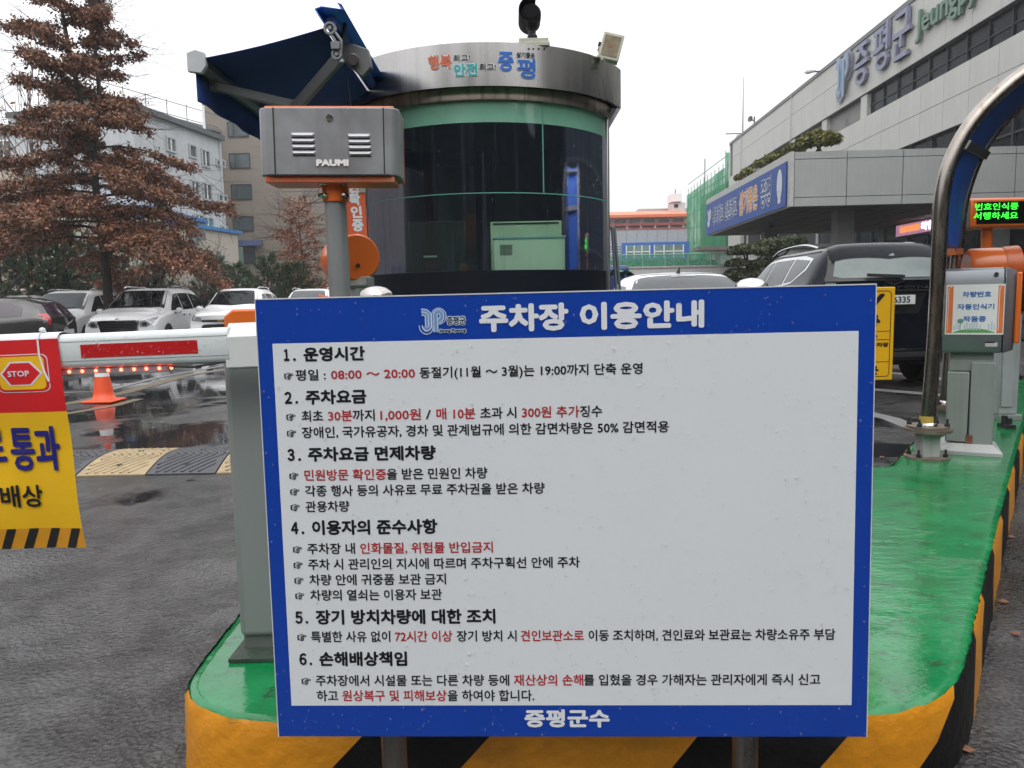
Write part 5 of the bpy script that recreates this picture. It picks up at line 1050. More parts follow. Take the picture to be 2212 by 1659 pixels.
# ------------------------------------------------------------------ vehicles
TYRE = M('tyre', (.018, .018, .018), .7, bump=.2); RIM = M('alloy', (.35, .36, .37), .3, .8); CGLASS = M('car_glass', (.008, .009, .011), .06, var=.1, spec=.13)
CGREY = M('car_glass_misted', (.07, .08, .084), .25, var=.12, scale=3, spec=.2)
LAMP = M('head_lamp', (.30, .31, .32), .12, .3, var=.3, scale=18, coat=1); TAIL = M('tail_lamp', (.42, .01, .015), .15, coat=1); PLATEM = M('number_plate', (.55, .56, .56), .4, var=.04); CHROME = M('chrome', (.55, .55, .56), .1, 1, var=.05)
GRILL = M('grille_black', (.01, .01, .011), .35); TRIM = M('black_trim', (.02, .02, .021), .5); SEAMM = M('panel_gap', (.03, .03, .03), .6)
def vehicle(name, label, cat, loc, rz, Ls, Wd, paint, st, bow=.22, rbow=.10, group=None):
    """st: rows (s, z_bottom, z_belt, z_top, half width low, half width roof), s from the nose back"""
    t = thing(name, label, cat, loc, rz, group); st = np.array(st, float); n = 110
    ss = np.linspace(0, Ls, n); cols = [np.interp(ss, st[:, 0], st[:, i]) for i in range(1, 6)]
    k = np.array([1, 2, 3, 2, 1.]); k /= k.sum()
    def sm(a):
        p_ = np.concatenate([[a[0]]*2, a, [a[-1]]*2]); return np.convolve(p_, k, 'valid')
    cols = [sm(sm(c_)) for c_ in cols]; G = []
    for i in range(n):
        zb, zl, zt, w, wr = [c_[i] for c_ in cols]; s = ss[i]
        P = [(0, zb), (w*.80, zb), (w*.95, zb+.05), (w*1.0, zb+.35*(zl-zb)), (w*1.005, zb+.62*(zl-zb)), (w*.985, zl-.04), (w*.955, zl), (wr+(w*.955-wr)*.45, zl+(zt-zl)*.52), (wr, zt-(zt-zl)*.12-.02), (wr*.86, zt-.022), (wr*.5, zt-.005), (0, zt)]
        P = [np.array(p_) for p_ in P]
        for _ in range(2):
            Q = [P[0]]
            for a, b_ in zip(P[:-1], P[1:]): Q += [.75*a+.25*b_, .25*a+.75*b_]
            P = Q+[P[-1]]
        row = []
        for x, z in P:
            f = (x/(Wd/2))**2; s2 = s+bow*f*max(0, 1-s/1.1)-rbow*f*max(0, 1-(Ls-s)/.9); row.append(np.array([x, s2, z]))
        G.append(row)
    full = [[np.array([-q_[0], q_[1], q_[2]]) for q_ in reversed(r_[1:])]+r_ for r_ in G]
    m = MB(); m.grid(full); w_ = len(full[0])
    for r_ in (full[0], full[-1]):
        c_ = sum(r_)/len(r_); c_[1] += -.04 if r_ is full[0] else .03
        mid = [(q_*.5+c_*.5)+np.array([0, (-.02 if r_ is full[0] else .015), 0]) for q_ in r_]; m.grid([list(r_)+[r_[0]], mid+[mid[0]], [c_]*(len(r_)+1)])
    body = m.build('body', paint, t, smooth=50, world=False)
    bvh = BVHTree.FromPolygons([tuple(q_) for q_ in m.v], m.f)
    def hit(o_, d_):
        r_ = bvh.ray_cast(Vector(o_), Vector(d_)); return np.array(r_[0]) if r_[0] is not None else None
    def patch(nm, A, B, mat, side='front', h=.006, nu=10, nv=5, par=t):
        """surface patch between polylines A and B; (a,z) = (x,z) for front/rear, (s,z) for left/right, (x,s) for top"""
        def rs(P, k_):
            P = np.array(P, float); d = np.concatenate([[0], np.cumsum(np.linalg.norm(np.diff(P, axis=0), axis=1))]); tt = np.linspace(0, d[-1], k_+1); return np.stack([np.interp(tt, d, P[:, 0]), np.interp(tt, d, P[:, 1])], 1)
        a, b_ = rs(A, nu), rs(B, nu); rows = []
        for j in range(nv+1):
            r_ = []
            for i in range(nu+1):
                p_ = a[i]*(1-j/nv)+b_[i]*j/nv
                o_, d_ = {'front': ((p_[0], -3, p_[1]), (0, 1, 0)), 'rear': ((p_[0], Ls+3, p_[1]), (0, -1, 0)), 'right': ((4, p_[0], p_[1]), (-1, 0, 0)), 'left': ((-4, p_[0], p_[1]), (1, 0, 0)), 'top': ((p_[0], p_[1], 4), (0, 0, -1))}[side]
                q_ = hit(o_, d_)
                if q_ is None: q_ = r_[-1]-np.array(d_)*0 if r_ else np.array([p_[0], 0, p_[1]])
                else: q_ = q_-np.array(d_, float)*h
                r_.append(q_)
            rows.append(r_)
        mm = MB(); mm.grid(rows); return mm.build(nm, mat, par, smooth=70, world=False)
    t_ = dict(t=t, patch=patch, hit=hit, L=Ls, W=Wd, G=G); return t_
def wheels(V, ss, r=.33, w=.215, inset=.0, arch=True):
    for s in ss:
        for sg in (-1, 1):
            xw = sg*(V['W']/2-.012-inset); wh = MB(); wh.lathe([(r*.66, 0), (r*.9, -.005), (r, -.03), (r, -w+.02), (r*.9, -w), (0, -w)], (xw, s, r), (sg, 0, 0), n=28); tyre = wh.build('wheel', TYRE, V['t'], world=False, smooth=40)
            m = MB(); m.lathe([(r*.68, -.004), (r*.66, .004), (r*.60, -.02), (r*.16, -.025), (0, -.012)], (xw, s, r), (sg, 0, 0), n=28)
            m.build('rim', TRIM, tyre, world=False)
            for k_ in range(10):
                a = 2*PI*k_/10; m = MB(); c_ = np.array([xw+sg*.0, s+r*.36*math.cos(a), r+r*.36*math.sin(a)]); m.obox(c_, [.012, 0, 0], [0, r*.3*math.cos(a), r*.3*math.sin(a)], [0, -r*.05*math.sin(a), r*.05*math.cos(a)])
                m.build('spoke', RIM, tyre, world=False)
            if arch:
                side = 'right' if sg > 0 else 'left'; ra = r*1.16
                A = [(s+ra*math.cos(q_), max(.20, r+ra*math.sin(q_))) for q_ in np.linspace(PI*1.12, -PI*.12, 20)]; B = [(s+r*.5*math.cos(q_), max(.20, r+r*.5*math.sin(q_))) for q_ in np.linspace(PI*1.12, -PI*.12, 20)]
                V['patch']('wheel_arch', A, B, BLACK, side, .004, 22, 2)
def mirror(V, s, z, mat):
    for sg in (-1, 1):
        x = sg*(V['W']/2+.08); m = MB(); m.lathe([(0, -.05), (.075, -.04), (.09, .0), (.085, .05), (.05, .08), (0, .085)], (x, s, z), (0, -1, 0), n=16); o = m.build('mirror', mat, V['t'], world=False, smooth=60)
        m = MB(); m.obox((x-sg*.08, s+.01, z-.06), (.05, 0, 0), (0, .02, 0), (0, 0, .02)); m.build('mirror_arm', TRIM, o, world=False)
def plate(V, side, z, text=None, w=.52, h=.11, x=0.):
    y = (V['hit']((x, -3, z), (0, 1, 0)) if side == 'front' else V['hit']((x, V['L']+3, z), (0, -1, 0)))[1]; sg = -1 if side == 'front' else 1
    m = MB(); m.obox((x, y+sg*.02, z), (w/2+.012, 0, 0), (0, .006, 0), (0, 0, h/2+.012)); fr = m.build('plate_frame', TRIM, V['t'], world=False)
    m = MB(); m.obox((x, y+sg*.029, z), (w/2, 0, 0), (0, .003, 0), (0, 0, h/2)); pl = m.build('number_plate', PLATEM, V['t'], world=False, bevel=.004)
    if text:
        mf = (lambda u, v, hh_: np.array([x+u, y-.033-hh_, z+v])) if side == 'front' else (lambda u, v, hh_: np.array([x-u, y+.033+hh_, z+v]))
        mm = MB(); lettering(text[0], mf, text[1], text[2], 0, h*.72, None, None, .003, em=False, mb=mm); mm.build('plate_number', INK, pl, world=False)
WPAINT = M('white_car_paint', (.84, .85, .86), .25, var=.01, coat=.35); 
def minivan(loc, rz, label, text=None, grey=CGLASS):
    st = [(0, .22, .62, .80, .88, .72), (.06, .20, .74, .90, .93, .76), (.5, .18, .90, 1.02, .97, .78), (1.0, .17, .97, 1.10, .985, .76), (1.22, .17, .99, 1.16, .985, .72), (2.1, .17, 1.0, 1.66, .985, .70), (2.5, .17, 1.0, 1.72, .985, .71), (3.6, .17, 1.02, 1.74, .985, .71), (4.6, .18, 1.05, 1.71, .985, .68), (4.8, .2, 1.08, 1.62, .97, .66), (5.05, .28, 1.05, 1.22, .92, .72), (5.11, .35, .95, 1.05, .88, .70)]
    V = vehicle('minivan', label, 'minivan', loc, rz, 5.11, 1.985, WPAINT, st); p_ = V['patch']
    p_('windshield', [(-.66, 2.12), (-.3, 2.09), (.3, 2.09), (.66, 2.12)], [(-.80, 1.30), (-.4, 1.19), (.4, 1.19), (.80, 1.30)], grey, 'top', .006, 16, 8)
    for sd in ('left', 'right'):
        p_('side_window', [(1.62, 1.08), (2.30, 1.52), (2.62, 1.56)], [(1.55, 1.06), (2.0, 1.06), (2.55, 1.07)], CGLASS, sd); p_('side_window', [(2.68, 1.56), (3.6, 1.57)], [(2.62, 1.07), (3.6, 1.09)], CGLASS, sd); p_('side_window', [(3.68, 1.57), (4.5, 1.52), (4.68, 1.40)], [(3.66, 1.10), (4.5, 1.13), (4.75, 1.2)], CGLASS, sd)
        for a in (2.60, 3.66): p_('door_seam', [(a, 1.05), (a+.008, 1.05)], [(a-.02, .3), (a-.012, .3)], SEAMM, sd, .003, 1, 8)
        for a in (2.35, 2.9): p_('door_handle', [(a, .93), (a+.18, .94)], [(a, .90), (a+.18, .91)], CHROME, sd, .02, 3, 1)
        sg = 1 if sd == 'right' else -1
        m = MB(); m.tube([(sg*.62, 2.3, 1.72), (sg*.63, 2.5, 1.765), (sg*.63, 4.0, 1.775), (sg*.62, 4.3, 1.73)], .018, 8); m.build('roof_rail', CHROME, V['t'], world=False)
    gr = p_('grille', [(-.50, .74), (-.45, .80), (.45, .80), (.50, .74)], [(-.44, .56), (-.40, .52), (.40, .52), (.44, .56)], GRILL, 'front', .012, 14, 4)
    p_('grille_frame', [(-.54, .79), (-.46, .825), (.46, .825), (.54, .79)], [(-.48, .53), (-.42, .495), (.42, .495), (.48, .53)], CHROME, 'front', .006, 14, 4)
    for i in range(5): p_('grille_bar', [(-.46, .575+.045*i), (.46, .575+.045*i)], [(-.46, .567+.045*i), (.46, .567+.045*i)], M('grille_silver', (.22, .22, .23), .3, .8), 'front', .02, 14, 1, gr)
    for sg in (-1, 1):
        hl = p_('headlight', [(sg*.54, .76), (sg*.72, .84), (sg*.90, .90)], [(sg*.54, .64), (sg*.70, .63), (sg*.86, .74)], LAMP, 'front', .008, 8, 4); m_ = [(sg*.62, .735), (sg*.70, .745)]
        p_('lamp_unit', [(sg*.60, .74), (sg*.72, .77)], [(sg*.60, .665), (sg*.72, .68)], GRILL, 'front', .012, 3, 3, hl)
        p_('fog_lamp', [(sg*.60, .40), (sg*.86, .45)], [(sg*.60, .29), (sg*.84, .31)], GRILL, 'front', .010, 6, 3)
        fl_ = p_('tail_light', [(sg*.80, 1.12), (sg*.93, 1.12)], [(sg*.82, .85), (sg*.93, .88)], TAIL, 'rear', .01, 3, 4)
    p_('lower_intake', [(-.50, .36), (.50, .36)], [(-.46, .25), (.46, .25)], GRILL, 'front', .008, 12, 2)
    em = MB(); em.lathe([(0, 0), (.045, 0), (.045, .004), (0, .005)], (0, V['hit']((0, -3, .85), (0, 1, 0))[1]-.008, .85), (0, -1, .3), n=20); emo = em.build('emblem', M('grille_silver', (.22, .22, .23), .3, .8), V['t'], world=False)
    m = MB(); [m.obox((0, 1.17, 1.17), (.001, 0, 0), (0, .001, 0), (0, 0, .001))]
    p_('rear_window', [(-.60, 1.60), (.60, 1.60)], [(-.68, 1.22), (.68, 1.22)], CGLASS, 'rear', .008, 8, 4)
    for x0_, x1_ in ((-.7, .0), (0.02, .6)):
        m = MB(); a = V['hit']((x0_, 1.16, 4), (0, 0, -1)); b_ = V['hit']((x1_, 1.30, 4), (0, 0, -1)); m.tube([a+np.array([0, 0, .02]), b_+np.array([0, 0, .02])], .008, 6); m.build('wiper', TRIM, V['t'], world=False)
    plate(V, 'front', .40, text); plate(V, 'rear', .6, None)
    wheels(V, (1.0, 4.05)); mirror(V, 1.75, 1.05, WPAINT); return V
def basecar(px0, px1, Y):  # centre of a front spanning these photo columns at depth Y
    return ((px0+px1)/2-CX)/F_*Y*1.0
vx = lambda x, Y: PY(x, 720, Y)[0]
minivan(((vx(180, 20.6)+vx(345, 20.6))/2, 20.4, 0), math.radians(6), 'white minivan with black windshield parked beside the brown tree', ('70누 0337', -.23, .23))
minivan(((vx(28, 22)+vx(160, 22))/2, 21.6, 0), math.radians(6), 'white minivan with grey windshield parked left of the brown tree', None, CGREY)
# white compact sport utility car
def compact_suv(loc, rz, label, paint, text=None, glass=CGLASS, name='compact_suv'):
    st = [(0, .26, .66, .88, .82, .66), (.06, .24, .80, .98, .87, .70), (.5, .22, .95, 1.05, .90, .72), (.95, .2, .98, 1.10, .90, .70), (1.1, .2, 1.0, 1.15, .9, .66), (1.75, .2, 1.02, 1.58, .9, .60), (2.2, .2, 1.03, 1.65, .9, .62), (3.4, .2, 1.08, 1.64, .9, .60), (3.95, .24, 1.1, 1.52, .88, .60), (4.2, .32, 1.02, 1.18, .84, .62), (4.26, .4, .95, 1.02, .8, .62)]
    V = vehicle(name, label, 'car', loc, rz, 4.26, 1.8, paint, st); p_ = V['patch']
    p_('windshield', [(-.56, 1.82), (0, 1.78), (.56, 1.82)], [(-.70, 1.22), (0, 1.10), (.70, 1.22)], glass, 'top', .006, 14, 8)
    for sd in ('left', 'right'):
        p_('side_window', [(1.45, 1.10), (1.98, 1.47), (2.25, 1.49)], [(1.40, 1.07), (1.8, 1.07), (2.2, 1.08)], CGLASS, sd); p_('side_window', [(2.32, 1.49), (3.1, 1.48)], [(2.28, 1.08), (3.1, 1.12)], CGLASS, sd); p_('side_window', [(3.18, 1.47), (3.55, 1.40)], [(3.18, 1.13), (3.6, 1.2)], CGLASS, sd)
        p_('door_seam', [(2.27, 1.05), (2.278, 1.05)], [(2.25, .3), (2.258, .3)], SEAMM, sd, .003, 1, 8)
        for a in (2.0, 2.95): p_('door_handle', [(a, .95), (a+.16, .96)], [(a, .92), (a+.16, .93)], paint, sd, .02, 3, 1)
        sg = 1 if sd == 'right' else -1; m = MB(); m.tube([(sg*.56, 1.9, 1.63), (sg*.57, 2.1, 1.68), (sg*.57, 3.1, 1.68), (sg*.56, 3.3, 1.62)], .016, 8); m.build('roof_rail', CHROME, V['t'], world=False)
    p_('upper_grille', [(-.52, .80), (.52, .80)], [(-.50, .74), (.50, .74)], GRILL, 'front', .010, 12, 2); p_('grille_bar', [(-.52, .78), (.52, .78)], [(-.52, .765), (.52, .765)], CHROME, 'front', .016, 12, 1)
    p_('lower_grille', [(-.54, .62), (-.45, .68), (.45, .68), (.54, .62)], [(-.36, .40), (.36, .40)], GRILL, 'front', .010, 12, 4)
    m = MB(); y = V['hit']((0, -3, .77), (0, 1, 0))[1]; m.obox((0, y-.024, .775), (.075, 0, 0), (0, .004, 0), (0, 0, .014)); m.obox((0, y-.026, .775), (.03, 0, 0), (0, .005, 0), (0, 0, .026)); m.build('emblem', M('gold_badge', (.45, .28, .06), .3, .7), V['t'], world=False)
    for sg in (-1, 1):
        p_('headlight', [(sg*.52, .86), (sg*.80, .94)], [(sg*.52, .75), (sg*.80, .78)], LAMP, 'front', .008, 8, 4); p_('fog_lamp', [(sg*.60, .50), (sg*.78, .52)], [(sg*.60, .38), (sg*.76, .40)], GRILL, 'front', .010, 4, 3); p_('tail_light', [(sg*.72, 1.1), (sg*.86, 1.1)], [(sg*.72, .9), (sg*.86, .9)], TAIL, 'rear', .01, 3, 3)
    plate(V, 'front', .54, text); wheels(V, (.82, 3.38), .33); mirror(V, 1.5, 1.08, paint); return V
compact_suv(((vx(420, 20.6)+vx(560, 20.6))/2+.0, 20.2, 0), math.radians(5), 'white sport utility car behind the orange gate housing', WPAINT, ('280머 8019', -.23, .23))
compact_suv((PY(660, 650, 24.0)[0], 23.2, 0), math.radians(4), 'pale car with misted windshield behind the grey pole', WPAINT, None, CGREY)
compact_suv((PY(-20, 650, 24.5)[0], 24.2, 0), math.radians(4), 'white roofed car mostly hidden behind the dark hatchback', WPAINT, None, CGREY)
# dark hatchback seen from its rear corner
def hatchback(loc, rz, label):
    pt = M('dark_car_paint', (.045, .043, .042), .2, .5, var=.03, coat=1)
    st = [(0, .24, .60, .76, .74, .6), (.08, .22, .72, .84, .78, .62), (.6, .2, .86, .96, .80, .64), (.95, .2, .88, 1.02, .80, .60), (1.55, .2, .9, 1.42, .8, .55), (2.0, .2, .92, 1.48, .8, .56), (2.9, .22, .97, 1.45, .8, .54), (3.3, .24, 1.0, 1.34, .79, .54), (3.52, .3, .98, 1.06, .77, .58), (3.6, .36, .9, .96, .74, .58)]
    V = vehicle('hatchback', label, 'car', loc, rz, 3.6, 1.6, pt, st, rbow=.16); p_ = V['patch']
    pg = M('purple_glass', (.035, .022, .035), .06, var=.2, coat=.5)
    for sd in ('left', 'right'):
        p_('side_window', [(1.2, 1.0), (1.7, 1.34), (1.95, 1.37)], [(1.15, .97), (1.9, .97)], pg, sd); p_('side_window', [(2.02, 1.37), (2.6, 1.33), (2.9, 1.22)], [(1.98, .97), (2.9, 1.02)], pg, sd)
        p_('door_seam', [(1.97, .94), (1.978, .94)], [(1.95, .3), (1.958, .3)], SEAMM, sd, .003, 1, 8)
        for a in (1.7, 2.6): p_('door_handle', [(a, .86), (a+.15, .87)], [(a, .835), (a+.15, .845)], pt, sd, .02, 3, 1)
    p_('windshield', [(-.5, 1.6), (.5, 1.6)], [(-.62, 1.08), (.62, 1.08)], pg, 'top', .006, 10, 6); p_('rear_window', [(-.48, 1.34), (.48, 1.34)], [(-.58, 1.06), (.58, 1.06)], pg, 'rear', .008, 8, 4)
    for sg in (-1, 1): p_('tail_light', [(sg*.60, 1.08), (sg*.74, 1.06)], [(sg*.62, .80), (sg*.76, .84)], TAIL, 'rear', .01, 3, 4); p_('headlight', [(sg*.45, .72), (sg*.7, .80)], [(sg*.45, .62), (sg*.7, .66)], LAMP, 'front', .008, 4, 3)
    plate(V, 'rear', .62, None); wheels(V, (.65, 3.0), .29); mirror(V, 1.3, 1.0, M('pale_mirror', (.35, .35, .35), .3)); return V
hx = PY(58, 700, 16.6)
hatchback((PY(-66, 700, 16.2)[0], 15.9, 0), math.radians(62+180+130), 'dark brown hatchback at the edge seen from its rear corner') if False else None
# rear corner towards us: tail at the right
hatchback((PY(78, 700, 17.6)[0]-3.40, 18.2, 0), math.radians(-84), 'dark brown hatchback parked sideways in front of the white cars')
# white sedan seen from behind
def sedan(loc, rz, label):
    st = [(0, .22, .58, .72, .84, .66), (.08, .2, .68, .80, .89, .7), (.7, .18, .84, .92, .92, .74), (1.25, .17, .88, .99, .925, .70), (1.45, .17, .9, 1.06, .925, .64), (2.05, .17, .92, 1.38, .925, .58), (2.5, .17, .93, 1.455, .925, .60), (3.1, .17, .94, 1.45, .925, .58), (3.5, .18, .96, 1.38, .92, .55), (4.15, .2, .99, 1.12, .92, .66), (4.5, .24, .98, 1.06, .90, .68), (4.72, .3, .93, 1.02, .87, .68), (4.78, .36, .8, .92, .84, .66)]
    V = vehicle('sedan', label, 'car', loc, rz, 4.78, 1.85, WPAINT, st); p_ = V['patch']
    p_('rear_window', [(-.52, 3.35), (0, 3.30), (.52, 3.35)], [(-.68, 3.98), (0, 4.06), (.68, 3.98)], M('rear_glass', (.055, .060, .062), .35, var=.15, spec=.15), 'top', .006, 16, 8)
    p_('roof_glass', [(-.54, 2.3), (.54, 2.3)], [(-.52, 3.18), (0, 3.22), (.52, 3.18)], M('roof_pale', (.36, .39, .40), .25, coat=.2), 'top', .005, 10, 5); p_('windshield', [(-.5, 2.12), (.5, 2.12)], [(-.68, 1.5), (0, 1.42), (.68, 1.5)], CGLASS, 'top', .006, 12, 6)
    for sd in ('left', 'right'): p_('side_window', [(1.8, 1.0), (2.25, 1.30), (2.6, 1.33)], [(1.75, .97), (2.55, .97)], CGLASS, sd); p_('side_window', [(2.68, 1.33), (3.3, 1.30), (3.7, 1.14)], [(2.64, .97), (3.75, 1.03)], CGLASS, sd)
    y = V['hit']((0, 3.12, 4), (0, 0, -1)); m = MB(); m.prism([(-.09, 0), (.07, 0), (.085, .065), (.05, .05), (-.02, .02)], y+np.array([-.006, 0, -.004]), (0, 1, 0), (0, 0, 1), (.012, 0, 0)); m.lathe([(0, .05), (.016, .02), (.028, 0)], y, n=12); m.build('shark_fin_antenna', BLACK, V['t'], world=False)
    p_('brake_lamp', [(-.13, 3.40), (.13, 3.40)], [(-.13, 3.44), (.13, 3.44)], M('brake_strip', (.4, .42, .43), .3), 'top', .012, 4, 1)
    for sg in (-1, 1): p_('tail_light', [(sg*.46, .95), (sg*.84, .96)], [(sg*.46, .80), (sg*.84, .84)], TAIL, 'rear', .01, 8, 4)
    plate(V, 'rear', .62, None); wheels(V, (.9, 3.75), .33); mirror(V, 1.9, 1.0, WPAINT)
sedan(((PY(1345, 620, 9.6)[0]+PY(1582, 620, 9.6)[0])/2+.03, 8.9-3.3+.95, 0), math.radians(1), 'white sedan with misted rear window seen from behind') if False else None
# the sedan and the dark vehicle face away: built nose first, then turned about
sx = (PY(1352, 620, 9.3)[0]+PY(1572, 620, 9.3)[0])/2
def facing_away(fn, rear_center, rz, *a): 
    o = fn((0, 0, 0), 0, *a); return o
sedan((sx, 11.85, 0), math.radians(178), 'white sedan with misted rear window seen from behind between booth and dark vehicle')
def big_suv(loc, rz, label):
    pt = M('black_car_paint', (.004, .005, .009), .10, 0, var=.03, coat=0, spec=.13)
    st = [(0, .3, .72, .98, .88, .7), (.08, .28, .86, 1.08, .93, .74), (.7, .25, 1.05, 1.16, .97, .78), (1.3, .24, 1.10, 1.22, .975, .76), (1.5, .24, 1.18, 1.32, .975, .72), (2.15, .24, 1.22, 1.70, .975, .68), (2.6, .24, 1.24, 1.775, .975, .70), (4.0, .24, 1.28, 1.78, .975, .69), (4.45, .26, 1.3, 1.765, .965, .69), (4.60, .28, 1.31, 1.745, .96, .68), (4.68, .3, 1.31, 1.66, .96, .69), (4.80, .34, 1.28, 1.38, .95, .80), (4.85, .4, 1.12, 1.24, .92, .84)]
    V = vehicle('sport_utility_vehicle', label, 'car', loc, rz, 4.85, 1.96, pt, st, rbow=.14); p_ = V['patch']
    for sd in ('left', 'right'):
        p_('window_trim', [(1.62, 1.27), (2.40, 1.64), (3.0, 1.68), (3.9, 1.67), (4.28, 1.62)], [(1.60, 1.24), (2.4, 1.24), (3.3, 1.27), (3.9, 1.31), (4.26, 1.48)], CHROME, sd, .004, 22, 5)
        p_('side_window', [(1.72, 1.30), (2.38, 1.60), (2.72, 1.64)], [(1.70, 1.275), (2.1, 1.275), (2.70, 1.285)], CGREY, sd, .008); p_('side_window', [(2.78, 1.64), (3.55, 1.64)], [(2.76, 1.285), (3.55, 1.31)], CGREY, sd, .008); p_('side_window', [(3.62, 1.64), (4.2, 1.60)], [(3.62, 1.32), (3.9, 1.345), (4.18, 1.50)], CGREY, sd, .008)
        p_('door_seam', [(2.74, 1.12), (2.748, 1.12)], [(2.72, .35), (2.728, .35)], SEAMM, sd, .003, 1, 8)
        for a in (2.45, 3.3): p_('door_handle', [(a, 1.02), (a+.18, 1.03)], [(a, .99), (a+.18, 1.0)], CHROME, sd, .02, 3, 1)
        p_('sill', [(.6, .42), (4.3, .42)], [(.6, .28), (4.3, .28)], TRIM, sd, .012, 20, 2)
        sg = 1 if sd == 'right' else -1; m = MB(); m.tube(smoothpath([(sg*.66, 2.40, 1.73), (sg*.665, 2.7, 1.80), (sg*.67, 3.2, 1.825), (sg*.67, 3.8, 1.82), (sg*.66, 4.2, 1.75)], 2), .017, 8); m.build('roof_rail', CHROME, V['t'], world=False)
    p_('windshield', [(-.60, 2.2), (.60, 2.2)], [(-.74, 1.55), (0, 1.45), (.74, 1.55)], CGLASS, 'top', .006, 12, 6)
    p_('spoiler', [(-.66, 4.40), (.66, 4.40)], [(-.66, 4.66), (0, 4.72), (.66, 4.66)], pt, 'top', .03, 10, 3)
    p_('rear_surround', [(-.78, 1.68), (0, 1.715), (.78, 1.68)], [(-.90, 1.32), (.90, 1.32)], GRILL, 'rear', .006, 14, 6)
    p_('rear_window', [(-.60, 1.66), (0, 1.675), (.60, 1.66)], [(-.68, 1.38), (-.60, 1.355), (.60, 1.355), (.68, 1.38)], M('misted_rear_glass', (.17, .20, .195), .2, var=.15, scale=3, spec=.25), 'rear', .012, 14, 6)
    y = lambda z, x=0.: V['hit']((x, V['L']+3, z), (0, -1, 0))[1]
    m = MB(); m.obox((.10, y(1.36)+.035, 1.375), (.22, 0, .012), (0, .012, 0), (0, 0, .018)); m.build('rear_wiper', BLACK, V['t'], world=False)
    m = MB(); m.box(-.70, .70, y(1.18)+.004, y(1.18)+.022, 1.185, 1.205); m.build('chrome_bar', CHROME, V['t'], world=False)
    p_('chrome_strip', [(-.85, .50), (.85, .50)], [(-.85, .475), (.85, .475)], CHROME, 'rear', .014, 14, 1)
    for sg in (-1, 1):
        p_('tail_light', [(sg*.62, 1.25), (sg*.93, 1.28)], [(sg*.66, 1.10), (sg*.93, 1.04)], TAIL, 'rear', .012, 8, 5)
        p_('tail_light', [(4.36, 1.27), (4.78, 1.26)], [(4.56, 1.12), (4.78, 1.06)], TAIL, 'right' if sg > 0 else 'left', .010, 6, 4)
        p_('headlight', [(sg*.5, .98), (sg*.85, 1.02)], [(sg*.5, .86), (sg*.85, .9)], LAMP, 'front', .008, 6, 4)
    p_('bumper_recess', [(-.42, 1.17), (.42, 1.17)], [(-.34, .92), (.34, .92)], GRILL, 'rear', .004, 10, 4)
    p_('rear_skirt', [(-.88, .46), (.88, .46)], [(-.84, .36), (.84, .36)], TRIM, 'rear', .010, 12, 2)
    ce = MB(); yy = y(1.27)+.012
    for sg in (-1, 1): ce.prism([(0, 0), (sg*.12, .028), (sg*.115, .016), (sg*.05, -.012), (0, -.028)], (0, yy, 1.285), (1, 0, 0), (0, 0, 1), (0, .008, 0))
    ce.build('wing_emblem', CHROME, V['t'], world=False)
    mm = MB(); lettering('REXTON', lambda u, v, h_: np.array([-u, y(1.23)+.014+h_, 1.232+v]), -.34, .40, 0, .036, None, None, .002, em=False, mb=mm, thick=.003); mm.build('badge_lettering', CHROME, V['t'], world=False)
    plate(V, 'rear', 1.085, ('6335', .0, .20)); wheels(V, (.95, 3.8), .385, .25); mirror(V, 1.85, 1.18, pt)
    m = MB(); a = V['hit']((0, 4.3, 4), (0, 0, -1)); m.prism([(-.09, 0), (.07, 0), (.085, .065), (.05, .05)], a+np.array([-.006, 0, -.004]), (0, 1, 0), (0, 0, 1), (.012, 0, 0)); m.build('shark_fin_antenna', BLACK, V['t'], world=False)
rx = PY(1940, 640, 9.3)[0]+.02
big_suv((rx, 9.2+4.85, 0), math.radians(180-1.5), 'black sport utility vehicle with misted rear window seen from behind')
# blue truck with a green net over its load, mostly behind the sedan
tk = thing('truck', 'small blue truck with green net over its rack beyond the sedan', 'truck', (PY(1360, 600, 17)[0], 17, 0))
TB = M('truck_blue', (.012, .03, .12), .4); yt = 17.0
X0, X1 = PY(1316, 590, yt)[0]-.5, PY(1408, 590, yt)[0]
m = MB(); m.box(X0, X1, yt, yt+3, .7, 1.0); m.build('bed', TB, tk, bevel=.02)
for i in range(3): m = MB(); m.box(X0, X1, yt-.02, yt+.02, 1.1+.22*i, 1.15+.22*i); m.build('rail', TB, tk)
for i in range(6): m = MB(); x = X0+(X1-X0)*i/5; m.box(x-.03, x+.03, yt-.03, yt+.03, 1.0, 1.66); m.build('rack_post', TB, tk)
for s_ in (.5, 2.4):
    for x in (X0+.15, X1-.15): m = MB(); m.cyl((x-.1, yt+s_, .36), (x+.1, yt+s_, .36), .36, 24); m.build('wheel', TYRE, tk)
m = MB(); m.box(X0, X1, yt+3.1, yt+4.7, .5, 2.0); m.build('cab', TB, tk, bevel=.12)
G_ = [[(X0+.05+(X1-X0-.1)*i/14, yt+.1+2.6*j/8, 1.62+.16*mnoise.noise(Vector((i*.6, j*.5, 2)))+.12*math.sin(PI*i/14)) for i in range(15)] for j in range(9)]
m = MB(); m.grid(G_); m.build('net_cover', M('green_net_cover', (.015, .16, .08), .7, var=.3, scale=20, bump=.8), tk)
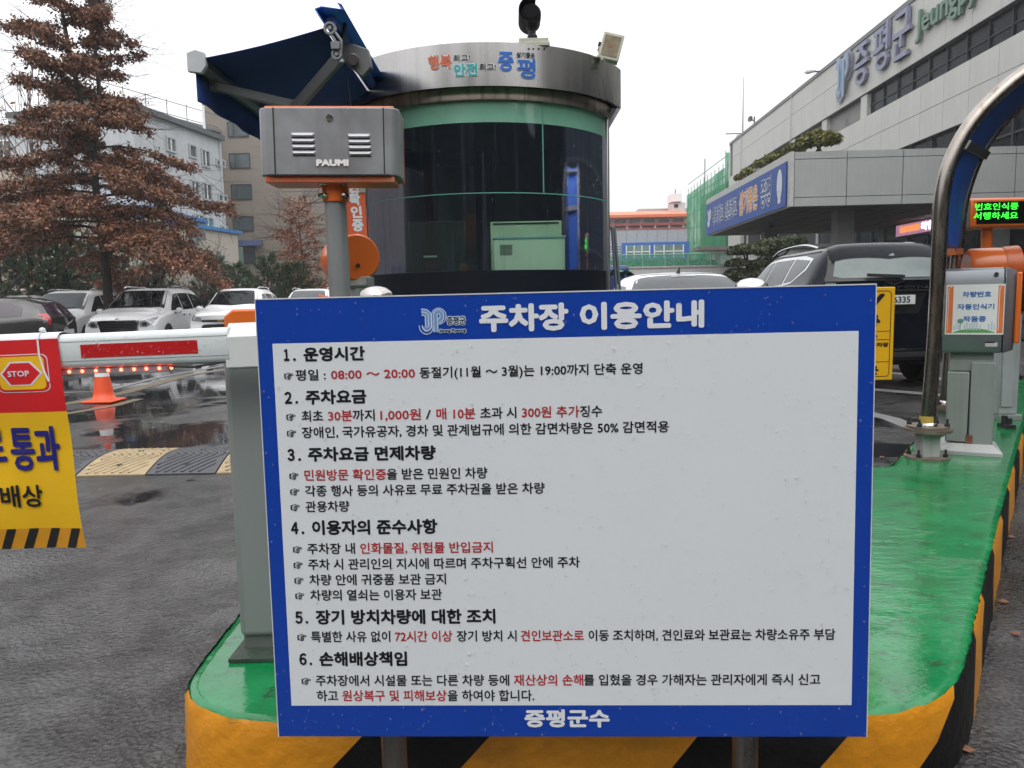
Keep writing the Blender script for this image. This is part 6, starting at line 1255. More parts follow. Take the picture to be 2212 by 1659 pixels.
# ------------------------------------------------------------------ county hall on the right (frame turned to its facade)
ta = math.radians(-1.94); RB = rotz(ta); FB = (RB, np.array([0., 0, 0]))
bl = lambda x, y, z: RB @ np.array([x, y, z])
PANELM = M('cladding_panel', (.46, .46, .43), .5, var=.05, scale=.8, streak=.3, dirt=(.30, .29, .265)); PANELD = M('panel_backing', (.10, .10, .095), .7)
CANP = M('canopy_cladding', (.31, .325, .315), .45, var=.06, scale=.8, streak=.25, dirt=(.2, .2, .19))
DGLASS = M('facade_glass', (.008, .012, .017), .18, var=.3, scale=.7, spec=.07); FRAME = M('window_frame_dark', (.028, .030, .034), .5, spec=.2)
A_X = 18.0
hall = thing('county_hall', 'long grey panel clad public building with letters on its upper band', 'building', bl(A_X, 40, 0), ta)
HF_ = 72.7; HN = -12.0  # near end lengthened out of view to cover sky mirrored in the booth
m = MB(FB); m.box(A_X+.35, A_X+16, HN, HF_-.05, 0, 14.5); m.build('core_wall', M('hall_wall', (.22, .22, .21), .7), hall)
m = MB(FB)
for z0, z1 in ((11.82, 14.7), (8.11, 10.57)): m.box(A_X+.04, A_X+.5, HN, HF_, z0+.01, z1-.01)
m.build('band_backing', PANELD, hall)
m = MB(FB); m.box(A_X-.06, A_X+.6, HN, HF_, 14.7, 14.92); m.build('parapet_cap', M('cap_metal', (.12, .13, .12), .5), hall)
m = MB(FB); m.box(A_X-.0, A_X+.5, HN, HF_, 14.94, 14.98); m.build('parapet_flashing', PANELM, hall)
proto = {}
def panel(z0, z1, y, w=2.02):
    key = (round(z0, 2), round(z1, 2))
    if key not in proto:
        mm = MB(FB); mm.box(A_X, A_X+.05, 0.012, w-.012, z0+.012, z1-.012); o = mm.build('cladding_panel', PANELM, hall, smooth=0); proto[key] = o; o.location = Vector(RB @ np.array([0, y, 0])); return
    o = instance(proto[key], hall, (0, 0, 0)); o.location = Vector([float(q_) for q_ in RB @ np.array([0, y, 0])])
y = 31.26-2.02*21
while y+2.02 <= HF_+.3:
    for z0, z1 in ((13.44, 14.7), (11.82, 13.44), (9.37, 10.57), (8.11, 9.37)): panel(z0, z1, y)
    y += 2.02
# recessed strip window between the bands
m = MB(FB); m.box(A_X+.3, A_X+.36, HN, 43.4, 10.57, 11.82); m.build('strip_window', DGLASS, hall)
m = MB(FB); m.box(A_X+1.6, A_X+1.66, 43.4, HF_, 10.57, 11.82); m.build('strip_window', DGLASS, hall)
m = MB(FB); m.box(A_X+.06, A_X+1.7, 43.4, HF_, 11.78, 11.82); m.box(A_X+.06, A_X+1.7, HN, HF_, 10.54, 10.57); m.build('strip_soffit', M('strip_soffit', (.10, .10, .10), .8), hall)
yy = HN+1
while yy < 43:
    m = MB(FB); m.box(A_X+.22, A_X+.31, yy, yy+.07, 10.57, 11.82); m.build('mullion', FRAME, hall); yy += 1.55
m = MB(FB); m.box(A_X+.25, A_X+.31, HN, 43.4, 11.1, 11.16); m.build('transom', FRAME, hall)
for yy in (43.4, 49.2, 55.0, 60.8, 66.6, 71.7):
    m = MB(FB); m.box(A_X+.08, A_X+.8, yy, yy+.8, 10.56, 11.83); m.build('pillar', PANELM, hall)
m = MB(FB); m.box(A_X+.35, A_X+1.0, 46.3, 47.0, 10.57, 11.37); m.build('balcony_unit', M('pale_unit', (.5, .5, .48), .5), hall)
# floors under the lower band
m = MB(FB); m.box(A_X+.28, A_X+.34, HN, HF_-.5, .3, 8.11); m.build('curtain_wall', DGLASS, hall)
yy = HN
while yy < HF_-1:
    m = MB(FB); m.box(A_X+.16, A_X+.30, yy, yy+.10, .1, 8.11); m.build('mullion', FRAME if yy < 45 else PANELM, hall); yy += 2.02 if yy < 45 else 4.12
for z in (2.6, 5.2, 7.0):
    m = MB(FB); m.box(A_X+.18, A_X+.29, HN, HF_, z, z+.09); m.build('transom', FRAME, hall)
m = MB(FB); m.box(A_X-.04, A_X+.9, HF_-4.2, HF_+.1, 0, 11.82); m.build('end_pier', PANELM, hall)
m = MB(FB); m.box(A_X, A_X+10, HF_-.2, HF_+.1, 0, 14.7); m.build('end_wall', PANELM, hall)
for yy in (55.5, 68.5):   # thin cables hanging from the parapet
    m = MB(FB); m.tube([(A_X-.08, yy, 14.8), (A_X-.10, yy, 13.0), (A_X-.06, yy+.1, 11.4)], .03, 5); m.build('cable', PANELM, hall)
# big letters
HLm = M('letter_face', (.20, .21, .30), .5); HLs = M('letter_green', (.12, .20, .15), .5); EMB = M('emblem_face', (.20, .30, .44), .45)
HB_ = lambda u, v, h: RB @ np.array([A_X-.02-h, -u, v])
for tx, y0, y1, zc_, H, mt in (('증', 44.6, 42.8, 13.42, 2.2, HLm), ('평', 42.2, 40.45, 13.54, 2.3, HLm), ('군', 40.0, 38.2, 13.45, 2.25, HLm)):
    lettering(tx, HB_, -y0, -y1, zc_, H, mt, hall, .045, em=False, lift=.04, step=.004, thick=.14, nb=6, name='sign_letter')
lettering('Jeungpyeong', HB_, -37.7, -29.4, 13.25, 1.45, HLs, hall, .035, em=False, lift=.04, step=.004, thick=.12, nb=6, name='sign_letter')
emblem(HB_, -47.2, -45.05, 12.2, 14.65, hall, .10, .02, M('emblem_rim', (.26, .29, .36), .45), EMB, HLm)
# rooftop things along the parapet
ml = thing('antenna_mast', 'thin whip antenna on the far roof corner of the county hall', 'antenna', bl(A_X+.6, 70.6, 14.9))
m = MB(FB); m.tube([(A_X+.6, 70.6, 14.9), (A_X+.6, 70.6, 20.2)], [.06, .02], 6); m.box(A_X-.9, A_X+1.4, 70.5, 70.7, 15.3, 15.35); m.build('mast', DKSTEEL, ml); m = MB(FB); m.box(A_X+.1, A_X+1.0, 70.3, 70.9, 14.9, 15.2); m.build('base', PANELM, ml)
ml = thing('roof_speaker', 'small grey horn speaker on the hall parapet', 'loudspeaker', bl(A_X+.3, 64, 15.6))
m = MB(FB); m.lathe([(.06, 0), (.1, .2), (.26, .4)], (A_X+.2, 65.9, 15.4), (-.8, -.6, .2), n=12); m.build('horn', M('horn_grey', (.2, .2, .22), .5), ml); m = MB(FB); m.cyl((A_X+.3, 65.9, 14.9), (A_X+.3, 65.9, 15.7), .06, 8); m.build('stand', DKSTEEL, ml)
ml = thing('roof_floodlight', 'pale lamp reaching over the hall parapet', 'floodlight', bl(A_X-.3, 44.8+8, 15.6))
m = MB(FB); m.lathe([(0, -.45), (.10, -.3), (.14, .1), (0, .3)], (A_X-.7, 50.3, 14.9), (-1, .2, -.1), n=12); m.build('lamp_head', M('lamp_pale', (.45, .45, .43), .5), ml); m = MB(FB); m.tube([(A_X-.5, 50.3, 14.9), (A_X+.2, 50.3, 14.9)], .05, 6); m.build('arm', DKSTEEL, ml)
ml = thing('stair_house', 'dark red sloping roof of a stair house above the hall parapet', 'roof hut', bl(A_X+6, 66, 15.2))
m = MB(FB); m.prism([(0, 0), (0, 3.9), (5.5, 3.9), (8.5, 2.0), (8.5, 0)], (A_X+6, 77, 14.9), (0, 1, 0), (0, 0, 1), (6, 0, 0)); m.build('roof', M('hut_red', (.22, .05, .05), .6), ml); m = MB(FB); m.box(A_X+5.9, A_X+12, 73, 77, 14.9, 19.4); m.build('wall', M('hut_beige', (.4, .3, .24), .7), ml)

# canopy over the entrance, its side banner and planter
cpy = thing('entrance_canopy', 'wide flat grey panelled canopy on square columns before the county hall', 'canopy', bl(13, 31, 0), ta)
cx0_, cxe = 8.25, 17.9; cy0_, cy1_ = 25.4, 37.6
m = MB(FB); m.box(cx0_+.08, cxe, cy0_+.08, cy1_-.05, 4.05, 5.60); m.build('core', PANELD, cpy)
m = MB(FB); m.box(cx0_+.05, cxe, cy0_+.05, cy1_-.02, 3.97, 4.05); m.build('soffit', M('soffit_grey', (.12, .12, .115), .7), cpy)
for i in range(10):
    for j in range(10): pass
sm_ = M('soffit_joint', (.07, .07, .07), .8)
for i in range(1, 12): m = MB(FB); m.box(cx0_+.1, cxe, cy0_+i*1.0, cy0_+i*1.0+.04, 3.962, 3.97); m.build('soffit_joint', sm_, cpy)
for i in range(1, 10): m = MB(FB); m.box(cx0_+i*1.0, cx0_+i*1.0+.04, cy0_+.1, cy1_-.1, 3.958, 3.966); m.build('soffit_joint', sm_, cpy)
cp_ = {}
xs = [cx0_+.10]+[cx0_+1.765*k for k in range(1, 6)]
for k in range(5):
    x0_, x1_ = xs[k], xs[k+1]
    for z0, z1 in ((5.44, 5.66), (4.24, 5.42), (3.95, 4.22)):
        m = MB(FB); m.box(x0_+.012, x1_-.012, cy0_, cy0_+.06, z0, z1); m.build('fascia_panel', CANP, cpy, smooth=0)
CW = M('canopy_white', (.40, .40, .385), .5)
m = MB(FB); m.box(cx0_-.02, cx0_+.09, cy0_+.0, cy1_, 5.44, 5.68); m.build('side_coping', CW, cpy); m = MB(FB); m.box(cx0_-.03, cx0_+.09, cy0_-.01, cy0_+.25, 3.95, 5.44); m.build('corner_trim', CW, cpy)
m = MB(FB); m.box(cx0_, cx0_+.09, cy0_+.25, cy1_, 3.95, 5.44); m.build('side_panel', CW, cpy)
for x, y_, w_ in ((10.6, 35.2, .58), (10.67, 27.0, .58), (15.9, 27.0, .58), (15.9, 35.2, .58)):
    m = MB(FB); m.box(x-w_/2, x+w_/2, y_, y_+w_, 0, 3.965); m.build('column', M('column_stone', (.16, .16, .155), .5, var=.08), cpy)
# banner on the canopy side
cb = thing('canopy_banner', 'long blue printed banner along the side of the entrance canopy', 'banner', bl(cx0_-.06, 31, 4.0), ta)
CBm = M('canopy_banner_blue', (.012, .06, .27), .5, var=.12, scale=.6)
m = MB(FB); m.box(cx0_-.07, cx0_-.035, cy0_+.3, cy1_-.1, 4.0, 5.42); m.build('cloth', CBm, cb)
CBF = lambda u, v, h: RB @ np.array([cx0_-.072-h, -u, v])
def yat(px): return 1650*8.2/(px-1162.)
CWH = M('banner_white', (.52, .55, .58), .5); COR = M('banner_orange_print', (.60, .24, .05), .5); CNV = M('banner_navy_print', (.02, .06, .22), .5)
cxd = lambda cx: (2600+cx/1.5447)*.5486
def cbt(tx, c0, c1, zc_, H, mt, outl=None):
    y0_, y1_ = c0, c1
    if outl is not None: lettering(tx, CBF, -y0_-.03, -y1_+.03, zc_, H+.06, outl, cb, .075, em=False, lift=.003, step=.0004)
    lettering(tx, CBF, -y0_, -y1_, zc_, H, mt, cb, .02, em=False, lift=.008, step=.0004)
cbt('행복하고', 36.1, 34.0, 4.72, .80, CNV, CWH); cbt('안전하고', 33.8, 31.75, 4.72, .80, CNV, CWH); cbt('살기좋은', 31.45, 28.85, 4.73, .92, COR, CWH); cbt('증평', 28.5, 27.25, 4.73, 1.0, CNV, CWH)
emblem(CBF, -37.1, -36.4, 4.36, 5.1, cb, .004, .001, CWH, CWH, CWH)
m = MB(FB); yq = 26.35; m.add([(cx0_-.076, yq+.28*math.cos(a), 4.78+.50*math.sin(a)) for a in np.linspace(0, 2*PI, 20, endpoint=False)], [tuple(range(20))]); m.build('plain_oval', CWH, cb)
m = MB(FB); m.add([(cx0_-.077, yq+.16*math.cos(a), 4.25+.10*math.sin(a)) for a in np.linspace(0, 2*PI, 16, endpoint=False)], [tuple(range(16))]); m.build('plain_oval', CWH, cb)
# scrolling screen under the canopy
es = thing('entrance_screen', 'lit pink and orange message screen above the entrance under the canopy', 'screen', bl(15.4, 32, 3.4), ta)
def esx(px): return 1650*16.3/(px-1162.)
y0_, y1_ = 33.65, 28.6
m = MB(FB); m.box(15.42, 15.6, y1_, y0_+.9, 3.36, 3.96); m.build('case', BLACKPL, es)
m = MB(FB); m.box(15.4, 15.415, y1_+.1, y0_, 3.46, 3.92); m.build('screen', M('screen_pink', (.35, .16, .26), .4, var=.5, scale=4, emit=.9), es)
m = MB(FB); m.box(15.39, 15.398, 31.6, y0_-.35, 3.58, 3.84); m.build('picture_area', M('screen_orange', (.9, .30, .10), .4, var=.3, scale=5, emit=.9), es)
lettering('착한고', lambda u, v, h: RB @ np.array([15.385-h, -u, v]), -31.5, -29.9, 3.70, .34, M('screen_white', (1, .92, 1), .4, var=0, emit=1.6), es, .02, em=False, step=.001)
lp = thing('surveillance_dome', 'small dark camera under the canopy soffit edge', 'camera', bl(9.2, 33, 3.8)); m = MB(FB); m.lathe([(0, -.2), (.14, -.12), (.16, 0), (0, .02)], (9.3, 31.0, 3.93), n=14); m.build('dome', BLACKPL, lp); m = MB(FB); m.box(9.2, 9.4, 30.9, 31.1, 3.92, 3.96); m.build('mount', BLACKPL, lp)
# pale low blocks seen under the canopy
pb = thing('annex_wall', 'pale ribbed wall seen beneath the canopy behind the columns', 'building', bl(12, 41, 0))
m = MB(FB); m.box(9.6, 17.8, 43, 44, 0, 3.6); m.build('wall', M('annex_white', (.46, .47, .46), .6), pb)
for i in range(7): m = MB(FB); m.box(9.9+i*1.15, 10.15+i*1.15, 42.9, 43, 0, 3.6); m.build('pilaster', M('annex_grey', (.2, .21, .21), .6), pb)
m = MB(FB); m.box(8.9, 17.8, 42.8, 44.2, 3.6, 3.8); m.build('roof', M('annex_roof', (.14, .13, .13), .6), pb)

# ------------------------------------------------------------------ building wrapped in green scaffold netting
gb = thing('scaffolded_building', 'building wrapped in green scaffold netting beyond the county hall', 'building', bl(20, 84, 0), ta)
gx = 18.1
m = MB(FB); m.box(gx+1.6, gx+12, 75, 93, 0, 12.6); m.build('wall', M('beige_render', (.40, .37, .30), .8, dirt=(.2, .18, .15)), gb)
for k in range(4):
    for yy in (77, 80, 83, 86, 89):
        m = MB(FB); m.box(gx+1.55, gx+1.62, yy, yy+1.5, 2+k*2.9, 3.6+k*2.9); m.build('window', M('window_brown', (.09, .06, .05), .3), gb)
NET = bpy.data.materials.new('green_netting'); NET.use_nodes = True
def netting():
    t = NET.node_tree; N = t.nodes; N.clear(); k = t.links.new
    tc = N.new('ShaderNodeTexCoord'); n = N.new('ShaderNodeTexNoise'); n.inputs['Scale'].default_value = .5; n.inputs['Detail'].default_value = 5; k(tc.outputs['Object'], n.inputs[0])
    r = N.new('ShaderNodeMapRange'); k(n.outputs[0], r.inputs[0]); r.inputs[1].default_value = .4; r.inputs[2].default_value = .62; r.inputs[3].default_value = .92; r.inputs[4].default_value = .70
    d = N.new('ShaderNodeBsdfDiffuse'); d.inputs[0].default_value = (.06, .34, .17, 1); tl_ = N.new('ShaderNodeBsdfTranslucent'); tl_.inputs[0].default_value = (.05, .34, .16, 1)
    m1 = N.new('ShaderNodeMixShader'); m1.inputs[0].default_value = .3; k(d.outputs[0], m1.inputs[1]); k(tl_.outputs[0], m1.inputs[2])
    tr = N.new('ShaderNodeBsdfTransparent'); m2 = N.new('ShaderNodeMixShader'); k(r.outputs[0], m2.inputs[0]); k(tr.outputs[0], m2.inputs[1]); k(m1.outputs[0], m2.inputs[2]); o = N.new('ShaderNodeOutputMaterial'); k(m2.outputs[0], o.inputs[0])
netting(); MAT['net'] = NET
nrow = []
for j in range(22):
    z = .8+12.3*j/21; nrow.append([(gx+.12*mnoise.noise(Vector((i*.5, j*.7, 1)))-(.9*max(0, 1-z/3.2)), 74.5+19*i/34, z-.2*(i/34)) for i in range(35)])
m = MB(FB); m.grid(nrow); m.build('netting', NET, gb, smooth=60)
m = MB(FB); m.grid([[(gx+x_, 74.5+.05*mnoise.noise(Vector((x_, z_, 3))), z_) for x_ in np.linspace(0, 3.2, 6)] for z_ in np.linspace(2, 14.4, 12)]); m.build('netting', NET, gb)
m = MB(FB)
SCF = M('scaffold_tube', (.16, .30, .2), .5)
for i in range(12): o_ = MB(FB); o_.cyl((gx+.2, 74.8+1.7*i, 0), (gx+.2, 74.8+1.7*i, 13.7), .04, 6); o_.build('scaffold_standard', SCF, gb)
for j in range(8): o_ = MB(FB); o_.cyl((gx+.2, 74.6, 1.6+1.8*j), (gx+.2, 93.6, 1.6+1.8*j), .04, 6); o_.build('scaffold_ledger', SCF, gb)
for x_ in (0, 1.5, 3.0): o_ = MB(FB); o_.cyl((gx+x_, 74.7, 0), (gx+x_, 74.7, 14.6), .04, 6); o_.build('scaffold_standard', SCF, gb)
for j in range(5): o_ = MB(FB); o_.cyl((gx+.2+0, 74.7, 6.4+1.7*j), (gx+3, 74.7, 6.4+1.7*j), .04, 6); o_.cyl((gx+.0, 74.72, 6.4+1.7*j), (gx+3, 74.72, 8+1.7*j), .03, 6); o_.build('scaffold_brace', SCF, gb)

# ------------------------------------------------------------------ far terrace: retaining wall, green fence, blue framed block, orange roofed school
RT = rotz(0); 
def X_(px, Y): return PY(px, 600, Y)[0]
def Z_(px, py, Y): return PY(px, py, Y)[2]
wt = thing('retaining_wall', 'low white retaining wall behind the white sedan', 'wall', (X_(1450, 36), 36, 0))
zw = Z_(1450, 578, 36)
m = MB(); m.box(X_(1290, 36), X_(1600, 36), 36, 36.3, 0, zw); m.build('wall', M('wall_white', (.47, .46, .44), .7, streak=.3, dirt=(.3, .28, .25)), wt); m = MB(); m.box(X_(1290, 36), X_(1600, 36), 35.95, 36.35, zw, zw+.08); m.build('coping', M('coping_grey', (.38, .38, .37), .7), wt)
m = MB(); m.box(-8, 40, 36.3, 130, 0, zw-.05); o = m.build('terrace', M('terrace_earth', (.10, .10, .07), .9, var=.3, scale=.5), kind='structure'); o['label'] = 'raised ground behind the white retaining wall'
gf = thing('mesh_fence', 'translucent green mesh fence on top of the white retaining wall', 'fence', (X_(1450, 36.1), 36.1, zw))
zf = Z_(1450, 549, 36.1)
FNET = bpy.data.materials.new('fence_netting'); FNET.use_nodes = True
_t = FNET.node_tree; _t.nodes.clear(); _a = _t.nodes.new('ShaderNodeBsdfTransparent'); _b = _t.nodes.new('ShaderNodeBsdfDiffuse'); _b.inputs[0].default_value = (.10, .34, .22, 1); _c = _t.nodes.new('ShaderNodeMixShader'); _c.inputs[0].default_value = .38; _o = _t.nodes.new('ShaderNodeOutputMaterial'); _t.links.new(_a.outputs[0], _c.inputs[1]); _t.links.new(_b.outputs[0], _c.inputs[2]); _t.links.new(_c.outputs[0], _o.inputs[0])
xa, xb = X_(1290, 36.1), X_(1585, 36.1)
for i in range(6):
    m = MB(); u0, u1 = xa+(xb-xa)*i/6, xa+(xb-xa)*(i+1)/6; m.box(u0+.04, u1-.04, 36.1, 36.12, zw+.1, zf); m.build('mesh_panel', FNET, gf); m = MB(); m.cyl((u0, 36.1, zw), (u0, 36.1, zf+.05), .035, 8); m.build('fence_post', M('fence_green', (.12, .3, .2), .5), gf)
m = MB(); m.cyl((xa, 36.1, zf), (xb, 36.1, zf), .025, 6); m.build('rail', M('fence_green2', (.2, .42, .32), .5), gf)
# mass of shrubs behind the fence
def leafmass(name, label, boxes, n, size, mat, cat='shrub', kind=None, loc=None, parent=None):
    P = []
    for (cx_, cy_, cz_, rx_, ry_, rz_, k_) in boxes:
        q_ = rng.normal(size=(int(n*k_), 3)); q_ /= np.linalg.norm(q_, axis=1)[:, None]; q_ *= (.55+.45*rng.random((len(q_), 1)))**.6
        P.append(q_*np.array([rx_, ry_, rz_])+np.array([cx_, cy_, cz_]))
    P = np.concatenate(P); N_ = len(P)
    a = rng.normal(size=(N_, 3)); a /= np.linalg.norm(a, axis=1)[:, None]; b_ = np.cross(a, rng.normal(size=(N_, 3))); b_ /= np.linalg.norm(b_, axis=1)[:, None]
    s = size*(.6+.8*rng.random((N_, 1)))
    V = np.stack([P-a*s, P-b_*s*.45, P+a*s, P+b_*s*.45], 1).reshape(-1, 3); Fq = np.arange(N_*4).reshape(-1, 4)
    o = raw_mesh(name, V, Fq, mat, parent)
    return o
SHG = M('leaf_dull_green', (.05, .085, .04), .6, var=.5, scale=2)
sh = thing('shrub_row', 'dull green shrubs behind the green mesh fence', 'shrubs', (X_(1430, 38), 38, zw)); leafmass('foliage', '', [(X_(p_, 38), 38.2, zw+.12, 1.4, .8, .34, 1) for p_ in (1330, 1370, 1420, 1460, 1500)], 900, .10, SHG, parent=sh)
m = MB(); [m.cyl((X_(p_, 38), 38.2, zw-.1), (X_(p_, 38), 38.2, zw+.5), .05, 6) for p_ in (1370,)]; m.build('stem', RUST, sh)
# blue framed block
bb = thing('blue_framed_building', 'low grey building with two blue framed windows behind the green fence', 'building', (X_(1400, 60), 60, zw))
Yb = 60
m = MB(); m.box(X_(1300, Yb), X_(1484, Yb), Yb, Yb+8, zw-.1, Z_(1400, 497, Yb)); m.build('wall', M('pale_blue_grey', (.33, .35, .38), .6), bb)
for x0_, x1_ in ((1312, 1341), (1342, 1401), (1402, 1482)): pass
m = MB(); m.box(X_(1344, Yb), X_(1484, Yb)+.1, Yb-.25, Yb, Z_(1400, 562, Yb), Z_(1400, 524, Yb)); m.build('blue_frame', M('frame_blue', (.03, .13, .42), .5), bb)
for x0_, x1_ in ((1352, 1402), (1412, 1474)):
    w_ = MB(); w_.box(X_(x0_, Yb), X_(x1_, Yb), Yb-.28, Yb-.24, Z_(1400, 558, Yb), Z_(1400, 530, Yb)); wo = w_.build('window', M('pale_window', (.16, .24, .23), .15, var=.3, scale=1), bb)
    for k in range(4): m = MB(); xx = X_(x0_, Yb)+(X_(x1_, Yb)-X_(x0_, Yb))*k/3; m.box(xx-.04, xx+.04, Yb-.32, Yb-.28, Z_(1400, 558, Yb), Z_(1400, 530, Yb)); m.build('frame', WHITE, wo)
    m = MB(); zz = Z_(1400, 544, Yb); m.box(X_(x0_, Yb), X_(x1_, Yb), Yb-.32, Yb-.285, zz-.04, zz+.04); m.build('frame', WHITE, wo)
w_ = MB(); w_.box(X_(1318, Yb), X_(1339, Yb), Yb-.1, Yb-.02, Z_(1330, 562, Yb), Z_(1330, 528, Yb)); wo = w_.build('window', M('slat_blue', (.12, .2, .34), .3), bb)
for k in range(6): m = MB(); zz = Z_(1330, 560-6*k, Yb); m.box(X_(1318, Yb), X_(1339, Yb), Yb-.14, Yb-.1, zz-.03, zz+.03); m.build('slat', WHITE, wo)
for k in range(8): m = MB(); xx = X_(1310+22*k, Yb); m.box(xx-.015, xx+.015, Yb-.01, Yb+.0, Z_(1400, 523, Yb), Z_(1400, 498, Yb)); m.build('panel_joint', M('joint_grey', (.2, .21, .23), .6), bb)
# orange roofed school
sc_ = thing('school_building', 'long building with orange metal roof and red eaves far beyond the lot', 'building', (X_(1400, 100), 100, zw))
Ys = 100
m = MB(); m.box(X_(1200, Ys), X_(1490, Ys), Ys, Ys+12, zw-.1, Z_(1400, 468, Ys)); m.build('wall', M('school_cream', (.50, .47, .42), .7), sc_)
m = MB(); m.prism([(-1.2, 0), (-1.2, .35), (4.5, 1.35), (10, 1.35), (10, 0)], (X_(1195, Ys), Ys, Z_(1400, 471, Ys)), (0, 1, 0), (0, 0, 1), (X_(1486, Ys)-X_(1195, Ys), 0, 0)); m.build('roof', M('roof_orange', (.62, .16, .07), .55, var=.06), sc_)
for k in range(9):
    m = MB(); x0_ = X_(1205+31*k, Ys); m.box(x0_, x0_+1.35, Ys-.12, Ys-.02, Z_(1400, 484, Ys), Z_(1400, 474, Ys)); m.build('window', M('school_glass', (.14, .17, .18), .2, var=.4, scale=.7), sc_)
m = MB(); m.box(X_(1195, Ys), X_(1484, Ys), Ys-2.2, Ys-.1, Z_(1400, 490, Ys), Z_(1400, 485, Ys)); m.build('red_eave', M('eave_red', (.26, .04, .05), .5), sc_)
for k in range(6): m = MB(); x0_ = X_(1325+30*k, Ys-2); m.box(x0_-.12, x0_+.12, Ys-2.1, Ys-1.9, zw+2, Z_(1400, 489, Ys)); m.build('column', M('school_col', (.4, .38, .35), .6), sc_)
m = MB(); m.box(X_(1195, Ys), X_(1484, Ys), Ys-2.2, Ys-2.1, Z_(1400, 499, Ys), Z_(1400, 496, Ys)); m.build('balcony_rail', M('rail_red', (.3, .07, .07), .5), sc_)
m = MB(); x0_, x1_ = X_(1380, 108), X_(1486, 108); m.box(x0_, x1_, 108, 116, 10, Z_(1400, 451, 108)); m.build('upper_storey', M('upper_grey', (.36, .35, .33), .6), sc_)
tw = thing('roof_tank_tower', 'small white tower with water tank above the orange roof', 'tower', (X_(1462, 105), 105, 12))
m = MB(); m.box(X_(1452, 105), X_(1480, 105), 105, 108, 11, Z_(1465, 437, 105)); m.build('wall', M('tower_white', (.52, .53, .53), .5), tw); m = MB(); m.box(X_(1449, 105), X_(1471, 105), 104.6, 107.5, Z_(1465, 436, 105), Z_(1460, 419, 105)); m.build('tank', WHITE, tw); m = MB(); m.box(X_(1456, 105), X_(1464, 105), 104.9, 105, Z_(1465, 448, 105), Z_(1465, 441, 105)); m.build('window', DGLASS, tw)
m = MB(); m.cyl((X_(1460, 105), 105.5, 14), (X_(1460, 105), 105.5, Z_(1460, 408, 105)), .06, 5); m.build('aerial', DKSTEEL, tw)
wp = thing('whip_antenna', 'thin aerial rising beside the green netted building', 'antenna', (X_(1521, 96), 96, 2)); m = MB(); m.cyl((X_(1521, 96), 96, 2.5), (X_(1521, 96), 96, Z_(1521, 343, 96)), .06, 6); m.build('mast', DKSTEEL, wp); m = MB(); m.cyl((X_(1521, 96), 96, zw-.1), (X_(1521, 96), 96, 3.5), .15, 8); m.build('base', DKSTEEL, wp)

# ------------------------------------------------------------------ buildings on the left
# taupe tiled block with a column of windows
tb = thing('taupe_office_block', 'taupe tiled office block with a column of dark windows behind the awning', 'building', (X_(600, 72), 72, 0))
Yt = 70; TAU = M('taupe_tile', (.19, .16, .13), .6, var=.05, scale=.4); 
xl_, xr_ = X_(497, Yt), X_(900, Yt)
ztop = Z_(560, 208, Yt)
m = MB(); m.box(xl_, xr_, Yt, Yt+18, 0, ztop); m.build('wall', M('taupe_backing', (.12, .10, .085), .8), tb)
pt_ = MB(); pt_.box(0, 2.36, -.06, 0, 0, .96); p0_ = pt_.build('tile_panel', TAU, tb, smooth=0); first = True
wins = [(508, 553, 265, 294), (510, 552, 333, 362), (512, 554, 400, 429), (515, 556, 469, 497), (517, 560, 534, 568)]
wz = [(Z_(530, b_, Yt), Z_(530, a, Yt)) for _, _, a, b_ in wins]; wx0, wx1 = X_(513, Yt), X_(554, Yt)
z = 0.1
while z < ztop-.95:
    x = xl_
    while x < xr_-2.3:
        clash = any(x < wx1 and x+2.4 > wx0 and z < b_ and z+1 > a for a, b_ in wz)
        if not clash:
            if first: o = p0_; first = False
            else: o = p0_.copy(); COL.objects.link(o)
            o.location = Vector((x+.02, Yt, z))-tb.location+Vector((tb.location)) ; o.location = Vector((x+.02, Yt, z))
        x += 2.4
    z += 1.0
m = MB(); m.box(wx0-2.2, wx1+2.2, Yt-.04, Yt, 0, ztop-.2); m.build('window_bay', TAU, tb)
for (a, b_) in wz:
    m = MB(); m.box(wx0, wx1, Yt-.10, Yt-.05, a, b_); wo = m.build('window', M('office_glass', (.045, .065, .07), .12, var=.4, scale=.3), tb)
    m = MB(); m.box(wx0-.06, wx1+.06, Yt-.14, Yt-.10, b_, b_+.08); m.box(wx0-.06, wx1+.06, Yt-.16, Yt-.10, a-.08, a); m.box(wx0-.06, wx0, Yt-.14, Yt-.1, a, b_); m.box(wx1, wx1+.06, Yt-.14, Yt-.1, a, b_); m.box(wx0+.42, wx0+.5, Yt-.13, Yt-.10, a, b_); m.build('frame', FRAME, wo)
za = wz[-1][1]; m = MB(); m.add([(wx0-.4, Yt-.1, za+.6), (wx1+.8, Yt-.1, za+.6), (wx1+.8, Yt-1.0, za+.05), (wx0-.4, Yt-1.0, za+.05)], [(0, 1, 2, 3)]); m.build('window_awning', M('awning_navy', (.02, .04, .12), .6), tb)
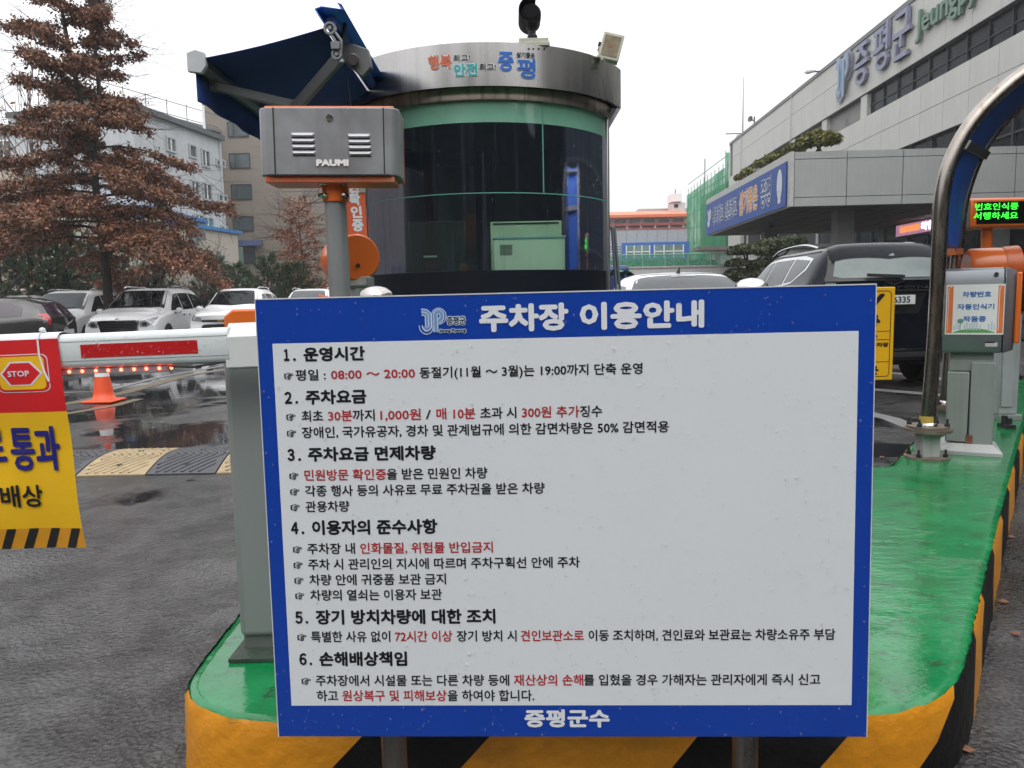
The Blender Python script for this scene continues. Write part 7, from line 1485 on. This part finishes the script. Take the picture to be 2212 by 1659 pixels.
# left wing, turned towards us
xw = X_(384, 60); nrm_ = None
dirw = np.array([xl_-0.0-xw, Yt+.5-60, 0]); Lw = np.linalg.norm(dirw); dirw /= Lw
m = MB(); m.add([(xw-6, 55, 0), (xl_, Yt+.6, 0), (xl_, Yt+16, 0), (xw-14, Yt+16, 0)]+[(xw-6, 55, Z_(384, 222, 60)), (xl_, Yt+.6, Z_(384, 222, 60)), (xl_, Yt+16, Z_(384, 222, 60)), (xw-14, Yt+16, Z_(384, 222, 60))], [(3, 2, 1, 0), (4, 5, 6, 7), (0, 1, 5, 4), (1, 2, 6, 5), (2, 3, 7, 6), (3, 0, 4, 7)])
wg_ = m.build('wing_wall', M('taupe_wing', (.205, .17, .14), .65, var=.05, scale=.4), tb)
e_ = np.array([xl_-(xw-6), Yt+.6-55, 0]); Le = np.linalg.norm(e_); e_ /= Le; nn = np.array([e_[1], -e_[0], 0])
JT = M('wing_joint', (.13, .11, .09), .8)
for k in range(1, 18):
    z = k*1.05
    if z > 18: break
    m = MB(); m.obox(np.array([xw-6, 55, z])+e_*Le/2+nn*.0, e_*Le/2, nn*.02, (0, 0, .025)); m.build('joint', JT, tb)
for k in range(1, 8): m = MB(); m.obox(np.array([xw-6, 55, 9])+e_*Le*k/8, e_*.025, nn*.02, (0, 0, 9)); m.build('joint', JT, tb)
m = MB(); m.cyl(np.array([X_(462, 66), 66, 12]), np.array([X_(462, 66), 66, Z_(462, 228, 66)]), .12, 8); m.build('rain_pipe', WHITE, tb)
m = MB(); m.obox(np.array([xw-6, 55, Z_(384, 222, 60)])+e_*Le/2, e_*Le/2+.0, nn*.3, (0, 0, .12)); m.build('roof_edge', M('roof_edge_grey', (.16, .17, .18), .5), tb)

# white streaked building: facade runs from far right to near left
wb = thing('white_building', 'streaked white building with small windows and blue gutter behind the brown tree', 'building', (-24, 55, 0))
pr_ = np.array([X_(491, 60), 60, 0.]); dr = np.array([-.178, -1, 0]); dr /= np.linalg.norm(dr); nw = np.array([-dr[1], dr[0], 0]); nw = nw if nw @ (CAM*[1, 1, 0]-pr_) > 0 else -nw
def WB(s, z, h=0.): return pr_+dr*s+nw*h+np.array([0, 0, z])
Lb = PN(300, 450, pr_, nw)-pr_; Lb = float(Lb @ dr); zr = Z_(491, 303, 60)
WWM = M('white_render', (.44, .46, .47), .6, var=.10, scale=.6, streak=.6, dirt=(.24, .26, .27))
def wbox(m, s0, s1, z0, z1, h0, h1): m.obox(WB((s0+s1)/2, (z0+z1)/2, (h0+h1)/2), dr*(s1-s0)/2, nw*(h1-h0)/2, (0, 0, (z1-z0)/2))
m = MB(); wbox(m, 0, Lb, 0, zr, -9, 0); m.build('wall', WWM, wb)
m = MB(); wbox(m, -.3, Lb, zr, zr+.35, -9.2, .35); m.build('roof_edge', M('dark_eave', (.07, .08, .085), .5), wb)
m = MB(); wbox(m, -.05, .12, 0, zr, 0, .14); m.build('downpipe', M('pipe_pale', (.42, .44, .45), .5), wb)
def wbp(px, py):
    q_ = PN(px, py, pr_, nw)-pr_; return q_ @ dr, q_[2]
def wwin(px0, px1, py0, py1, glass=None):
    a = wbp(px0, (py0+py1)/2)[0]; b_ = wbp(px1, (py0+py1)/2)[0]; zt_ = wbp((px0+px1)/2, py0)[1]; zb_ = wbp((px0+px1)/2, py1)[1]; s0_, s1_ = min(a, b_), max(a, b_)
    m = MB(); wbox(m, s0_, s1_, zb_, zt_, .0, .04); wo = m.build('window', glass or M('old_glass', (.07, .08, .085), .15, var=.4, scale=.6), wb)
    m = MB(); f = .12
    for (a_, b__, c_, d_) in ((s0_-f, s0_, zb_, zt_), (s1_, s1_+f, zb_, zt_), (s0_-f, s1_+f, zt_, zt_+f), (s0_-f, s1_+f, zb_-f, zb_)): wbox(m, a_, b__, c_, d_, .0, .12)
    m.build('frame', M('frame_grey_white', (.36, .38, .39), .5), wo)
    if s1_-s0_ > .8: m = MB(); wbox(m, (s0_+s1_)/2-.05, (s0_+s1_)/2+.05, zb_, zt_, .04, .08); m.build('mullion', WHITE, wo)
for px0, px1, py0, py1 in ((409, 421, 316, 338), (436, 450, 327, 358), (467, 472, 347, 356), (478, 483, 349, 358), (413, 427, 394, 420), (439, 454, 399, 430), (472, 478, 422, 433), (482, 487, 424, 434), (477, 482, 490, 501), (486, 490, 492, 503), (330, 345, 380, 405), (360, 376, 300, 325)): wwin(px0, px1, py0, py1)
wwin(422, 436, 466, 492, M('green_glass', (.08, .20, .16), .2)); wwin(438, 458, 472, 497, M('green_glass2', (.10, .24, .19), .2))
# blue gutter and cream lower storey in front
zg = wbp(490, 508)[1]
m = MB(); wbox(m, .0, 12, zg-.02, zg+.22, .0, 1.5); m.build('gutter', M('gutter_blue', (.03, .17, .42), .5), wb)
m = MB(); wbox(m, .4, 12, 0, zg-.02, .02, 1.3); m.build('lower_storey', M('cream_render', (.42, .385, .33), .75, var=.06, scale=.5, streak=.3, dirt=(.25, .21, .17)), wb)
m = MB(); m.tube([WB(3.5, 5.0, 1.5), WB(3.5, 3.2, 1.5), WB(5.5, 3.0, 1.6)], .16, 8); m.tube([WB(6.5, 5.6, 1.5), WB(7.2, 5.4, 1.7), WB(7.4, 4.2, 1.6)], .25, 10); m.build('duct', M('duct_grey', (.12, .14, .15), .5), wb)
m = MB(); m.obox(WB(6.2, 6.0, 1.6), dr*.5, nw*.3, (0, 0, .35)); m.build('air_unit', M('air_unit', (.14, .15, .15), .5), wb)
for s_ in (1.5, 2.4, 4.2): m = MB(); wbox(m, s_, s_+.45, 1.8, 2.9, 1.3, 1.36); m.build('window', M('old_glass', (.07, .08, .085), .15), wb)
for s_ in (1.55, 2.45): m = MB(); wbox(m, s_+.15, s_+.2, 1.8, 2.9, 1.36, 1.42); m.build('shutter', WHITE, wb)
m = MB(); m.obox(WB(-.35, 3.4, .5), dr*.3, nw*.6, (0, 0, 2.2)); m.build('green_shed', M('shed_green', (.10, .16, .14), .5), wb)
# cream and mossy blocks at the far left
def block(name, label, px0, px1, py0, Y, dep, col, wins=(), roof=None, streak=.3, dirt=(.2, .2, .17)):
    t = thing(name, label, 'building', (X_((px0+px1)/2, Y), Y, 0)); zt_ = Z_((px0+px1)/2, py0, Y); m = MB(); m.box(X_(px0, Y), X_(px1, Y), Y, Y+dep, 0, zt_); m.build('wall', M(name+label[:6], col, .75, var=.07, scale=.5, streak=streak, dirt=dirt), t)
    if roof: m = MB(); m.box(X_(px0, Y)-.2, X_(px1, Y)+.2, Y-.2, Y+dep, zt_, zt_+.25); m.build('roof_edge', roof, t)
    for a, b_, c_, d_ in wins:
        m = MB(); m.box(X_(a, Y), X_(b_, Y), Y-.06, Y-.01, Z_(a, d_, Y), Z_(a, c_, Y)); wo = m.build('window', M('old_glass', (.07, .08, .085), .15), t); m = MB(); m.box(X_(a, Y)-.1, X_(b_, Y)+.1, Y-.1, Y-.02, Z_(a, d_, Y)-.1, Z_(a, d_, Y)); m.box(X_(a, Y)-.1, X_(b_, Y)+.1, Y-.1, Y-.02, Z_(a, c_, Y), Z_(a, c_, Y)+.1); m.box((X_(a, Y)+X_(b_, Y))/2-.05, (X_(a, Y)+X_(b_, Y))/2+.05, Y-.09, Y-.06, Z_(a, d_, Y), Z_(a, c_, Y)); m.build('frame', WHITE, wo)
    return t
block('glass_fronted_building', 'grey blue building top at the far left behind the tree', -120, 58, 282, 60, 12, (.22, .27, .29), [(0, 20, 300, 340), (25, 45, 305, 345)], M('edge_dull', (.16, .19, .2), .5), 0)
block('cream_building', 'cream building at the far left behind the pines', -1500, 66, 372, 50, 9, (.46, .38, .30), [(-40, -10, 420, 470), (44, 55, 463, 520)], None, .15, (.36, .30, .24))  # long unseen left run added to close a sky gap in the booth's reflection
block('mossy_building', 'pale mossy low building behind the brown tree trunk', 66, 330, 455, 48, 9, (.33, .35, .28), [(145, 160, 457, 472), (101, 120, 400, 420)], M('blue_edge', (.04, .14, .34), .5), .8, (.16, .17, .13))
block('white_middle_building', 'white building with blue trim behind the brown tree crown', 114, 345, 275, 58, 8, (.40, .42, .43), [(90, 110, 405, 430), (140, 160, 405, 430), (200, 220, 405, 430)], M('blue_edge', (.04, .14, .34), .5), .4)
for x0_, x1_ in ((-60, 30), (40, 180)): pass
lw = thing('low_boundary_wall', 'low pinkish wall with pale coping behind the pines', 'wall', (X_(40, 36), 36, 0))
m = MB(); m.box(X_(-120, 36), X_(300, 36), 36, 36.3, 0, 2.0); m.build('wall', M('pinkish_wall', (.32, .27, .26), .8, dirt=(.2, .17, .16)), lw); m = MB(); m.box(X_(-120, 36), X_(300, 36), 35.9, 36.4, 2.0, 2.15); m.build('coping', WHITE, lw)
lw = thing('low_boundary_wall', 'low grey boundary wall behind the parked white sport utility car', 'wall', (X_(560, 40), 40, 0))
m = MB(); m.box(X_(420, 40), X_(760, 40), 40, 40.3, 0, 1.7); m.build('wall', M('dull_wall', (.2, .18, .17), .8, dirt=(.1, .09, .09)), lw); m = MB(); m.box(X_(420, 40), X_(760, 40), 39.95, 40.35, 1.7, 1.8); m.build('coping', M('coping_grey', (.38, .38, .37), .7), lw)

# ------------------------------------------------------------------ the other side of the street, behind the viewpoint (mirrored in the wet glass)
ob = thing('street_building', 'dark brick building across the street', 'building', (0, -16, 0))
m = MB(); m.box(-26, 24, -24, -14, 0, 7.6); m.build('wall', M('brick_dark', (.07, .055, .05), .8, var=.2, scale=.6), ob)
for i in range(9):
    for k in range(2): m = MB(); m.box(-24+5.3*i, -21.5+5.3*i, -13.99, -13.9, 1.4+3.5*k, 3.4+3.5*k); m.build('window', M('street_glass', (.03, .04, .05), .1), ob)
ob = thing('added_dark_block', 'unseen dark block added at the left to darken the booth glass', 'building', (-36, -4, 0))  # added out of view; keeps bright sky out of the booth glass
m = MB(); m.box(-46, -36, -22, 48, 0, 9.0); m.build('wall', M('brick_dark', (.07, .055, .05), .8), ob)
for i in range(6): m = MB(); m.box(-35.98, -35.9, -20+4.8*i, -17+4.8*i, 1.0, 3.0); m.build('window', M('street_glass', (.03, .04, .05), .1), ob)
# ------------------------------------------------------------------ trees
def leaf_mat(name, c1, c2, scale=1.3):
    m = bpy.data.materials.new(name); m.use_nodes = True; t = m.node_tree; N = t.nodes; b = N['Principled BSDF']; k = t.links.new
    tc = N.new('ShaderNodeTexCoord'); n = N.new('ShaderNodeTexNoise'); n.inputs['Scale'].default_value = scale; n.inputs['Detail'].default_value = 3; k(tc.outputs['Object'], n.inputs[0])
    gi = N.new('ShaderNodeNewGeometry'); ad = N.new('ShaderNodeMath'); ad.operation = 'MULTIPLY_ADD'; k(gi.outputs['Random Per Island'], ad.inputs[0]); ad.inputs[1].default_value = .5; k(n.outputs[0], ad.inputs[2])
    r = N.new('ShaderNodeMapRange'); k(ad.outputs[0], r.inputs[0]); r.inputs[1].default_value = .45; r.inputs[2].default_value = 1.05
    mx = N.new('ShaderNodeMix'); mx.data_type = 'RGBA'; mx.inputs[6].default_value = (*c1, 1); mx.inputs[7].default_value = (*c2, 1); k(r.outputs[0], mx.inputs[0]); k(mx.outputs[2], b.inputs['Base Color']); b.inputs['Roughness'].default_value = .6; return m
BROWN = leaf_mat('brown_leaf', (.07, .027, .015), (.30, .13, .065)); BARK = M('bark', (.035, .028, .022), .85, var=.3, scale=8, bump=.8, bscale=18); BARK2 = M('bark_grey', (.07, .06, .05), .85, var=.3, scale=8, bump=.5)
PINE = leaf_mat('pine_needle', (.02, .045, .02), (.07, .12, .05)); OLIVE = leaf_mat('olive_needle', (.05, .06, .012), (.17, .16, .035)); TOPI = leaf_mat('topiary_leaf', (.02, .032, .010), (.07, .085, .03))
TWIG = M('bare_twig', (.11, .085, .07), .8, var=.2)
def quads_at(P, size, aspect=.5, droop=0., rs=rng):
    N_ = len(P); a = rs.normal(size=(N_, 3)); a[:, 2] -= droop; a /= np.linalg.norm(a, axis=1)[:, None]; b_ = np.cross(a, rs.normal(size=(N_, 3))); b_ /= np.linalg.norm(b_, axis=1)[:, None]
    s = (size*(.55+.9*rs.random(N_)))[:, None]
    return np.stack([P-a*s, P-b_*s*aspect-a*s*.1, P+a*s, P+b_*s*aspect-a*s*.1], 1).reshape(-1, 3)
def twig_strips(segs, w):
    """thin three-sided sticks between pairs of points"""
    A = np.array([s_[0] for s_ in segs]); B_ = np.array([s_[1] for s_ in segs]); d = B_-A; d /= np.linalg.norm(d, axis=1)[:, None]+1e-9
    u = np.cross(d, [0.3, .2, 1.]); u /= np.linalg.norm(u, axis=1)[:, None]+1e-9; v = np.cross(d, u); W_ = np.array(w).reshape(-1, 1) if hasattr(w, '__len__') else w
    V = []
    for k in range(3):
        q_ = u*math.cos(2*PI*k/3)+v*math.sin(2*PI*k/3); V += [A+q_*W_, B_+q_*W_*.6]
    V = np.stack(V, 1).reshape(-1, 3); n = len(A); base = (np.arange(n)*6)[:, None]
    Fq = np.concatenate([base+np.array([0, 1, 3, 2]), base+np.array([2, 3, 5, 4]), base+np.array([4, 5, 1, 0])]); return V, Fq
def layered_tree(name, label, x, y, H, trunk_r, z_first, rad, nbr, leaf_n, leaf_size, leafmat, seed, lean=(0, 0), twin=False, cat='tree', bare_tip=.0, twigm=None, clump=1., zdense=None):
    rs = np.random.default_rng(seed); t = thing(name, label, cat, (x, y, .1)); m = MB()
    def axis(z, k=0):
        f = z/H; dx = lean[0]*f+(.0 if not twin else (k*.0)); wob = .06*math.sin(z*1.3+seed)
        if twin and z > H*.42: dx += (-.62 if k == 0 else .42)*(1-math.exp(-(z-H*.42)/1.2))*(.6+.25*f)
        return np.array([x+dx+wob, y+lean[1]*f+.05*math.cos(z*1.1), z])
    zs = np.linspace(0.0, H, 26)
    m.tube([axis(z) for z in zs], [trunk_r*(1.25 if z < .3 else 1)*(1-.93*(z/H)**.9) for z in zs], 12)
    if twin: zz = np.linspace(H*.42, H*.98, 14); m.tube([axis(z, 1) for z in zz], [trunk_r*(.5)*(1-(z-H*.42)/(H*.60)) for z in zz], 10)
    P = []; segs = []; ws = []
    for i in range(nbr):
        f = (i+.5)/nbr; z0 = z_first+(H-z_first)*f**1.05; az = i*2.39996+rs.normal()*.35; Lr = rad(f)*(.75+.45*rs.random()); k = int(rs.random() > .5)
        p = axis(z0, k); d = np.array([math.cos(az), math.sin(az), .12+.5*f]); pts = [p]
        nseg = 9
        for j in range(nseg):
            d = d+np.array([rs.normal()*.09, rs.normal()*.09, (-.075 if f < .4 else -.04)+rs.normal()*.04]); d /= np.linalg.norm(d); p = p+d*Lr/nseg; pts.append(p)
        r0_ = max(.012, trunk_r*.30*(1-f*.7)); m.tube(pts, [r0_*(1-.85*j/nseg) for j in range(nseg+1)], 6, cap=False)
        # side shoots
        for j in range(2, nseg+1):
            for s_ in (-1, 1):
                if rs.random() < .12: continue
                dj = pts[j]-pts[j-1]; dj /= np.linalg.norm(dj); sd_ = np.cross(dj, [0, 0, 1]); sd_ /= np.linalg.norm(sd_)+1e-9
                L2 = Lr*(.34-.02*j)*(.5+.8*rs.random()); e = dj*.6+sd_*s_*.9+np.array([0, 0, -.05+.2*rs.normal()*.5]); e /= np.linalg.norm(e); q0 = pts[j]; q1 = q0+e*L2
                segs.append((q0, (q0+q1)/2)); ws.append(.009); segs.append(((q0+q1)/2, q1+np.array([0, 0, -.03]))); ws.append(.006)
                nl = int(leaf_n*L2*(1.0 if rs.random() > bare_tip*(.4+f) else .08))
                if nl > 0:
                    tt = rs.random(nl)**.8; c_ = q0[None]*(1-tt[:, None])+q1[None]*tt[:, None]; P.append(c_+rs.normal(size=(nl, 3))*np.array([.09, .09, .085])*clump+np.array([0, 0, -.06]))
        nl = int(leaf_n*Lr*.5); tt = .15+.85*rs.random(nl); ii = np.clip((tt*nseg).astype(int), 0, nseg-1); pa = np.array(pts); c_ = pa[ii]+(pa[ii+1]-pa[ii])*(tt*nseg-ii)[:, None]; P.append(c_+rs.normal(size=(nl, 3))*np.array([.08, .08, .08])*clump+np.array([0, 0, -.07]))
        if bare_tip:
            for _ in range(9):
                dj = pts[-1]-pts[-3]; dj /= np.linalg.norm(dj); p = pts[-1-int(rs.random()*4)]; e = dj+rs.normal(size=3)*.3; e /= np.linalg.norm(e)
                for _ in range(4): q_ = p+e*(Lr*.06+.16); segs.append((p, q_)); ws.append(.0065); p = q_; e = e+rs.normal(size=3)*.12+np.array([0, 0, .05]); e /= np.linalg.norm(e)
    m.build('trunk', BARK, t, smooth=60)
    V, Fq = twig_strips(segs, ws); raw_mesh('twigs', V, Fq, twigm or BARK2, t, kind='stuff')
    P = np.concatenate(P); V = quads_at(P, leaf_size, .55, .3, rs); raw_mesh('leaves', V, np.arange(len(V)).reshape(-1, 4), leafmat, t, kind='stuff'); return t
bt_ = PY(234, 650, 22)
layered_tree('brown_leaved_tree', 'tall tree with twin leaders and hanging brown leaves behind the minivans', bt_[0], 22, 13.2, .15, 2.7, lambda f: float(np.interp(f, [0, .08, .18, .30, .43, .56, .70, 1], [3.7, 3.95, 3.05, 2.25, 1.8, 1.55, 1.3, .5])), 100, 270, .047, BROWN, 11, lean=(-.15, 0), twin=True, bare_tip=.5, clump=.85)
layered_tree('small_brown_tree', 'small bare tree with sparse orange brown leaves behind the grey pole', PY(655, 600, 30)[0], 30, 5.2, .09, 1.5, lambda f: 1.35*(1-f)**.7+.35, 46, 75, .045, leaf_mat('rust_leaf', (.12, .04, .02), (.36, .15, .08)), 5, bare_tip=.5, twigm=BARK2)
def bare_tree(name, label, x, y, H, R_w, n0, seed, w0=.05, zs=0.1, leaf=None, mat=None, upright=.7):
    rs = np.random.default_rng(seed); t = thing(name, label, 'tree', (x, y, .1)); segs = []; ws = []; tips = []
    def grow(p, d, Ln, w, lev):
        k = 3
        for _ in range(k):
            d = d+rs.normal(size=3)*.16+np.array([0, 0, .04]); d /= np.linalg.norm(d); q_ = p+d*Ln/k; segs.append((p, q_)); ws.append(w); p = q_
            if lev > 0:
                for s_ in range(2 if lev < 3 else 1):
                    e = d+rs.normal(size=3)*.65; e /= np.linalg.norm(e); grow(p, e, Ln*(.55+.2*rs.random()), w*.6, lev-1)
        tips.append(p)
    for i in range(n0):
        a = 2*PI*i/n0+rs.normal()*.4; d = np.array([math.cos(a)*R_w/H*(1.2-upright), math.sin(a)*R_w/H*(1.2-upright), upright]); d /= np.linalg.norm(d); grow(np.array([x, y, zs])+rs.normal(size=3)*[.1, .1, 0], d, H*(.5+.15*rs.random()), w0, 3)
    V, Fq = twig_strips(segs, ws); raw_mesh('branches', V, Fq, mat or TWIG, t, kind='stuff')
    m = MB(); m.cyl((x, y, 0.05), (x+.02, y, H*.25), w0*1.6, 8, w0); m.build('trunk', BARK, t)
    if leaf is not None:
        P = np.array(tips); P = P[rs.random(len(P)) < leaf]; V = quads_at(np.repeat(P, 3, 0)+rs.normal(size=(len(P)*3, 3))*.08, .07, .5, .5, rs); raw_mesh('leaves', V, np.arange(len(V)).reshape(-1, 4), BROWN, t, kind='stuff')
    return t
bare_tree('bare_tree', 'leafless tree with a few dark red leaves at the far left edge', PY(-75, 640, 23)[0], 27.5, 7.6, 3.6, 6, 3, .06, leaf=.6, upright=.6)
bare_tree('bare_tree', 'leafless grey multi stemmed shrub tree right of the brown tree trunk', PY(340, 640, 27.5)[0], 27.5, 3.1, 2.2, 7, 14, .03, upright=.5)
bare_tree('bare_tree', 'leafless tangled shrub tree in front of the cream lower wall', PY(405, 640, 28)[0], 28, 3.3, 2.4, 8, 15, .03, upright=.5)
def pine(label, x, y, H, R_w, seed, dens=1., mat=None):
    rs = np.random.default_rng(seed); t = thing('pine_tree', label, 'tree', (x, y, .1)); m = MB(); zz = np.linspace(.05, H, 10); ax = lambda z: np.array([x+.12*math.sin(z*.9+seed), y+.1*math.cos(z), z])
    m.tube([ax(z) for z in zz], [.075*(1-.85*z/H) for z in zz], 8); P = []; D = []
    nb = int(34*dens)
    for i in range(nb):
        f = (i+.5)/nb; z = H*(.12+.86*f); a = i*2.4+rs.normal()*.3; Lr = R_w*(1-f)**.75*(.7+.5*rs.random())+.12; d = np.array([math.cos(a), math.sin(a), .25]); p = ax(z); pts = [p]
        for j in range(4): d = d+np.array([rs.normal()*.1, rs.normal()*.1, .12]); d /= np.linalg.norm(d); p = p+d*Lr/4; pts.append(p)
        m.tube(pts, [.02, .016, .012, .009, .005], 5, cap=False)
        for j in range(1, 5):
            for k in range(4):
                e = (pts[j]-pts[j-1]); e /= np.linalg.norm(e); e = e+rs.normal(size=3)*.55+np.array([0, 0, .35]); e /= np.linalg.norm(e); c_ = pts[j]+e*.05; Ls_ = .13+.12*rs.random(); n_l = 36
                tt = rs.random(n_l); pos = c_+e*(tt[:, None]*Ls_); dd_ = e*.9+rs.normal(size=(n_l, 3))*.6; dd_ /= np.linalg.norm(dd_, axis=1)[:, None]; P.append(pos); D.append(dd_)
    m.build('trunk', BARK, t); P = np.concatenate(P); D = np.concatenate(D); n = len(P); u = np.cross(D, rs.normal(size=(n, 3))); u /= np.linalg.norm(u, axis=1)[:, None]; ln = .10*(.7+.6*rs.random((n, 1)))
    V = np.stack([P-u*.010, P+u*.010, P+D*ln], 1).reshape(-1, 3); raw_mesh('needles', V, np.arange(n*3).reshape(-1, 3), mat or PINE, t, kind='stuff'); return t
for px_, py_, Y, w, lab in ((2, 468, 26.5, 1.7, 'dark pine at the far left edge behind the dark hatchback'), (55, 450, 28, 1.5, 'tall pine behind the left white minivan'), (100, 478, 26.8, 1.5, 'pine with upright tips behind the left minivan windshield'), (150, 500, 27, 1.4, 'bushy pine just left of the brown tree trunk'), (195, 530, 28, 1.3, 'low pine touching the brown tree trunk'), (270, 565, 27, 1.3, 'low dark pine right of the brown tree trunk'), (340, 575, 26.8, 1.0, 'round dark pine behind the centre minivan roof'), (455, 560, 28, 1.1, 'dark bushy pine behind the white sport utility car'), (515, 578, 27.5, 1.1, 'low pine below the blue window awning'), (580, 560, 28.5, 1.2, 'light green pine left of the grey pole'), (640, 575, 29, 1.1, 'pine half hidden by the grey pole')):
    Xp = PY(px_, 600, Y)[0]; H = PY(px_, py_, Y)[2]; pine(lab, Xp, Y, H, w, int(px_)+40, .8+.35*(H > 3))
# clipped cloud trees before the white retaining wall
def cloud_tree(label, x, y, pads, seed, mat=TOPI, z0=0.05, cat='tree', name='clipped_tree', size=.045, dens=2600):
    rs = np.random.default_rng(seed); t = thing(name, label, cat, (x, y, z0)); m = MB(); zt_ = max(p_[2] for p_ in pads)
    m.tube([(x, y, z0), (x+.15, y, z0+(zt_-z0)*.4), (x-.05, y, zt_)], [.09, .07, .03], 8)
    for i, (px_, py_, pz, rx_, rz_) in enumerate(pads):
        m.tube([(x+.05, y, z0+(pz-z0)*.7), ((x+px_)/2, (y+py_)/2, z0+(pz-z0)*.88), (px_, py_, pz-rz_*.3)], [.045, .035, .02], 6)
        n = int(dens*rx_*max(rx_, .3)*2.2); q_ = rs.normal(size=(n, 3)); q_ /= np.linalg.norm(q_, axis=1)[:, None]; q_ *= (.86+.14*rs.random((n, 1))); 
        q_[:, 2] = np.where(q_[:, 2] < -.35, -.35+.1*rs.random(n), q_[:, 2])
        w = np.array([1+.12*mnoise.noise(Vector((a*2+i, b_*2, c_*2))) for a, b_, c_ in q_])[:, None]
        V = quads_at(q_*w*np.array([rx_, rx_, rz_])+np.array([px_, py_, pz]), size, .6, 0, rs); raw_mesh('foliage', V, np.arange(len(V)).reshape(-1, 4), mat, t, kind='stuff')
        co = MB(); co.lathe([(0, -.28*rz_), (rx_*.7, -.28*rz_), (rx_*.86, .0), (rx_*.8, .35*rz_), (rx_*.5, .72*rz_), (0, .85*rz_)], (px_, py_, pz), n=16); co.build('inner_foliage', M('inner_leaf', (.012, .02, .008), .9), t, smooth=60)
    m.build('trunk', BARK, t, smooth=60)
def padat(px, py, Y, rx_px, rz_px): p_ = PY(px, py, Y); return (p_[0], Y, p_[2], rx_px*Y/F_, rz_px*Y/F_)
Yc = 24.
cloud_tree('clipped evergreen with rounded pads left of the canopy column', PY(1615, 600, Yc)[0], Yc, [padat(1606, 543, Yc, 34, 15), padat(1592, 570, Yc, 26, 11), padat(1590, 600, Yc, 30, 20), padat(1630, 572, Yc, 20, 10), padat(1632, 597, Yc, 22, 14), padat(1650, 545, Yc, 20, 13)], 3)
cloud_tree('taller clipped evergreen behind the canopy column', PY(1680, 600, 25.5)[0], 25.6, [padat(1668, 532, 25.6, 40, 18), padat(1712, 527, 25.6, 34, 17), padat(1650, 570, 25.6, 24, 11), padat(1690, 565, 25.6, 26, 13), padat(1640, 598, 25.6, 22, 12)], 4)
# trees planted on the canopy roof
def roofp(px, py, yb_): 
    # on the plane x'=9.4 of the canopy roof
    return yb_
def cpads(lst, xb=9.3):
    out = []
    for px, py, w, h in lst:
        Yb = 1650*xb/(px-1162.); c_ = PY(px, py, Yb); out.append((c_[0], c_[1], c_[2], w*Yb/F_, h*Yb/F_))
    return out
for lab, lst, sd in (('clipped golden pine on the near end of the canopy roof', [(1762, 303, 30, 19), (1790, 302, 24, 15), (1740, 310, 20, 12)], 21), ('low golden pine beside the larger one on the canopy roof', [(1718, 322, 22, 11), (1700, 328, 14, 7)], 22), ('low shrub in the middle of the canopy roof', [(1672, 343, 20, 9), (1645, 355, 16, 8)], 23), ('small shrub at the far end of the canopy roof', [(1616, 372, 14, 7), (1598, 384, 11, 6)], 24)):
    pads = cpads(lst, 9.6); cloud_tree(lab, pads[0][0], pads[0][1], pads, sd, OLIVE, 5.6, 'shrub', 'roof_shrub', .10, 1300)
# street trees behind the viewpoint, mirrored in the booth glass
for i, (x, y) in enumerate(((-7.5, -9), (-2.2, -10), (1.0, -9.2), (4.5, -10.5), (9.5, -9))):
    t = thing('street_tree', ('dark evergreen street tree across the road, at the far left', 'dark evergreen street tree across the road, left of centre', 'dark evergreen street tree across the road, in the centre', 'dark evergreen street tree across the road, right of centre', 'dark evergreen street tree across the road, at the far right')[i], 'tree', (x, y, 0), group='street trees across the road')
    m = MB(); m.tube([(x, y, 0), (x+.1, y, 3), (x, y, 8)], [.2, .16, .05], 10); m.build('trunk', BARK, t)
    rs = np.random.default_rng(90+i); n = 9000; f = rs.random(n); a = rs.random(n)*2*PI; r_ = (2.1*(1-f)**.6+.2)*np.sqrt(rs.random(n)); P = np.stack([x+r_*np.cos(a), y+r_*np.sin(a), 2.0+5.5*f+rs.normal(size=n)*.1], 1)
    V = quads_at(P, .16, .5, 0, rs); raw_mesh('leaves', V, np.arange(len(V)).reshape(-1, 4), PINE, t, kind='stuff')
# fallen leaves on the wet ground at the right of the island
LF = M('fallen_leaf', (.17, .075, .035), .6, var=.4, scale=40)
for i, (px, py) in enumerate(((2185, 1160), (2150, 1225), (2195, 1370), (1905, 988), (2090, 1620), (2168, 1300))):
    c_ = PZ(px, py, 0.006); a = i*1.7; m = MB(); m.add([c_+np.array([.02*math.cos(a+k*PI/3)*(1 if k % 2 else .6), .02*math.sin(a+k*PI/3)*(1 if k % 2 else .6), .006*(k % 2)]) for k in range(6)], [tuple(range(6))])
    o = m.build('fallen_leaf', LF); tag(o, ('brown fallen leaf on wet asphalt right of the island near the reader', 'brown fallen leaf beside the striped kerb halfway along', 'brown fallen leaf on the asphalt at the right edge', 'brown fallen leaf just beyond the back edge of the island', 'brown fallen leaf by the front right kerb corner', 'brown fallen leaf by the kerb below the middle')[i], 'leaf')
# ------------------------------------------------------------------ light rain haze
m = MB(); m.box(-150, 150, -60, 135, -1.0, 34); hz_ = m.build('haze', None, kind='stuff', smooth=0) if False else None
hm = bpy.data.materials.new('rain_haze'); hm.use_nodes = True; t_ = hm.node_tree; t_.nodes.clear(); pv = t_.nodes.new('ShaderNodeVolumePrincipled'); ho = t_.nodes.new('ShaderNodeOutputMaterial')
pv.inputs['Color'].default_value = (.92, .94, .96, 1); pv.inputs['Density'].default_value = .0009; t_.links.new(pv.outputs[0], ho.inputs['Volume'])
m = MB(); m.box(-150, 150, -60, 135, -1.0, 34); hz = m.build('haze', hm, kind='stuff', smooth=0); hz['label'] = 'faint pale rain haze over the whole scene'
